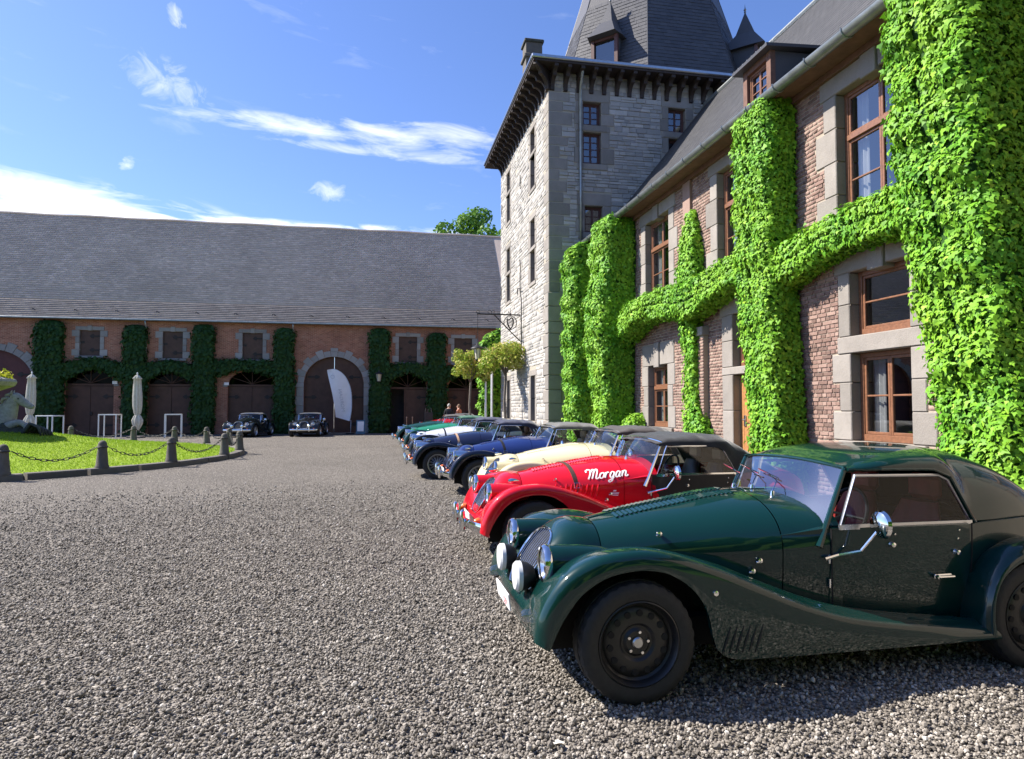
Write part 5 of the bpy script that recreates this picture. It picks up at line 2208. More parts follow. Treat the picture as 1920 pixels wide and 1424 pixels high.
def g_seam(s, x, z0, z1):
    mb = MB()
    pts = []
    for z in np.linspace(z0, z1, 8):
        pts.append((x, s * (tub_w(x) + .010 - .05 * (1 - (z - .28) / .56) ** 2 * (0 if x < 1.5 else 1)), z))
    mb.tube(pts, .004, 5)
    return mb


def g_underbody():
    mb = MB()
    mb.box((1.4, 0, .27), (3.2, 1.0, .16))
    for s in (-1, 1):
        mb.box((.16, s * .40, .42), (1.15, .02, .46))
        mb.box((2.5, s * .555, .42), (.8, .02, .5))
        mb.box((1.42, s * .58, .245), (1.5, .34, .04))
    mb.tube([(0, -.66, .32), (0, .66, .32)], .035, 8)
    mb.tube([(2.49, -.66, .32), (2.49, .66, .32)], .05, 8)
    return mb


def g_apron():
    mb = MB()
    P = []
    for t in np.linspace(0, 1, 8):
        z = .50 - .26 * t
        row = []
        for y in np.linspace(-.66, .66, 25):
            x = -.46 - .055 * math.sin(math.pi * min(1, t * 1.1)) + .04 * (abs(y) / .66) ** 3 - .02 * t
            row.append((x, y, z + .04 * (abs(y) / .66) ** 2))
        P.append(row)
    mb.grid(P, flip=True)
    return mb


def g_tyre(tr=.318, wd=.195, rim=.215):
    """outer face towards -y; tread cut into blocks"""
    mb = MB()
    n = 96
    h = wd / 2
    prof = [(rim, -h * .86), (rim + .012, -h * .97), (rim + .045, -h * 1.03), (tr - .04, -h * 1.03), (tr - .02, -h * .97),
            (tr - .006, -h * .86), (tr, -h * .62), (tr, -h * .40), (tr - .009, -h * .38), (tr - .009, -h * .30), (tr + .001, -h * .28),
            (tr + .001, h * .28), (tr - .009, h * .30), (tr - .009, h * .38), (tr, h * .40), (tr, h * .62), (tr - .006, h * .86),
            (tr - .02, h * .97), (tr - .04, h * 1.03), (rim + .045, h * 1.03), (rim, h * .86)]
    vs, fs = [], []
    for i, (r, y) in enumerate(prof):
        for k in range(n):
            t = 2 * math.pi * (k + (.3 if abs(y) > h * .5 else 0)) / n
            rr = r
            if tr - .03 < r and k % 3 == 0 and abs(y) > h * .39:
                rr = r - .006
            vs.append((rr * math.cos(t), y, rr * math.sin(t)))
    for i in range(len(prof) - 1):
        for k in range(n):
            k2 = (k + 1) % n
            fs.append((i * n + k, i * n + k2, (i + 1) * n + k2, (i + 1) * n + k))
    mb.add(vs, fs)
    return mb


def g_disc_rim():
    mb = MB()
    mb.lathe([(.218, -.088), (.222, -.096), (.216, -.099), (.205, -.085), (.198, -.055), (.185, -.045), (.172, -.056),
              (.135, -.064), (.10, -.062), (.085, -.05), (.075, -.05), (.06, -.062), (.0, -.062)], 56, 'y')
    mb.lathe([(.216, -.09), (.20, 0), (.216, .085)], 40, 'y')
    return mb


def g_hole_discs():
    mb = MB()
    for k in range(14):
        a = 2 * math.pi * (k + .3) / 14
        mb.lathe([(.0, -.0655), (.0175, -.0655), (.0185, -.058)], 14, 'y', (.152 * math.cos(a), 0, .152 * math.sin(a)))  # dark discs on the solid rim stand for the shade in its holes
    return mb


def g_nuts():
    mb = MB()
    for k in range(5):
        a = 2 * math.pi * (k + .1) / 5
        mb.lathe([(.0, -.075), (.008, -.074), (.009, -.06), (.009, -.045)], 8, 'y', (.056 * math.cos(a), 0, .056 * math.sin(a)))
    return mb


def g_cap(r=.03):
    mb = MB()
    mb.lathe([(.0, -.078), (r * .8, -.077), (r, -.071), (r, -.05)], 20, 'y')
    return mb


def g_wire_rim():
    mb = MB()
    mb.lathe([(.214, -.084), (.222, -.094), (.218, -.10), (.206, -.094), (.197, -.078), (.19, -.05), (.182, -.02), (.184, .02), (.2, .06), (.216, .085)], 48, 'y')
    return mb


def g_wire_spokes():
    mb = MB()
    for k in range(30):
        for (r0, y0, r1, y1, da) in ((.045, -.085, .186, -.035, .22), (.045, -.02, .186, -.015, -.3)):
            a = 2 * math.pi * k / 30
            b = a + da * (1 if k % 2 else -1)
            mb.tube([(r0 * math.cos(a), y0, r0 * math.sin(a)), (r1 * math.cos(b), y1, r1 * math.sin(b))], .0032, 4, caps=False)
    return mb


def g_wire_hub():
    mb = MB()
    mb.lathe([(.0, -.118), (.02, -.117), (.03, -.108), (.032, -.09), (.042, -.085), (.046, -.07), (.046, .0)], 18, 'y')
    return mb


def g_brake():
    mb = MB()
    mb.lathe([(.0, -.01), (.17, -.01), (.185, .01), (.185, .05)], 24, 'y')
    return mb


def g_headlight_pod(sx=0):
    mb = MB()
    mb.lathe([(.098, -.01), (.102, .02), (.102, .08), (.098, .18), (.085, .30), (.055, .42), (.0, .5)], 28, 'x')
    return mb


def g_headlight_rim(r=.1):
    mb = MB()
    mb.lathe([(r * .9, -.026), (r * .97, -.03), (r * 1.05, -.018), (r * 1.06, .0), (r * 1.0, .012)], 28, 'x')
    return mb


def g_headlight_lens(r=.1):
    mb = MB()
    mb.lathe([(.0, -.052), (r * .3, -.050), (r * .6, -.043), (r * .8, -.034), (r * .93, -.024)], 24, 'x')
    return mb


def g_reflector(r=.1):
    mb = MB()
    mb.lathe([(r * .93, -.015), (r * .7, .012), (r * .35, .03), (.0, .036)], 24, 'x')
    mb.lathe([(.0, -.014), (.014, -.01), (.014, .03)], 10, 'x')
    return mb


def g_spot_body():
    mb = MB()
    mb.lathe([(.083, -.012), (.085, .01), (.075, .05), (.05, .085), (.0, .10)], 22, 'x')
    mb.tube([(.04, 0, -.06), (.05, 0, -.15)], .012, 8)
    return mb


def g_spot_cover(r=.086):
    mb = MB()
    mb.lathe([(.0, -.038), (r * .5, -.036), (r * .86, -.03), (r, -.016), (r, .008)], 26, 'x')
    return mb


def g_small_lamp():
    mb = MB()
    mb.lathe([(.0, -.055), (.02, -.05), (.032, -.035), (.038, -.01), (.038, .0)], 16, 'x')
    return mb


def screen_pts(rise=0.0):
    top = [(1.40 - .02 * (1 - (y / .55) ** 2), y, 1.185 + rise + .03 * (1 - (y / .55) ** 2)) for y in np.linspace(-.55, .55, 11)]
    bot = [(1.235 - .06 * (1 - (y / .575) ** 2), y, .815 + .16 * (1 - (abs(y) / .575) ** 2.2)) for y in np.linspace(-.575, .575, 11)]
    return bot, top


def g_screen_glass():
    mb = MB()
    bot, top = screen_pts()
    P = [[tuple(np.array(b) * (1 - t) + np.array(c) * t) for b, c in zip(bot, top)] for t in np.linspace(0.02, .98, 5)]
    mb.grid(P)
    return mb


def g_screen_frame(r=.012):
    mb = MB()
    bot, top = screen_pts()
    mb.tube(top, r, 8)
    mb.tube(bot, r * .8, 8)
    for s in (0, -1):
        p0, p1 = np.array(bot[s]), np.array(top[s])
        d = (p1 - p0)
        foot = p0 - d * .22 + np.array([-.01, .012 * (1 if s else -1), 0])
        mb.tube([tuple(foot), tuple(p0), tuple(p1)], [r * 1.9, r * 1.5, r * 1.25], 8)
    return mb


def g_wipers():
    mb = MB()
    for y in (-.22, .02, .26):
        mb.lathe([(.0, .03), (.012, .028), (.016, .01), (.02, -.01)], 10, 'z', (1.13, y, float(bon_point(1.13, y).z)))
        z = float(bon_point(1.13, y).z) + .03
        mb.tube([(1.13, y, z), (1.21, y + .08, z + .05), (1.265, y + .26, z + .08)], .004, 5)
        mb.tube([(1.25, y + .12, z + .06), (1.275, y + .40, z + .10)], .005, 5)
    return mb


WIN = [(1.315, .85), (1.425, 1.145), (2.0, 1.14), (2.065, 1.11), (2.215, .85)]


def g_side_frame(s, r=.011):
    mb = MB()
    pts = [(x, s * (.60 + .02 * (1.15 - z)), z) for x, z in WIN]
    mb.tube(pts, r, 8, closed=True)
    # lower rail is taller
    mb.box((1.765, s * .612, .848), (.91, .016, .03))
    return mb


def g_side_glass(s):
    mb = MB()
    mb.poly([(x, s * (.60 + .02 * (1.15 - z)), z) for x, z in WIN])
    return mb


def g_hardtop():
    mb = MB()
    xs = np.r_[np.linspace(1.38, 2.0, 12), np.linspace(2.03, 2.25, 7), np.linspace(2.31, 3.08, 15)]
    cr = pchip([1.41, 1.6, 1.85, 2.1, 2.35, 2.6, 2.85, 3.0, 3.08], [1.215, 1.272, 1.298, 1.302, 1.276, 1.205, 1.055, .93, .855], xs)
    w = pchip([1.41, 1.7, 2.1, 2.35, 2.6, 2.85, 3.08], [.565, .60, .615, .61, .575, .50, .38], xs)
    lo = pchip([1.41, 1.75, 2.0, 2.08, 2.235, 2.6, 3.08], [1.165, 1.175, 1.165, 1.11, .858, .868, .82], xs)
    S = []
    for i, x in enumerate(xs):
        th = np.linspace(0, math.pi / 2, 17)
        p = 2 / 2.7
        # lower edge: narrow band at the cant rail, full flank behind the window
        y = w[i] * np.sin(th) ** p
        hh = cr[i] - lo[i]
        z = lo[i] + hh * np.cos(th) ** (p if hh < .2 else 2 / (2.7 - .6 * min(1, (hh - .2) / .2)))
        pts = [(x, y[k], z[k]) for k in range(17)]
        pts.append((x, w[i] - .012, lo[i] - .008))
        S.append(pts)
    mirror_grid(mb, S)
    return mb


def g_drip(s):
    """bright strip along the cant rail and the rear pillar"""
    mb = MB()
    mb.tube([(1.40, s * .575, 1.18), (1.6, s * .60, 1.18), (1.95, s * .618, 1.176), (2.07, s * .62, 1.13), (2.24, s * .622, .85)], .008, 6)
    return mb


def g_quarter_window(s):
    mb = MB()
    mb.poly([(2.36, s * .617, .895), (2.24, s * .618, 1.10), (2.34, s * .612, 1.13), (2.62, s * .56, 1.02), (2.86, s * .50, .90)], (0, s * .004, 0))
    return mb


def g_softtop(var=0):
    mb = MB()
    xs = np.r_[np.linspace(1.355, 2.08, 16), np.linspace(2.12, 2.3, 6), np.linspace(2.34, 2.88, 11)]
    cr = pchip([1.355, 1.40, 1.7, 1.98, 2.2, 2.36, 2.6, 2.88], [1.19, 1.225, 1.262, 1.258, 1.235, 1.14, .99, .86], xs)
    w = pchip([1.355, 1.7, 2.1, 2.36, 2.6, 2.88], [.57, .60, .615, .60, .56, .47], xs)
    lo = pchip([1.355, 1.40, 1.98, 2.07, 2.24, 2.6, 2.88], [1.16, 1.155, 1.14, 1.10, .86, .865, .83], xs)
    S = []
    for i, x in enumerate(xs):
        th = np.linspace(0, math.pi / 2, 17)
        p = 2 / 3.4
        y = w[i] * np.sin(th) ** p
        hh = cr[i] - lo[i]
        z = lo[i] + hh * np.cos(th) ** p
        sag = .008 * math.sin(x * 21 + var) + .006 * math.sin(x * 37 + var * 2)
        pts = [(x, y[k], z[k] + sag * math.sin(th[k] * 2 + .3) + .004 * math.sin(y[k] * 23 + x * 9)) for k in range(17)]
        pts.append((x, w[i] + .006, lo[i] - .012))
        pts.append((x, w[i] - .02, lo[i] - .006))
        S.append(pts)
    mirror_grid(mb, S)
    return mb


def g_rear_window():
    mb = MB()
    mb.poly([(2.50, -.30, 1.075), (2.50, .30, 1.075), (2.66, .28, .975), (2.66, -.28, .975)])
    return mb


def g_dash():
    mb = MB()
    P = [[(1.36 + .03 * t, y, .95 - .25 * t - .12 * (abs(y) / .56) ** 3) for y in np.linspace(-.56, .56, 15)] for t in np.linspace(0, 1, 4)]
    mb.grid(P)
    return mb


def g_cockpit_floor():
    mb = MB()
    mb.box((1.85, 0, .36), (1.1, 1.1, .05))
    mb.box((2.42, 0, .58), (.06, 1.12, .48))
    mb.box((1.75, 0, .46), (.8, .16, .2), ch=.03)
    return mb


def g_seat(y):
    mb = MB()
    mb.box((1.80, y, .48), (.5, .44, .16), ch=.05)
    P = []
    for t in np.linspace(0, 1, 9):
        z = .50 + .44 * t
        w = .22 * (1 - .35 * max(0, t - .6) / .4)
        row = []
        for a in np.linspace(-math.pi, math.pi, 21):
            row.append((2.04 + .12 * t + .06 * math.cos(a), y + w * (1 if abs(math.sin(a)) < 1e-9 else 1) * math.sin(a), z))
        P.append(row)
    P.append([(2.16, y, .95)] * 21)
    mb.grid(P)
    return mb


def g_headrest(y):
    mb = MB()
    mb.box((2.20, y, 1.03), (.09, .25, .17), ch=.035)
    return mb


def g_steering(y=-.29):
    mb = MB()
    c = Vector((1.60, y, .86))
    u = Vector((0, 1, 0))
    w = Vector((.35, 0, .94))
    mb.tube([c + (u * math.cos(a) + w * math.sin(a)) * .18 for a in np.linspace(0, 2 * math.pi, 28)[:-1]], .012, 6, closed=True)
    for a in (0, math.pi, -math.pi / 2):
        mb.tube([c, c + (u * math.cos(a) + w * math.sin(a)) * .175], .009, 5)
    mb.tube([c, (1.38, y, .78)], .018, 6)
    return mb


def g_bumper():
    mb = MB()
    P = []
    for y in np.linspace(-.70, .70, 31):
        x = -.64 + .12 * (abs(y) / .70) ** 2.5
        row = []
        for a in np.linspace(0, 2 * math.pi, 11)[:-1]:
            row.append((x + .020 * math.cos(a), y, .375 + .048 * math.sin(a)))
        P.append(row)
    mb.grid(P, wrap=True)
    return mb


def g_overrider(y):
    mb = MB()
    mb.lathe([(.0, -.11), (.024, -.10), (.032, -.05), (.034, .0), (.032, .06), (.026, .10), (.0, .125)], 14, 'z', (-.665, y, .39))
    mb.tube([(-.70, y, .38), (-.50, y, .36)], .018, 6)
    return mb


def g_plate():
    mb = MB()
    mb.box((-.575, 0, .40), (.012, .40, .10), rot=(0, R(-8), 0), ch=.004)
    return mb


def g_mirror():
    mb = MB()
    b = Vector((1.30, -.615, .69))
    e = Vector((1.39, -.69, .725))
    h = Vector((1.455, -.75, .85))
    mb.tube([b + Vector((-.09, .0, -.02)), b, e], [.012, .010, .009], 7)
    mb.tube([e, h], .008, 6)
    mb.lathe([(.0, -.03), (.045, -.032), (.074, -.014), (.082, .006), (.075, .012), (.0, .014)], 24, 'x', (h.x + .02, h.y, h.z + .03))
    return mb


def g_louvres(rows, x0, x1, n, wd):
    mb = MB()
    for y in rows:
        for x in np.linspace(x0, x1, n):
            p = bon_point(x, y)
            q = bon_point(x, y + .02)
            ang = math.atan2(q.z - p.z, .02)
            sl = math.atan2(bon_point(x + .05, y).z - p.z, .05)
            m = Matrix.Rotation(ang, 3, 'X') @ Matrix.Rotation(-sl - .28, 3, 'Y')
            mb.box((p.x, p.y, p.z + .003), (.024, wd, .008), rot=m, ch=.003)
    return mb


def g_side_louvres(s, x0=.28, x1=.70, n=9, z=.66, h=.19, lean=.28):
    mb = MB()
    for x in np.linspace(x0, x1, n):
        pts = []
        for t in np.linspace(-.5, .5, 5):
            xx = x + lean * h * t
            zz = z + h * t
            pts.append((xx, s * (bon_y(xx, zz) + .003), zz))
        mb.tube(pts, [.005, .013, .015, .013, .005], 6)
    return mb


def g_wing_louvres(s):
    mb = MB()
    for x in np.linspace(.47, .66, 6):
        mb.tube([(x - .012, s * .803, .245), (x + .012, s * .8045, .315), (x + .036, s * .803, .385)], [.003, .007, .003], 6)
    return mb


def g_catches(s):
    mb = MB()
    for (x, z) in ((.30, .80), (.80, .60), (.84, .66)):
        y = s * bon_y(x, z)
        mb.lathe([(.0, .034), (.014, .03), (.012, .016), (.008, .012), (.008, -.005)], 10, 'y', (x, y, z)) if s > 0 else \
            mb.lathe([(.0, -.034), (.014, -.03), (.012, -.016), (.008, -.012), (.008, .005)], 10, 'y', (x, y, z))
        mb.box((x + .005, y + s * .004, z - .014), (.04, .008, .012), ch=.003)
    return mb


def g_hinges(s):
    mb = MB()
    for z in (.50, .64):
        mb.tube([(1.25, s * (tub_w(1.25) + .006), z), (1.25, s * (tub_w(1.25) + .008), z + .05)], .009, 8)
    for (x, z) in ((1.64, .74), (2.08, .68)):
        mb.lathe([(.0, s * .03), (.014, s * .026), (.016, s * .01), (.020, 0)], 10, 'y', (x, s * tub_w(x), z))
    for (x, z) in ((1.66, .80), (2.10, .81), (2.09, .76)):
        mb.lathe([(.0, s * .014), (.006, s * .012), (.007, 0)], 8, 'y', (x, s * (tub_w(x)), z))
    return mb


def g_handle(s):
    mb = MB()
    x, z = 1.98, .54
    y = s * (tub_w(x) - .004)
    mb.box((x, y + s * .012, z), (.12, .012, .028), ch=.005)
    mb.tube([(x - .05, y + s * .03, z), (x + .06, y + s * .03, z)], .009, 8)
    mb.lathe([(.0, s * .04), (.012, s * .034), (.014, 0)], 10, 'y', (x - .045, y, z))
    return mb


def g_wing_lamp(s):
    """round reflector on the wing flank and the side lamp on its top"""
    mb = MB()
    mb.lathe([(.0, s * .012), (.014, s * .010), (.017, 0)], 12, 'y', (.42, s * .803, .565))
    return mb


def g_side_lamp(s):
    mb = MB()
    mb.lathe([(.0, -.05), (.018, -.045), (.026, -.02), (.026, .0), (.02, .03), (.0, .07)], 14, 'x', (-.20, s * .60, .82))
    return mb


def g_strap(x0=.50, wd=.045):
    """leather strap over the bonnet"""
    P = []
    sec = bon_section(x0, 15, .55)
    ys = np.r_[-sec[::-1, 0], sec[1:, 0]]
    zs = np.r_[sec[::-1, 1], sec[1:, 1]]
    r = np.c_[ys, zs - .55]
    nr = r / np.maximum(np.linalg.norm(r, axis=1, keepdims=True), 1e-6)
    mb = MB()
    outer, inner = [], []
    for d, lst in ((.007, outer), (.0, inner)):
        pass
    for i in range(len(ys)):
        lean = (zs[i] - .8) * -.18
        o = (ys[i] + nr[i, 0] * .007, zs[i] + nr[i, 1] * .007)
        q = (ys[i], zs[i])
        P.append([(x0 + lean - wd / 2, *q), (x0 + lean - wd / 2, *o), (x0 + lean + wd / 2, *o), (x0 + lean + wd / 2, *q)])
    mb.grid(P, flip=True)
    return mb


def g_buckle(x0=.50, s=-1):
    mb = MB()
    z = .74
    y = s * (bon_y(x0, z) + .012)
    lean = (z - .8) * -.18
    pts = [(x0 + lean + a * .03, y, z + b * .025) for a, b in ((-1, -1), (1, -1), (1, 1), (-1, 1))]
    mb.tube(pts, .005, 6, closed=True)
    return mb


def g_flyscreens():
    mb = MB()
    for y in (-.30, .28):
        mb.poly([(1.14, y - .13, 1.0), (1.14, y + .13, 1.0), (1.22, y + .12, 1.16), (1.22, y + .05, 1.20), (1.22, y - .05, 1.20), (1.22, y - .12, 1.16)], (.006, 0, 0))
    return mb


def text_mesh(body, size, shear=0.0, bold=0.0, align='CENTER', extrude=0.0, spacing=1.0):
    cu = bpy.data.curves.new('lettering', 'FONT')
    cu.body = body
    cu.size = size
    cu.shear = shear
    cu.offset = bold
    cu.extrude = extrude
    cu.space_character = spacing
    cu.align_x = align
    cu.align_y = 'CENTER'
    cu.resolution_u = 4
    o = bpy.data.objects.new('lettering', cu)
    COL.objects.link(o)
    dg = bpy.context.evaluated_depsgraph_get()
    me = bpy.data.meshes.new_from_object(o.evaluated_get(dg))
    bpy.data.objects.remove(o)
    bpy.data.curves.remove(cu)
    return me


def map_mesh(me, fn, mat):
    for v in me.vertices:
        v.co = fn(v.co)
    me.materials.clear()
    me.materials.append(MATS[mat])
    me.update()
    return me


def add_wheel(car, x, y, side, style, detail, steer=0.0):
    w = link('wheel', None, car, (x, y, .318), (0, 0, (0 if side < 0 else math.pi) + steer))
    cpart('tyre', 'tyre', g_tyre, 'rubber', w, True, 30)
    if style == 'disc':
        cpart('rim', 'disc_rim', g_disc_rim, 'wheel_black', w)
        for nm, fn, mt in (('hole_disc', g_hole_discs, 'underbody'), ('wheel_nut', g_nuts, 'chrome')):
            for i, one in enumerate(islands(fn())):
                cpart(nm, '%s%d' % (nm, i), lambda: one, mt, w)
        cpart('hub_cap', 'hubcap', g_cap, 'steel_grey', w)
    else:
        cpart('rim', 'wire_rim', g_wire_rim, style, w)
        tag(cpart('spokes', 'wire_spokes', g_wire_spokes, style, w, False), kind='stuff')
        cpart('hub', 'wire_hub', g_wire_hub, 'chrome', w)
        cpart('brake_drum', 'brake', g_brake, 'underbody', w)
    return w


def make_car(name, label, loc, rz, paint, wing=None, top='soft', hood='hood_black', seats='black_leather',
             wheel='wheel_silver', door=None, strap=None, bumper=True, spots=None, detail=2, frame='chrome',
             lamps='chrome', flyscreen=False, plate=True, seat_face=True, grille='chrome', side_louv=True,
             wing_louv=False, top_louv=True, indicator=None, near=False):
    car = thing(name, label, 'car', loc, rz, 'vintage style roadsters parked in the courtyard')
    wing = wing or paint
    door = door or paint
    bon = cpart('bonnet', 'bonnet', lambda: g_bonnet(-.035, .98), paint, car)
    if top_louv:
        if near:
            for i, one in enumerate(islands(g_louvres((-.085, .085), .12, .90, 26, .10))):
                cpart('louvre', 'louvre%d' % i, lambda: one, paint, bon)
        else:
            tag(cpart('louvres', 'louvres', lambda: g_louvres((-.085, .085), .12, .90, 26, .10), paint, bon), kind='stuff')
        cpart('hinge', 'bonnet_hinge', lambda: MB().tube([(x, 0, float(bon_top(x)) + .001) for x in np.linspace(-.03, 1.3, 12)], .006, 6), paint, bon)
    if side_louv:
        for s in (-1, 1):
            for i, one in enumerate(islands(g_side_louvres(s))):
                cpart('side_louvre', 'side_louvre%d_%d' % (s, i), lambda: one, paint, bon)
    for s in (-1, 1):
        tag(cpart('bonnet_catches', 'catches%d' % s, lambda: g_catches(s), 'chrome', bon), kind='stuff')
    sh = cpart('radiator_cowl', 'shell', g_shell, paint, car)
    gr = cpart('grille', 'grille_back', g_grille_back, 'underbody', car, False)
    if near:
        for i, one in enumerate(islands(g_slats())):
            cpart('grille_bar', 'slat%d' % i, lambda: one, grille, gr)
    else:
        tag(cpart('grille_bars', 'slats', g_slats, grille, gr), kind='stuff')
    cpart('grille_surround', 'ring', g_ring, grille if grille != 'steel_grey' else paint, gr)
    cpart('scuttle', 'scuttle', g_scuttle, paint, car)
    body = cpart('body', 'tub', g_tub, paint, car)
    cpart('underbody', 'underbody', g_underbody, 'underbody', car, False)
    cpart('front_apron', 'apron', g_apron, wing, car)
    for s in (-1, 1):
        wf = cpart('front_wing', 'fw%d' % s, lambda: g_wing(True, s), wing, car)
        if wing_louv:
            for i, one in enumerate(islands(g_wing_louvres(s))):
                cpart('wing_louvre', 'wl%d_%d' % (s, i), lambda: one, 'black_trim', wf)
            cpart('side_reflector', 'wr%d' % s, lambda: g_wing_lamp(s), 'chrome', wf)
        else:
            cpart('side_lamp', 'sidelamp%d' % s, lambda: g_side_lamp(s), 'chrome', wf)
        cpart('rear_wing', 'rw%d' % s, lambda: g_wing(False, s), wing, car)
        d = cpart('door', 'door%d' % s, lambda: g_door(s), door, car)
        tag(cpart('door_fittings', 'hinges%d' % s, lambda: g_hinges(s), 'chrome', d), kind='stuff')
        cpart('door_handle', 'handle%d' % s, lambda: g_handle(s), 'chrome', d)
        cpart('door_seam', 'seam%d' % s, lambda: MB().add(g_seam(s, 1.262, .36, .84).v, g_seam(s, 1.262, .36, .84).f)
              .add(g_seam(s, 2.19, .42, .85).v, g_seam(s, 2.19, .42, .85).f), 'underbody', d)
        # lamps
        pod = cpart('headlamp', 'pod', g_headlight_pod, paint if lamps == 'paint' else lamps, car, loc=(-.415, s * .455, .68))
        cpart('lamp_rim', 'hl_rim', g_headlight_rim, 'chrome', pod)
        cpart('lamp_reflector', 'hl_refl', g_reflector, 'reflector', pod)
        cpart('lamp_lens', 'hl_lens', g_headlight_lens, 'lamp_glass', pod)
        cpart('indicator', 'small_lamp', g_small_lamp, indicator or 'orange_lens', car, loc=(-.525, s * .52, .42))
        # side screens
        sf = cpart('side_screen', 'sframe%d' % s, lambda: g_side_frame(s), 'wheel_silver' if frame != 'chrome' else 'chrome', car)
        cpart('side_glass', 'sglass%d' % s, lambda: g_side_glass(s), 'tinted_glass' if near else 'car_glass', sf, False)
        for x in (0.0, 2.49):
            add_wheel(car, x, s * .69, s, wheel, detail)
        st = cpart('seat', 'seat%d' % s, lambda: g_seat(s * .28), seats, car)
        cpart('headrest', 'hrest%d' % s, lambda: g_headrest(s * .28), seats, st)
    if spots:
        for s in (-1, 1):
            sp = cpart('spot_lamp', 'spotb', g_spot_body, 'black_trim' if spots == 'lamp_white' else 'chrome', car, loc=(-.53, s * .26, .57))
            cpart('lamp_cover', 'spotc', g_spot_cover, spots, sp)
    if bumper:
        bp = cpart('front_bumper', 'bumper', g_bumper, 'chrome', car)
        for s in (-1, 1):
            cpart('overrider', 'over%d' % s, lambda: g_overrider(s * .30), 'chrome', bp)
    if plate:
        cpart('number_plate', 'plate', g_plate, 'plate_white', car, False)
    ws = cpart('windscreen_frame', 'wsf', g_screen_frame, frame, car)
    cpart('windscreen', 'wsg', g_screen_glass, 'screen_glass' if near else 'car_glass', ws)
    tag(cpart('wipers', 'wipers', g_wipers, 'chrome', ws), kind='stuff')
    cpart('dashboard', 'dash', g_dash, seats, car)
    cpart('cockpit_floor', 'cfloor', g_cockpit_floor, 'black_leather', car, False)
    cpart('steering_wheel', 'steer', g_steering, 'black_trim', car)
    if top == 'hard':
        ht = cpart('hard_top', 'hardtop', g_hardtop, hood, car)
        for s in (-1, 1):
            cpart('drip_rail', 'drip%d' % s, lambda: g_drip(s), paint, ht)
    else:
        ht = cpart('soft_top', 'softtop%d' % (abs(hash(name)) * 0 + len(label) % 3), lambda: g_softtop(len(label) % 3), hood, car)
    cpart('rear_window', 'rearwin', g_rear_window, 'car_glass', ht, False)
    cpart('door_mirror', 'mirror', g_mirror, 'chrome', car)
    if strap:
        st = cpart('bonnet_strap', 'strap', lambda: g_strap(), strap, car)
        cpart('buckle', 'buckle', g_buckle, 'chrome', st)
    if flyscreen:
        cpart('aero_screen', 'aero', g_flyscreens, 'car_glass', car, False)
    return car


PAINTS = dict(paint_green=(.0018, .026, .0225), paint_red=(.60, .006, .018), paint_cream=(.74, .66, .42), paint_blue=(.012, .026, .125),
              paint_navy=(.008, .012, .042), paint_silver=(.62, .64, .72), paint_jade=(.02, .20, .11), paint_forest=(.006, .045, .035),
              paint_black=(.008, .009, .010), paint_black_green=(.007, .012, .011), paint_midnight=(.007, .010, .028))
for k_, c_ in PAINTS.items():
    m_paint(k_, c_)

g_car = make_car('roadster', 'dark green hardtop roadster with black disc wheels and white lamp covers, nearest of all', (1.345, 4.16, 0), 0,
                 'paint_green', top='hard', hood='paint_green', seats='red_leather', wheel='disc', bumper=False, spots='lamp_white',
                 frame='paint_green', lamps='paint', grille='chrome', side_louv=False, wing_louv=True, indicator='lamp_glass', near=True)
r_car = make_car('roadster', 'bright red roadster with white lettering on its bonnet and a black door', (1.52, 7.22, 0), 0,
                 'paint_red', hood='hood_black', door='black_trim', strap='strap_brown', seats='black_leather', lamps='paint', spots=None)
c_car = make_car('roadster', 'cream roadster with brown soft top and small clear aero screens', (2.06, 9.95, 0), 0,
                 'paint_cream', hood='hood_brown', door='black_trim', seats='tan_leather', flyscreen=True, lamps='paint')
b_car = make_car('roadster', 'royal blue roadster with dark blue wings, grey folded hood and spoked wheels', (1.76, 12.5, 0), 0,
                 'paint_blue', wing='paint_midnight', hood='hood_grey', door='black_trim', seats='cream_leather', strap='black_leather')
n_car = make_car('roadster', 'navy blue roadster with navy hood and a tan leather bonnet strap', (1.28, 15.5, 0), 0,
                 'paint_navy', wing='paint_midnight', hood='hood_blue', seats='tan_leather', strap='strap_tan', side_louv=False, top_louv=False)
w_car = make_car('roadster', 'silver white roadster with black wings and dark blue hood', (1.38, 19.5, 0), 0,
                 'paint_silver', wing='paint_black', hood='hood_blue', seats='black_leather', strap='black_leather')
j_car = make_car('roadster', 'light green roadster with green soft top beside the silver white one', (1.4, 23.6, 0), 0,
                 'paint_jade', wing='paint_forest', hood='hood_green', seats='black_leather', bumper=True)
f_car = make_car('roadster', 'dark green roadster with brown soft top at the far end of the row', (1.25, 27.4, 0), 0,
                 'paint_forest', hood='hood_brown', seats='red_leather', wheel='disc')
x_car = make_car('roadster', 'red car mostly hidden behind the dark green roadster at the row end', (2.2, 32.2, 0), 0,
                 'paint_red', hood='hood_black', seats='black_leather')
k_car = make_car('roadster', 'black roadster facing the camera in front of the big arched barn door', (-3.75, 37.3, 0), R(86),
                 'paint_black', hood='hood_black', seats='red_leather', spots='chrome')
d_car = make_car('roadster', 'dark roadster facing the camera beside the ivy, left of the arched door', (-6.95, 37.2, 0), R(80),
                 'paint_black_green', hood='hood_black', seats='black_leather', spots='chrome')

# ---- writing on the cars
me = text_mesh('700', .085)
o_ = link('plate_number', map_mesh(me, lambda co: Vector((-.583 + co.y * .14, -.09 - co.x, .40 + co.y)), 'plate_red'), [c for c in g_car.children if c.name.startswith('number_plate')][0])
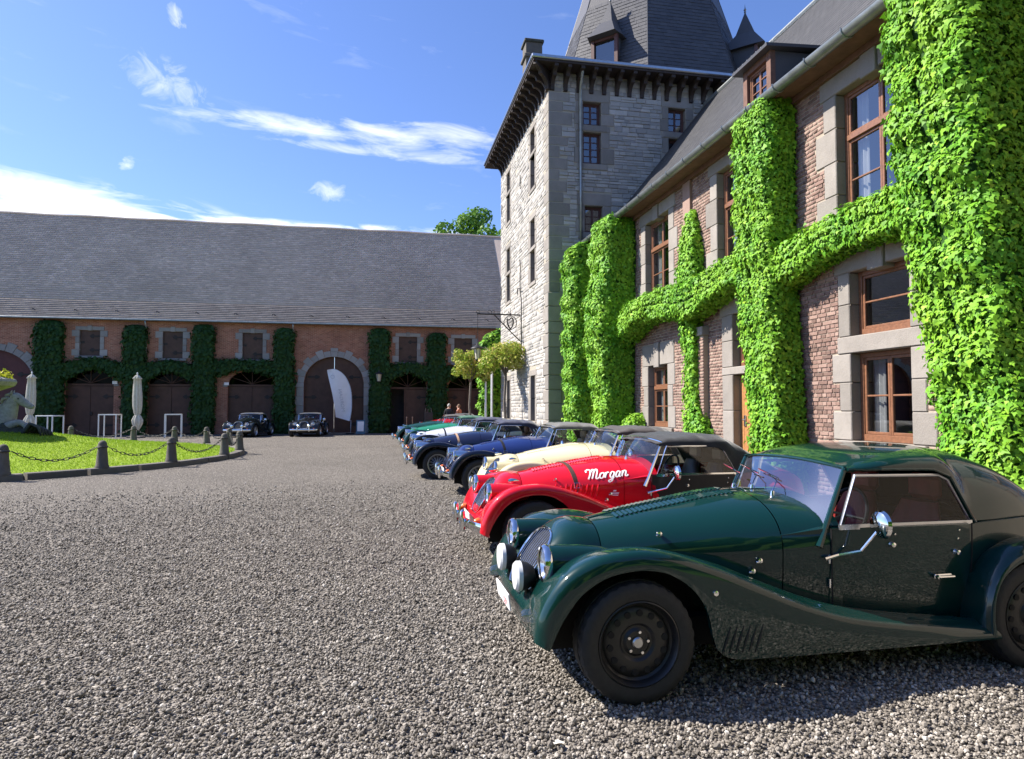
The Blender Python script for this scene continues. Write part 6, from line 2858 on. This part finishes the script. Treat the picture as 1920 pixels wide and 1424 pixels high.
# brush script lettering, stroke by stroke: (x, y) in letter heights
SCRIPT = [
    [(-.10, .72), (-.16, .86), (-.02, .98), (.16, .92), (.20, .60), (.08, .02)],
    [(.16, .60), (.34, .94), (.46, .90), (.44, .55), (.36, .04)],
    [(.42, .58), (.60, .94), (.74, .88), (.70, .45), (.66, .10), (.76, .00), (.88, .14)],
    [(1.16, .56), (1.02, .50), (.94, .22), (1.04, .02), (1.20, .10), (1.28, .38), (1.18, .56), (1.34, .46)],
    [(1.42, .58), (1.36, .02)], [(1.40, .36), (1.52, .56), (1.66, .54)],
    [(2.06, .50), (1.92, .58), (1.78, .40), (1.76, .10), (1.88, .02), (2.02, .20), (2.08, .54)],
    [(2.08, .56), (2.00, .00), (1.92, -.34), (1.78, -.46), (1.68, -.32), (1.84, -.18), (2.08, .00)],
    [(2.52, .50), (2.38, .58), (2.24, .40), (2.20, .10), (2.32, .00), (2.46, .20), (2.54, .56)], [(2.54, .56), (2.48, .08), (2.60, .02)],
    [(2.74, .58), (2.68, .02)], [(2.72, .34), (2.86, .56), (3.00, .52), (2.98, .26), (2.96, .06), (3.08, .02), (3.18, .14)],
]
def on_bonnet(cx, cz, s=-1):
    def f(co):
        x, z = cx + co.x, cz + co.y + co.x * .10
        return Vector((x, s * (bon_y(x, z) + .006), z))
    return f
LW, LX, LZ, LH = .0066, .62, .80, .092
let_o = None
for st in SCRIPT:
    C_ = catmull([(p[0] * .130 + p[1] * .026, p[1] * LH) for p in st], 7 * len(st))
    dd = np.gradient(C_, axis=0)
    dd /= np.maximum(np.linalg.norm(dd, axis=1, keepdims=True), 1e-9)
    f_ = on_bonnet(LX, LZ)
    rows = []
    for q, d_ in zip(C_, dd):
        n_ = np.array([-d_[1], d_[0]])
        w_ = LW * (1.15 if abs(d_[1]) > .6 else .8)
        rows.append([tuple(f_(Vector((*(q + n_ * w_ * s_), 0)))) for s_ in (-1, 0, 1)])
    mb = MB().grid(rows)
    nm = 'bonnet_lettering' if let_o is None else 'letter_stroke'
    o = mb.build(nm, MATS['letter_white'], r_car if let_o is None else let_o)
    # each stroke a hair above the last so that crossings do not share a plane
    o.location.y = -.0002 * (SCRIPT.index(st)) if let_o is not None else 0
    let_o = let_o or o
mb = MB()
for (x, z, w_, h_) in ((.89, .665, .07, .012), (.89, .645, .06, .010), (.885, .69, .03, .014)):
    mb.poly([(x + a * w_ / 2 + b * .004, -(bon_y(x + a * w_ / 2, z + b * h_ / 2) + .004), z + b * h_ / 2) for a, b in ((-1, -1), (1, -1), (1, 1), (-1, 1))])
mb.build('bonnet_emblem', MATS['letter_white'], r_car)
# ---------------------------------------------------------------- trees
def crown(name, clumps, n, size, mat, parent, org=(0, 0, 0), simple=True):
    """leaves spread through overlapping clumps: rows x, y, z, radius"""
    K = np.array(clumps, float)
    w = K[:, 3] ** 2
    pick = RNG.choice(len(K), n, p=w / w.sum())
    v = RNG.normal(0, 1, (n, 3))
    v /= np.linalg.norm(v, axis=1, keepdims=True)
    rad = K[pick, 3] * RNG.uniform(.35, 1.08, n) ** .5
    P = K[pick, :3] + v * rad[:, None] * np.array([1, 1, .85])
    fr = leaf_frames(P, v, nj=.6, roll=1.0, lift=.3)
    sz = size * RNG.lognormal(0, .25, n)
    return tag(link(name, leaves_mesh(name, P - np.array(org), fr, sz, mat, simple), parent), kind='stuff')


def limb(pts, r0, r1, n=8):
    m = len(pts)
    return MB().tube(pts, [r0 + (r1 - r0) * i / (m - 1) for i in range(m)], n)


def small_tree(label, x, y, h_trunk, crown_r, crown_h, n, seed):
    rg = np.random.default_rng(seed)
    t = thing('small_tree', label, 'tree', (x, y, 0), 0, 'small round headed trees beside the tower')
    tr = MB().tube([(0, 0, 0), (.02, .01, .9), (-.03, .02, h_trunk * .6), (.03, 0, h_trunk), (.0, .02, h_trunk + crown_h * .4)], [.075, .06, .052, .05, .03], 9).build('trunk', MATS['bark'], t, True)
    for k in range(9):
        a = 2 * math.pi * k / 9 + rg.uniform(-.3, .3)
        r_ = crown_r * rg.uniform(.55, .85)
        zz = h_trunk + crown_h * rg.uniform(.35, .85)
        limb([(0, 0, h_trunk - .05), (r_ * .4 * math.cos(a), r_ * .4 * math.sin(a), h_trunk + (zz - h_trunk) * .6), (r_ * math.cos(a), r_ * math.sin(a), zz)], .028, .008, 6).build('branch', MATS['bark'], tr, True)
    cl = []
    for k in range(26):
        a = rg.uniform(0, 6.28)
        r_ = crown_r * math.sqrt(rg.random()) * .80
        z = h_trunk + crown_h * (.18 + .62 * rg.random()) - .08 * r_
        cl.append((r_ * math.cos(a), r_ * math.sin(a), z, rg.uniform(.18, .34) * crown_r / 1.0))
    crown('crown', cl, n, .085, 'maple_leaf', t)
    return t


small_tree('small round tree with yellowing leaves in front of the tower, under the iron sign', 4.95, 26.4, 2.85, 1.15, 1.55, 4600, 3)
small_tree('small round tree with green yellow leaves in front of the barn, left of the other', 4.2, 31.2, 2.75, 1.10, 1.75, 4600, 5)

bt = thing('background_tree', 'green leafy tree top rising behind the barn roof beside the tower', 'tree', (8.9, 62.0, 0))
tr = MB().tube([(0, 0, 0), (.1, 0, 6), (-.2, .1, 12), (0, 0, 17)], [.55, .45, .3, .1], 10).build('trunk', MATS['bark'], bt, True)
for k in range(10):
    a = 2 * math.pi * k / 10
    limb([(0, 0, 9 + k * .5), (1.6 * math.cos(a), 1.6 * math.sin(a), 12 + k * .4), (3.4 * math.cos(a), 3.4 * math.sin(a), 14 + k * .4)], .18, .04, 6).build('branch', MATS['bark'], tr, True)
cl = []
for k in range(85):
    a = random.uniform(0, 6.28)
    r_ = 5.6 * math.sqrt(random.random())
    cl.append((r_ * math.cos(a), r_ * math.sin(a), 14.2 + random.uniform(-3.0, 6.0) * (1 - r_ / 9.0), random.uniform(.7, 1.35)))
crown('crown', cl, 24000, .27, 'tree_leaf', bt)

# ---------------------------------------------------------------- wrought iron sign and lantern on the tower
br_ = thing('iron_bracket_sign', 'wrought iron bracket sign with round harp emblem fixed to the tower', 'sign', (5.58, 26.5, 5.25))
MB().tube([(.0, 0, 0), (-1.75, 0, 0)], .028, 8).build('bar', MATS['iron'], br_)
MB().tube([(0, 0, -1.05), (-.35, 0, -.72), (-1.05, 0, -.02)], .022, 8).build('brace', MATS['iron'], br_)
for (x, r_, s) in ((-1.72, .08, 1), (-1.25, .09, 1), (-1.08, .08, -1)):
    MB().tube([(x + s * r_ * (1 - t / 9) * math.cos(t), 0, .09 + r_ * (1 - t / 9) * math.sin(t)) for t in np.linspace(-1.5, 6, 22)], .011, 5).build('scroll', MATS['iron'], br_, True)
for (dx, dz) in ((0, .2), (-.09, .1), (.09, .1)):
    MB().tube([(-.40, 0, .02), (-.40 + dx, 0, .06 + dz * .6), (-.40 + dx * .7, 0, .06 + dz)], .012, 5).build('finial', MATS['iron'], br_)
MB().tube([(-.40 + .26 * math.cos(t), 0, -.32 + .27 * math.sin(t)) for t in np.linspace(0, 2 * math.pi, 33)[:-1]], .018, 6, closed=True).build('emblem_ring', MATS['iron'], br_, True)
hp_ = catmull([(-.53, -.20), (-.50, -.40), (-.40, -.55), (-.30, -.42), (-.28, -.22), (-.36, -.12), (-.44, -.20), (-.53, -.20)], 30)
emb = MB().tube([(p[0], 0, p[1]) for p in hp_], .028, 6).build('harp_emblem', MATS['iron'], br_, True)
for x in (-.47, -.42, -.37, -.33):
    MB().tube([(x, 0, -.20), (x + .02, 0, -.46)], .008, 4).build('harp_string', MATS['iron'], emb)


def lantern(label, loc, chain=.9):
    t = thing('lantern', label, 'lantern', loc, 0, 'hanging lanterns')
    MB().tube([(0, 0, .38), (0, 0, .38 + chain)], .010, 6).build('hanger', MATS['iron'], t)
    MB().lathe([(.0, .40), (.03, .38), (.05, .30), (.14, .24), (.27, .17), (.28, .15), (.25, .15)], 12).build('hood', MATS['iron'], t, True, 40)
    g = MB().lathe([(.15, .15), (.09, -.28), (.0, -.28)], 6).build('lantern_glass', MATS['lantern_glass'], t)
    for k in range(6):
        a = math.pi / 3 * k
        MB().tube([(.155 * math.cos(a), .155 * math.sin(a), .15), (.095 * math.cos(a), .095 * math.sin(a), -.29)], .010, 5).build('glazing_bar', MATS['iron'], g)
    MB().lathe([(.10, -.27), (.11, -.29), (.05, -.33), (.0, -.36)], 10).build('base', MATS['iron'], t, True)
    return t


lantern('iron lantern hanging from the end of the wrought iron bracket', (3.86, 26.5, 3.72), 1.15)
wl_ = lantern('iron lantern on the dark barn ivy right of the big arched door', (.05, 40.65, 3.35), .12)
MB().tube([(0, 0, .5), (0, .2, .62), (0, .75, .55)], .016, 6).build('wall_arm', MATS['iron'], wl_)
MB().tube([tl(25.9, 3.9, .1), tl(25.9, 5.8, .1), tl(26.05, 6.25, .14), tl(26.4, 6.3, .14), tl(26.6, 6.1, .12)], .022, 6).build('hooked_pipe', MATS['iron'], tower, True)

# ---------------------------------------------------------------- flag poles by the tower
for (x, y, lab) in ((4.95, 29.6, 'right one of the two slim white poles beside the tower'), (4.9, 31.0, 'left one of the two slim white poles beside the tower')):
    p = thing('white_pole', lab, 'pole', (x, y, 0), 0, 'white poles beside the tower')
    MB().lathe([(.0, 3.5), (.03, 3.48), (.045, 3.4), (.05, 0), (.0, 0)], 12).build('pole', MATS['white_metal'], p, True, 40)
    MB().lathe([(.0, .04), (.15, .04), (.16, 0)], 16).build('foot_plate', MATS['steel_grey'], p)

# ---------------------------------------------------------------- feather flag, signs
fl = thing('feather_flag', 'white feather banner leaning in front of the big arched barn door', 'flag', (-1.55, 40.3, 0))
n = 26
top = np.array([-1.45, 0, 3.75])
edge = catmull([(-.05, .75), (.05, 1.6), (-.02, 2.6), (-.35, 3.35), (-.85, 3.72), (-1.32, 3.70)], n)      # mast side, x, z
inner_ = catmull([(-.82, .98), (-.88, 1.5), (-1.0, 2.2), (-1.15, 2.85), (-1.26, 3.3), (-1.34, 3.68)], n)
P = []
for i in range(n):
    row = []
    for t in np.linspace(0, 1, 9):
        q = edge[i] * (1 - t) + inner_[i] * t
        row.append((q[0], .06 * math.sin(t * 3 + i * .2), q[1]))
    P.append(row)
sail = MB().grid(P).build('sail', MATS['flag_white'], fl, True)
MB().tube([(.02, 0, .0), (.03, 0, .8)] + [(e[0] + .02, 0, e[1]) for e in edge], [.02] * 2 + [.018] * n, 6).build('mast', MATS['flag_grey'], fl, True)
MB().box((0, 0, .03), (.5, .5, .06), ch=.02).build('base', MATS['iron'], fl)
# faint printing: ring and vertical word
rg_ = MB().tube([(-1.02 + .10 * math.cos(t), -.09, 3.30 + .10 * math.sin(t)) for t in np.linspace(0, 6.283, 17)[:-1]], .012, 4, closed=True).build('printed_ring', MATS['flag_grey'], sail)
me = text_mesh('MORGAN', .30)
map_mesh(me, lambda co: Vector((-.50 + co.y * .9 - (co.x) * .17, -.09, 1.95 + co.x)), 'flag_grey')
link('printed_word', me, sail)

ab = thing('notice_board', 'small white notice in a blue frame standing by the arched door', 'sign', (-.95, 39.6, 0), R(-6))
MB().box((0, 0, .42), (.50, .05, .80), rot=(R(-8), 0, 0), ch=.01).build('frame', MATS['sign_blue'], ab)
MB().box((0, -.035, .46), (.36, .012, .56), rot=(R(-8), 0, 0)).build('paper', MATS['plate_white'], ab)
MB().box((0, -.045, .36), (.22, .006, .03), rot=(R(-8), 0, 0)).build('print', MATS['sign_blue'], ab)
for s in (-1, 1):
    MB().tube([(s * .2, .05, .75), (s * .2, .32, .02)], .012, 5).build('leg', MATS['iron'], ab)
ez = thing('easel', 'small wooden easel frame standing before the half open barn door', 'sign', (2.9, 39.5, 0), R(8))
for (x0, x1) in ((-.30, -.16), (.30, .16)):
    MB().tube([(x0, 0, 0), (x1, .12, 1.5)], .025, 6).build('leg', MATS['bark'], ez)
MB().tube([(0, .6, 0), (0, .14, 1.45)], .022, 6).build('leg', MATS['bark'], ez)
MB().box((0, .02, .95), (.50, .03, .62), rot=(R(-5), 0, 0), ch=.008).build('board', MATS['room_dark'], ez)
MB().box((0, .0, .62), (.56, .06, .04)).build('ledge', MATS['bark'], ez)
for k, x in enumerate((1.62, 1.95)):
    p = thing('barrier_post', ('left' if k == 0 else 'right') + ' one of two short brass posts before the open barn door', 'post', (x, 39.2, 0), 0, 'short posts at the barn door')
    MB().lathe([(.0, 1.02), (.03, 1.0), (.04, .96), (.025, .93), (.025, .06)], 12).build('post', MATS['strap_tan'], p, True)
    MB().lathe([(.025, .07), (.15, .03), (.16, 0)], 16).build('foot', MATS['iron'], p, True)

# ---------------------------------------------------------------- people beyond the row of cars
def person(label, loc, rz, top_mat, hair, leg_mat, height, arm):
    p = thing('person', label, 'person', loc, rz, 'visitors behind the cars')
    k = height / 1.75
    J = dict(pel=(0, 0, .95), sp=(0, .01, 1.15), ch=(0, .02, 1.33), nk=(0, .0, 1.48), hd=(0, -.03, 1.58), ht=(0, -.02, 1.70),
             sL=(.17, .02, 1.40), eL=(.25, .03, 1.13), wL=(.24, -.10, .92), hL=(.23, -.15, .84), sR=(-.17, .02, 1.40), eR=(-.25, .0, 1.14), wR=(-.18, -.20, 1.08), hR=(-.12, -.28, 1.12),
             pL=(.09, 0, .90), kL=(.10, -.02, .50), aL=(.10, .02, .09), tL=(.11, -.14, .03), pR=(-.09, 0, .90), kR=(-.11, -.05, .50), aR=(-.11, .0, .09), tR=(-.12, -.16, .03))
    if arm:
        J.update(eL=(.30, -.05, 1.16), wL=(.38, -.22, 1.08), hL=(.44, -.29, 1.08))
    RD = dict(pel=.15, sp=.135, ch=.155, nk=.055, hd=.085, ht=.075, sL=.07, eL=.05, wL=.035, hL=.035, sR=.07, eR=.05, wR=.035, hR=.035, pL=.10, kL=.068, aL=.045, tL=.035, pR=.10, kR=.068, aR=.045, tR=.035)
    names = list(J)
    ed = [('pel', 'sp'), ('sp', 'ch'), ('ch', 'nk'), ('nk', 'hd'), ('hd', 'ht'), ('ch', 'sL'), ('sL', 'eL'), ('eL', 'wL'), ('wL', 'hL'), ('ch', 'sR'), ('sR', 'eR'), ('eR', 'wR'), ('wR', 'hR'),
          ('pel', 'pL'), ('pL', 'kL'), ('kL', 'aL'), ('aL', 'tL'), ('pel', 'pR'), ('pR', 'kR'), ('kR', 'aR'), ('aR', 'tR')]
    me = bpy.data.meshes.new('body')
    me.from_pydata([tuple(np.array(J[n]) * k) for n in names], [(names.index(a), names.index(b)) for a, b in ed], [])
    ob = link('body', me, p)
    sk = ob.modifiers.new('skin', 'SKIN')
    me.skin_vertices  # layer is made by the modifier
    for i, n in enumerate(names):
        me.skin_vertices[0].data[i].radius = (RD[n] * k, RD[n] * k * (.78 if n in ('pel', 'sp', 'ch') else 1))
        me.skin_vertices[0].data[i].use_root = n == 'pel'
    sb = ob.modifiers.new('sub', 'SUBSURF')
    sb.levels = sb.render_levels = 2
    me2 = None
    dg = bpy.context.evaluated_depsgraph_get()
    me2 = bpy.data.meshes.new_from_object(ob.evaluated_get(dg))
    bpy.data.objects.remove(ob)
    # colour by height: shoes and trousers, coat, skin
    for m_ in (top_mat, leg_mat, 'skin', 'black_leather'):
        me2.materials.append(MATS[m_])
    for f in me2.polygons:
        c = f.center
        f.use_smooth = True
        z = c.z / k
        hand = (Vector((J['hL'])) * k - c).length < .08 or (Vector((J['hR'])) * k - c).length < .08
        f.material_index = 2 if (z > 1.47 or hand) else (0 if z > .86 else (3 if z < .08 else 1))
    ob = link('body', me2, p)
    h = MB()
    P = []
    for t in np.linspace(0, math.pi * .62, 9):
        P.append([((.092 * math.sin(t)) * math.cos(a) * k, (.015 + .105 * math.sin(t) * math.sin(a)) * k - .02 * k, (1.625 + .115 * math.cos(t)) * k) for a in np.linspace(-.45, math.pi + .45, 17)])
    h.grid(P)
    h.build('hair', MATS[hair], p, True)
    for s in (-1, 1):
        MB().lathe([(.0, .006), (.014, .004), (.018, -.004)], 8, 'x', (s * .09 * k, -.02 * k, 1.60 * k)).build('ear', MATS['skin'], p, True)
    MB().tube([(0, -.115 * k, 1.62 * k), (0, -.145 * k, 1.59 * k), (0, -.115 * k, 1.575 * k)], [.008, .013, .008], 6).build('nose', MATS['skin'], p, True)
    for s in (-1, 1):
        MB().lathe([(.0, -.006), (.009, -.003), (.011, .004)], 8, 'y', (s * .034 * k, -.108 * k, 1.632 * k)).build('eye', MATS['black_leather'], p, True)
    MB().tube([(-.022 * k, -.108 * k, 1.548 * k), (0, -.115 * k, 1.545 * k), (.022 * k, -.108 * k, 1.548 * k)], .005, 5).build('mouth', MATS['plate_red'], p)
    # fingers
    for hn, wn in (('hL', 'wL'), ('hR', 'wR')):
        hv, wv = Vector(J[hn]) * k, Vector(J[wn]) * k
        d = (hv - wv).normalized()
        sd = d.orthogonal().normalized()
        fg = MB()
        for q in range(4):
            b = hv + sd * (q - 1.5) * .018
            fg.tube([b, b + d * (.045 - .004 * abs(q - 1)), b + d * .075 + Vector((0, -.01, -.02))], [.009, .008, .006], 6)
        b = hv - d * .03 + sd * .03
        fg.tube([b, b + sd * .03 + d * .02, b + sd * .035 + d * .05], [.010, .009, .007], 6)
        fg.build('fingers', MATS['skin'], p, True)
    return p


person('person with grey hair in a dark jacket, left of the two behind the cars', (3.72, 36.0, 0), R(160), 'cloth_dark', 'hair_grey', 'cloth_trouser', 1.76, False)
person('person with brown hair in a peach top, right of the two behind the cars', (4.25, 36.1, 0), R(-120), 'cloth_peach', 'hair_brown', 'cloth_trouser', 1.73, True)

# ---------------------------------------------------------------- closed parasols and white frames
def parasol(label, x, y, lean):
    t = thing('closed_parasol', label, 'parasol', (x, y, 0), 0, 'closed parasols')
    MB().tube([(0, 0, 0), (0, 0, 3.2)], .028, 8).build('pole', MATS['white_metal'], t, True)
    MB().box((0, 0, .04), (.7, .7, .08), ch=.02).build('base', MATS['kerb_stone'], t)
    def cloth(zs, rs, folds, ph):
        P = []
        for z, r_ in zip(zs, rs):
            P.append([(r_ * (1 + .24 * math.sin(folds * a + ph + z)) * math.cos(a + .15 * z) + lean * (3.2 - z) * .02, r_ * (1 + .24 * math.sin(folds * a + ph + z)) * math.sin(a + .15 * z), z) for a in np.linspace(0, 2 * math.pi, 65)[:-1]])
        return MB().grid(P, wrap=True)
    cloth([3.22, 3.12, 3.0, 2.98, 2.6, 2.1, 1.6, 1.25, 1.15], [.02, .11, .19, .14, .16, .185, .18, .14, .085], 8, 0).build('canopy', MATS['canvas_cream'], t, True)
    cloth([1.2, 1.1, .9, .7, .5, .38], [.08, .14, .22, .20, .12, .05], 7, 1).build('canopy_hem', MATS['canvas_cream'], t, True)
    MB().lathe([(.0, 3.34), (.03, 3.31), (.04, 3.27), (.02, 3.2)], 10).build('finial', MATS['white_metal'], t, True)


parasol('closed cream parasol on the right, behind the lawn between two white frames', -12.05, 37.6, 1)
parasol('closed cream parasol on the left, beside the horse statue', -17.0, 37.9, -1)


def cube_frame(label, x, y, w, dpt, h, rz):
    t = thing('bar_table', label, 'table', (x, y, 0), rz, 'white metal table frames')
    b = .05
    for sx in (-1, 1):
        for sy in (-1, 1):
            MB().box((sx * w / 2, sy * dpt / 2, h / 2), (b, b, h), ch=.004).build('leg', MATS['white_metal'], t)
    for sy in (-1, 1):
        MB().box((0, sy * dpt / 2, h - b / 2 + .002), (w - b, b, b), ch=.004).build('rail', MATS['white_metal'], t)
    for sx in (-1, 1):
        MB().box((sx * w / 2, 0, h - b / 2 + .002), (b, dpt - b, b), ch=.004).build('rail', MATS['white_metal'], t)


cube_frame('white metal frame on the left, partly hidden by the lawn mound', -15.75, 37.0, .80, .80, 1.15, R(-12))
cube_frame('white metal frame in the middle, left of the right parasol', -13.2, 37.4, .78, .80, 1.2, R(2))
cube_frame('white metal frame on the right, before the dark ivy column', -10.3, 37.6, .75, .75, 1.2, R(12))

# ---------------------------------------------------------------- horse fountain on the mound
hs = thing('horse_fountain', 'pale stone horse fountain statue with a planted bowl on the mound', 'statue', (-12.2, 23.0, .74))
MB().lathe([(.0, 1.72), (1.15, 1.72), (1.33, 1.66), (1.36, 1.58), (1.30, 1.46), (.9, 1.30), (.4, 1.16), (.26, 1.0), (.24, .5), (.34, .2), (.5, .12), (.55, -.2)], 40).build('bowl', MATS['statue_stone'], hs, True, 40)
cl = [(1.0 * math.cos(a) * r_, 1.0 * math.sin(a) * r_, 1.75, .22) for a in np.linspace(0, 6.28, 16) for r_ in (.4, 1.1)]
crown('bowl_flowers', cl, 1500, .09, 'flower_leaf', hs)


def horse(parent, rz, off):
    def T(p):
        v = Matrix.Rotation(rz, 3, 'Z') @ Vector(p)
        return (v.x, v.y, v.z)
    def ell(path, rw, rh, n=16):
        """tube with elliptical sections: rw across, rh in the plane"""
        C = catmull(path, 26)
        rw = pchip(np.linspace(0, 1, len(rw)), rw, np.linspace(0, 1, 26))
        rh = pchip(np.linspace(0, 1, len(rh)), rh, np.linspace(0, 1, 26))
        P = []
        for i in range(26):
            d = C[min(i + 1, 25)] - C[max(i - 1, 0)]
            d /= np.linalg.norm(d)
            nn = np.array([-d[1], d[0]])
            P.append([T((off + C[i, 0] + nn[0] * rh[i] * math.cos(a), rw[i] * math.sin(a), C[i, 1] + nn[1] * rh[i] * math.cos(a))) for a in np.linspace(0, 2 * math.pi, n + 1)[:-1]])
        mb = MB()
        mb.grid(P, wrap=True)
        mb.add(P[-1], [tuple(range(n))])
        return mb
    nk = ell([(-.25, -.05), (-.05, .30), (.10, .62), (.22, .92), (.30, 1.08)], [.30, .28, .20, .14, .11], [.42, .40, .28, .19, .13]).build('neck', MATS['statue_stone'], parent, True)
    hd = ell([(.20, 1.13), (.33, 1.10), (.50, .98), (.68, .86), (.80, .80)], [.09, .12, .10, .085, .06], [.10, .15, .125, .095, .06]).build('head', MATS['statue_stone'], parent, True)
    for s in (-1, 1):
        MB().tube([T((off + .24, s * .06, 1.18)), T((off + .22, s * .075, 1.27)), T((off + .25, s * .07, 1.33))], [.035, .03, .004], 8).build('ear', MATS['statue_stone'], hd, True)
        MB().lathe([(.0, s * .02), (.02, s * .012), (.026, 0)], 10, 'y', T((off + .43, s * .11, 1.07))).build('eye', MATS['statue_dark'], hd, True)
        ell([(.18, .18), (.52, .30), (.70, .14), (.60, -.08), (.68, -.16)], [.11, .085, .06, .05, .07], [.13, .09, .06, .05, .06]).build('foreleg', MATS['statue_stone'], parent, True).location = T((0, s * .19, -.05 * s))
    mb = MB()
    for k in range(9):
        t = k / 8
        x, z = .18 - .36 * t, 1.20 - .85 * t
        mb.tube([T((off + x, 0, z)), T((off + x - .14, .05 * (-1) ** k, z - .03)), T((off + x - .20, .08 * (-1) ** k, z - .16))], [.06, .05, .015], 7)
    mb.build('mane', MATS['statue_stone'], nk, True)


horse(hs, 0.0, 1.15)
# rock and fish-tail body below the horse
P = []
for t in np.linspace(0, 1, 14):
    P.append([((1.35 + (.75 - .55 * t) * math.cos(a)) + .10 * math.sin(3 * a + t * 5), (.62 - .45 * t) * math.sin(a) + .07 * math.sin(5 * a), -.25 + .62 * t + .05 * math.sin(7 * a + t * 9)) for a in np.linspace(0, 2 * math.pi, 33)[:-1]])
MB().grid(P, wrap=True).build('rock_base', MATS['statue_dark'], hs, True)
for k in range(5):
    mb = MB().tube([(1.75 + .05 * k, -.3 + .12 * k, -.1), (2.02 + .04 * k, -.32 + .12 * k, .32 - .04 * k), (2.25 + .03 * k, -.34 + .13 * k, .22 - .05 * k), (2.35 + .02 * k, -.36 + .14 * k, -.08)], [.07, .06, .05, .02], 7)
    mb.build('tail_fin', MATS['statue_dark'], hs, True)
for (rz, off) in ((R(125), 1.3), (R(-120), 1.3)):
    horse(hs, rz, off)

# ---------------------------------------------------------------- a fallen leaf on the gravel
fl_ = MB()
fl_.add([tuple(np.array(v) * (.05, .05, .02) + (0, 0, .02)) for v in LEAF], [tuple(f) for f in LEAF_F])
lf_ = tag(fl_.build('fallen_leaf', MATS['canvas_cream']), 'small pale fallen leaf on the gravel in front of the near car', 'leaf')
lf_.location = (.83, 3.05, .01)
lf_.rotation_euler = (.1, .05, 2.2)

# ---------------------------------------------------------------- unseen wood added behind the viewer for dark reflections and less sky fill
P = []
for i, x in enumerate(np.linspace(-22, 26, 70)):
    P.append([(x, -9.5 - 3.0 * math.sin(z * .25) + 1.6 * math.sin(x * .9 + z * .8) + .9 * math.sin(x * 2.3 - z), z * (1 + .12 * math.sin(x * .5) + .1 * math.sin(x * 1.7))) for z in np.linspace(0, 8.5, 12)])
tag(MB().grid(P).build('wood', MATS['tree_leaf']), 'unseen dense green wood behind the viewer, added to darken reflections', kind='stuff')
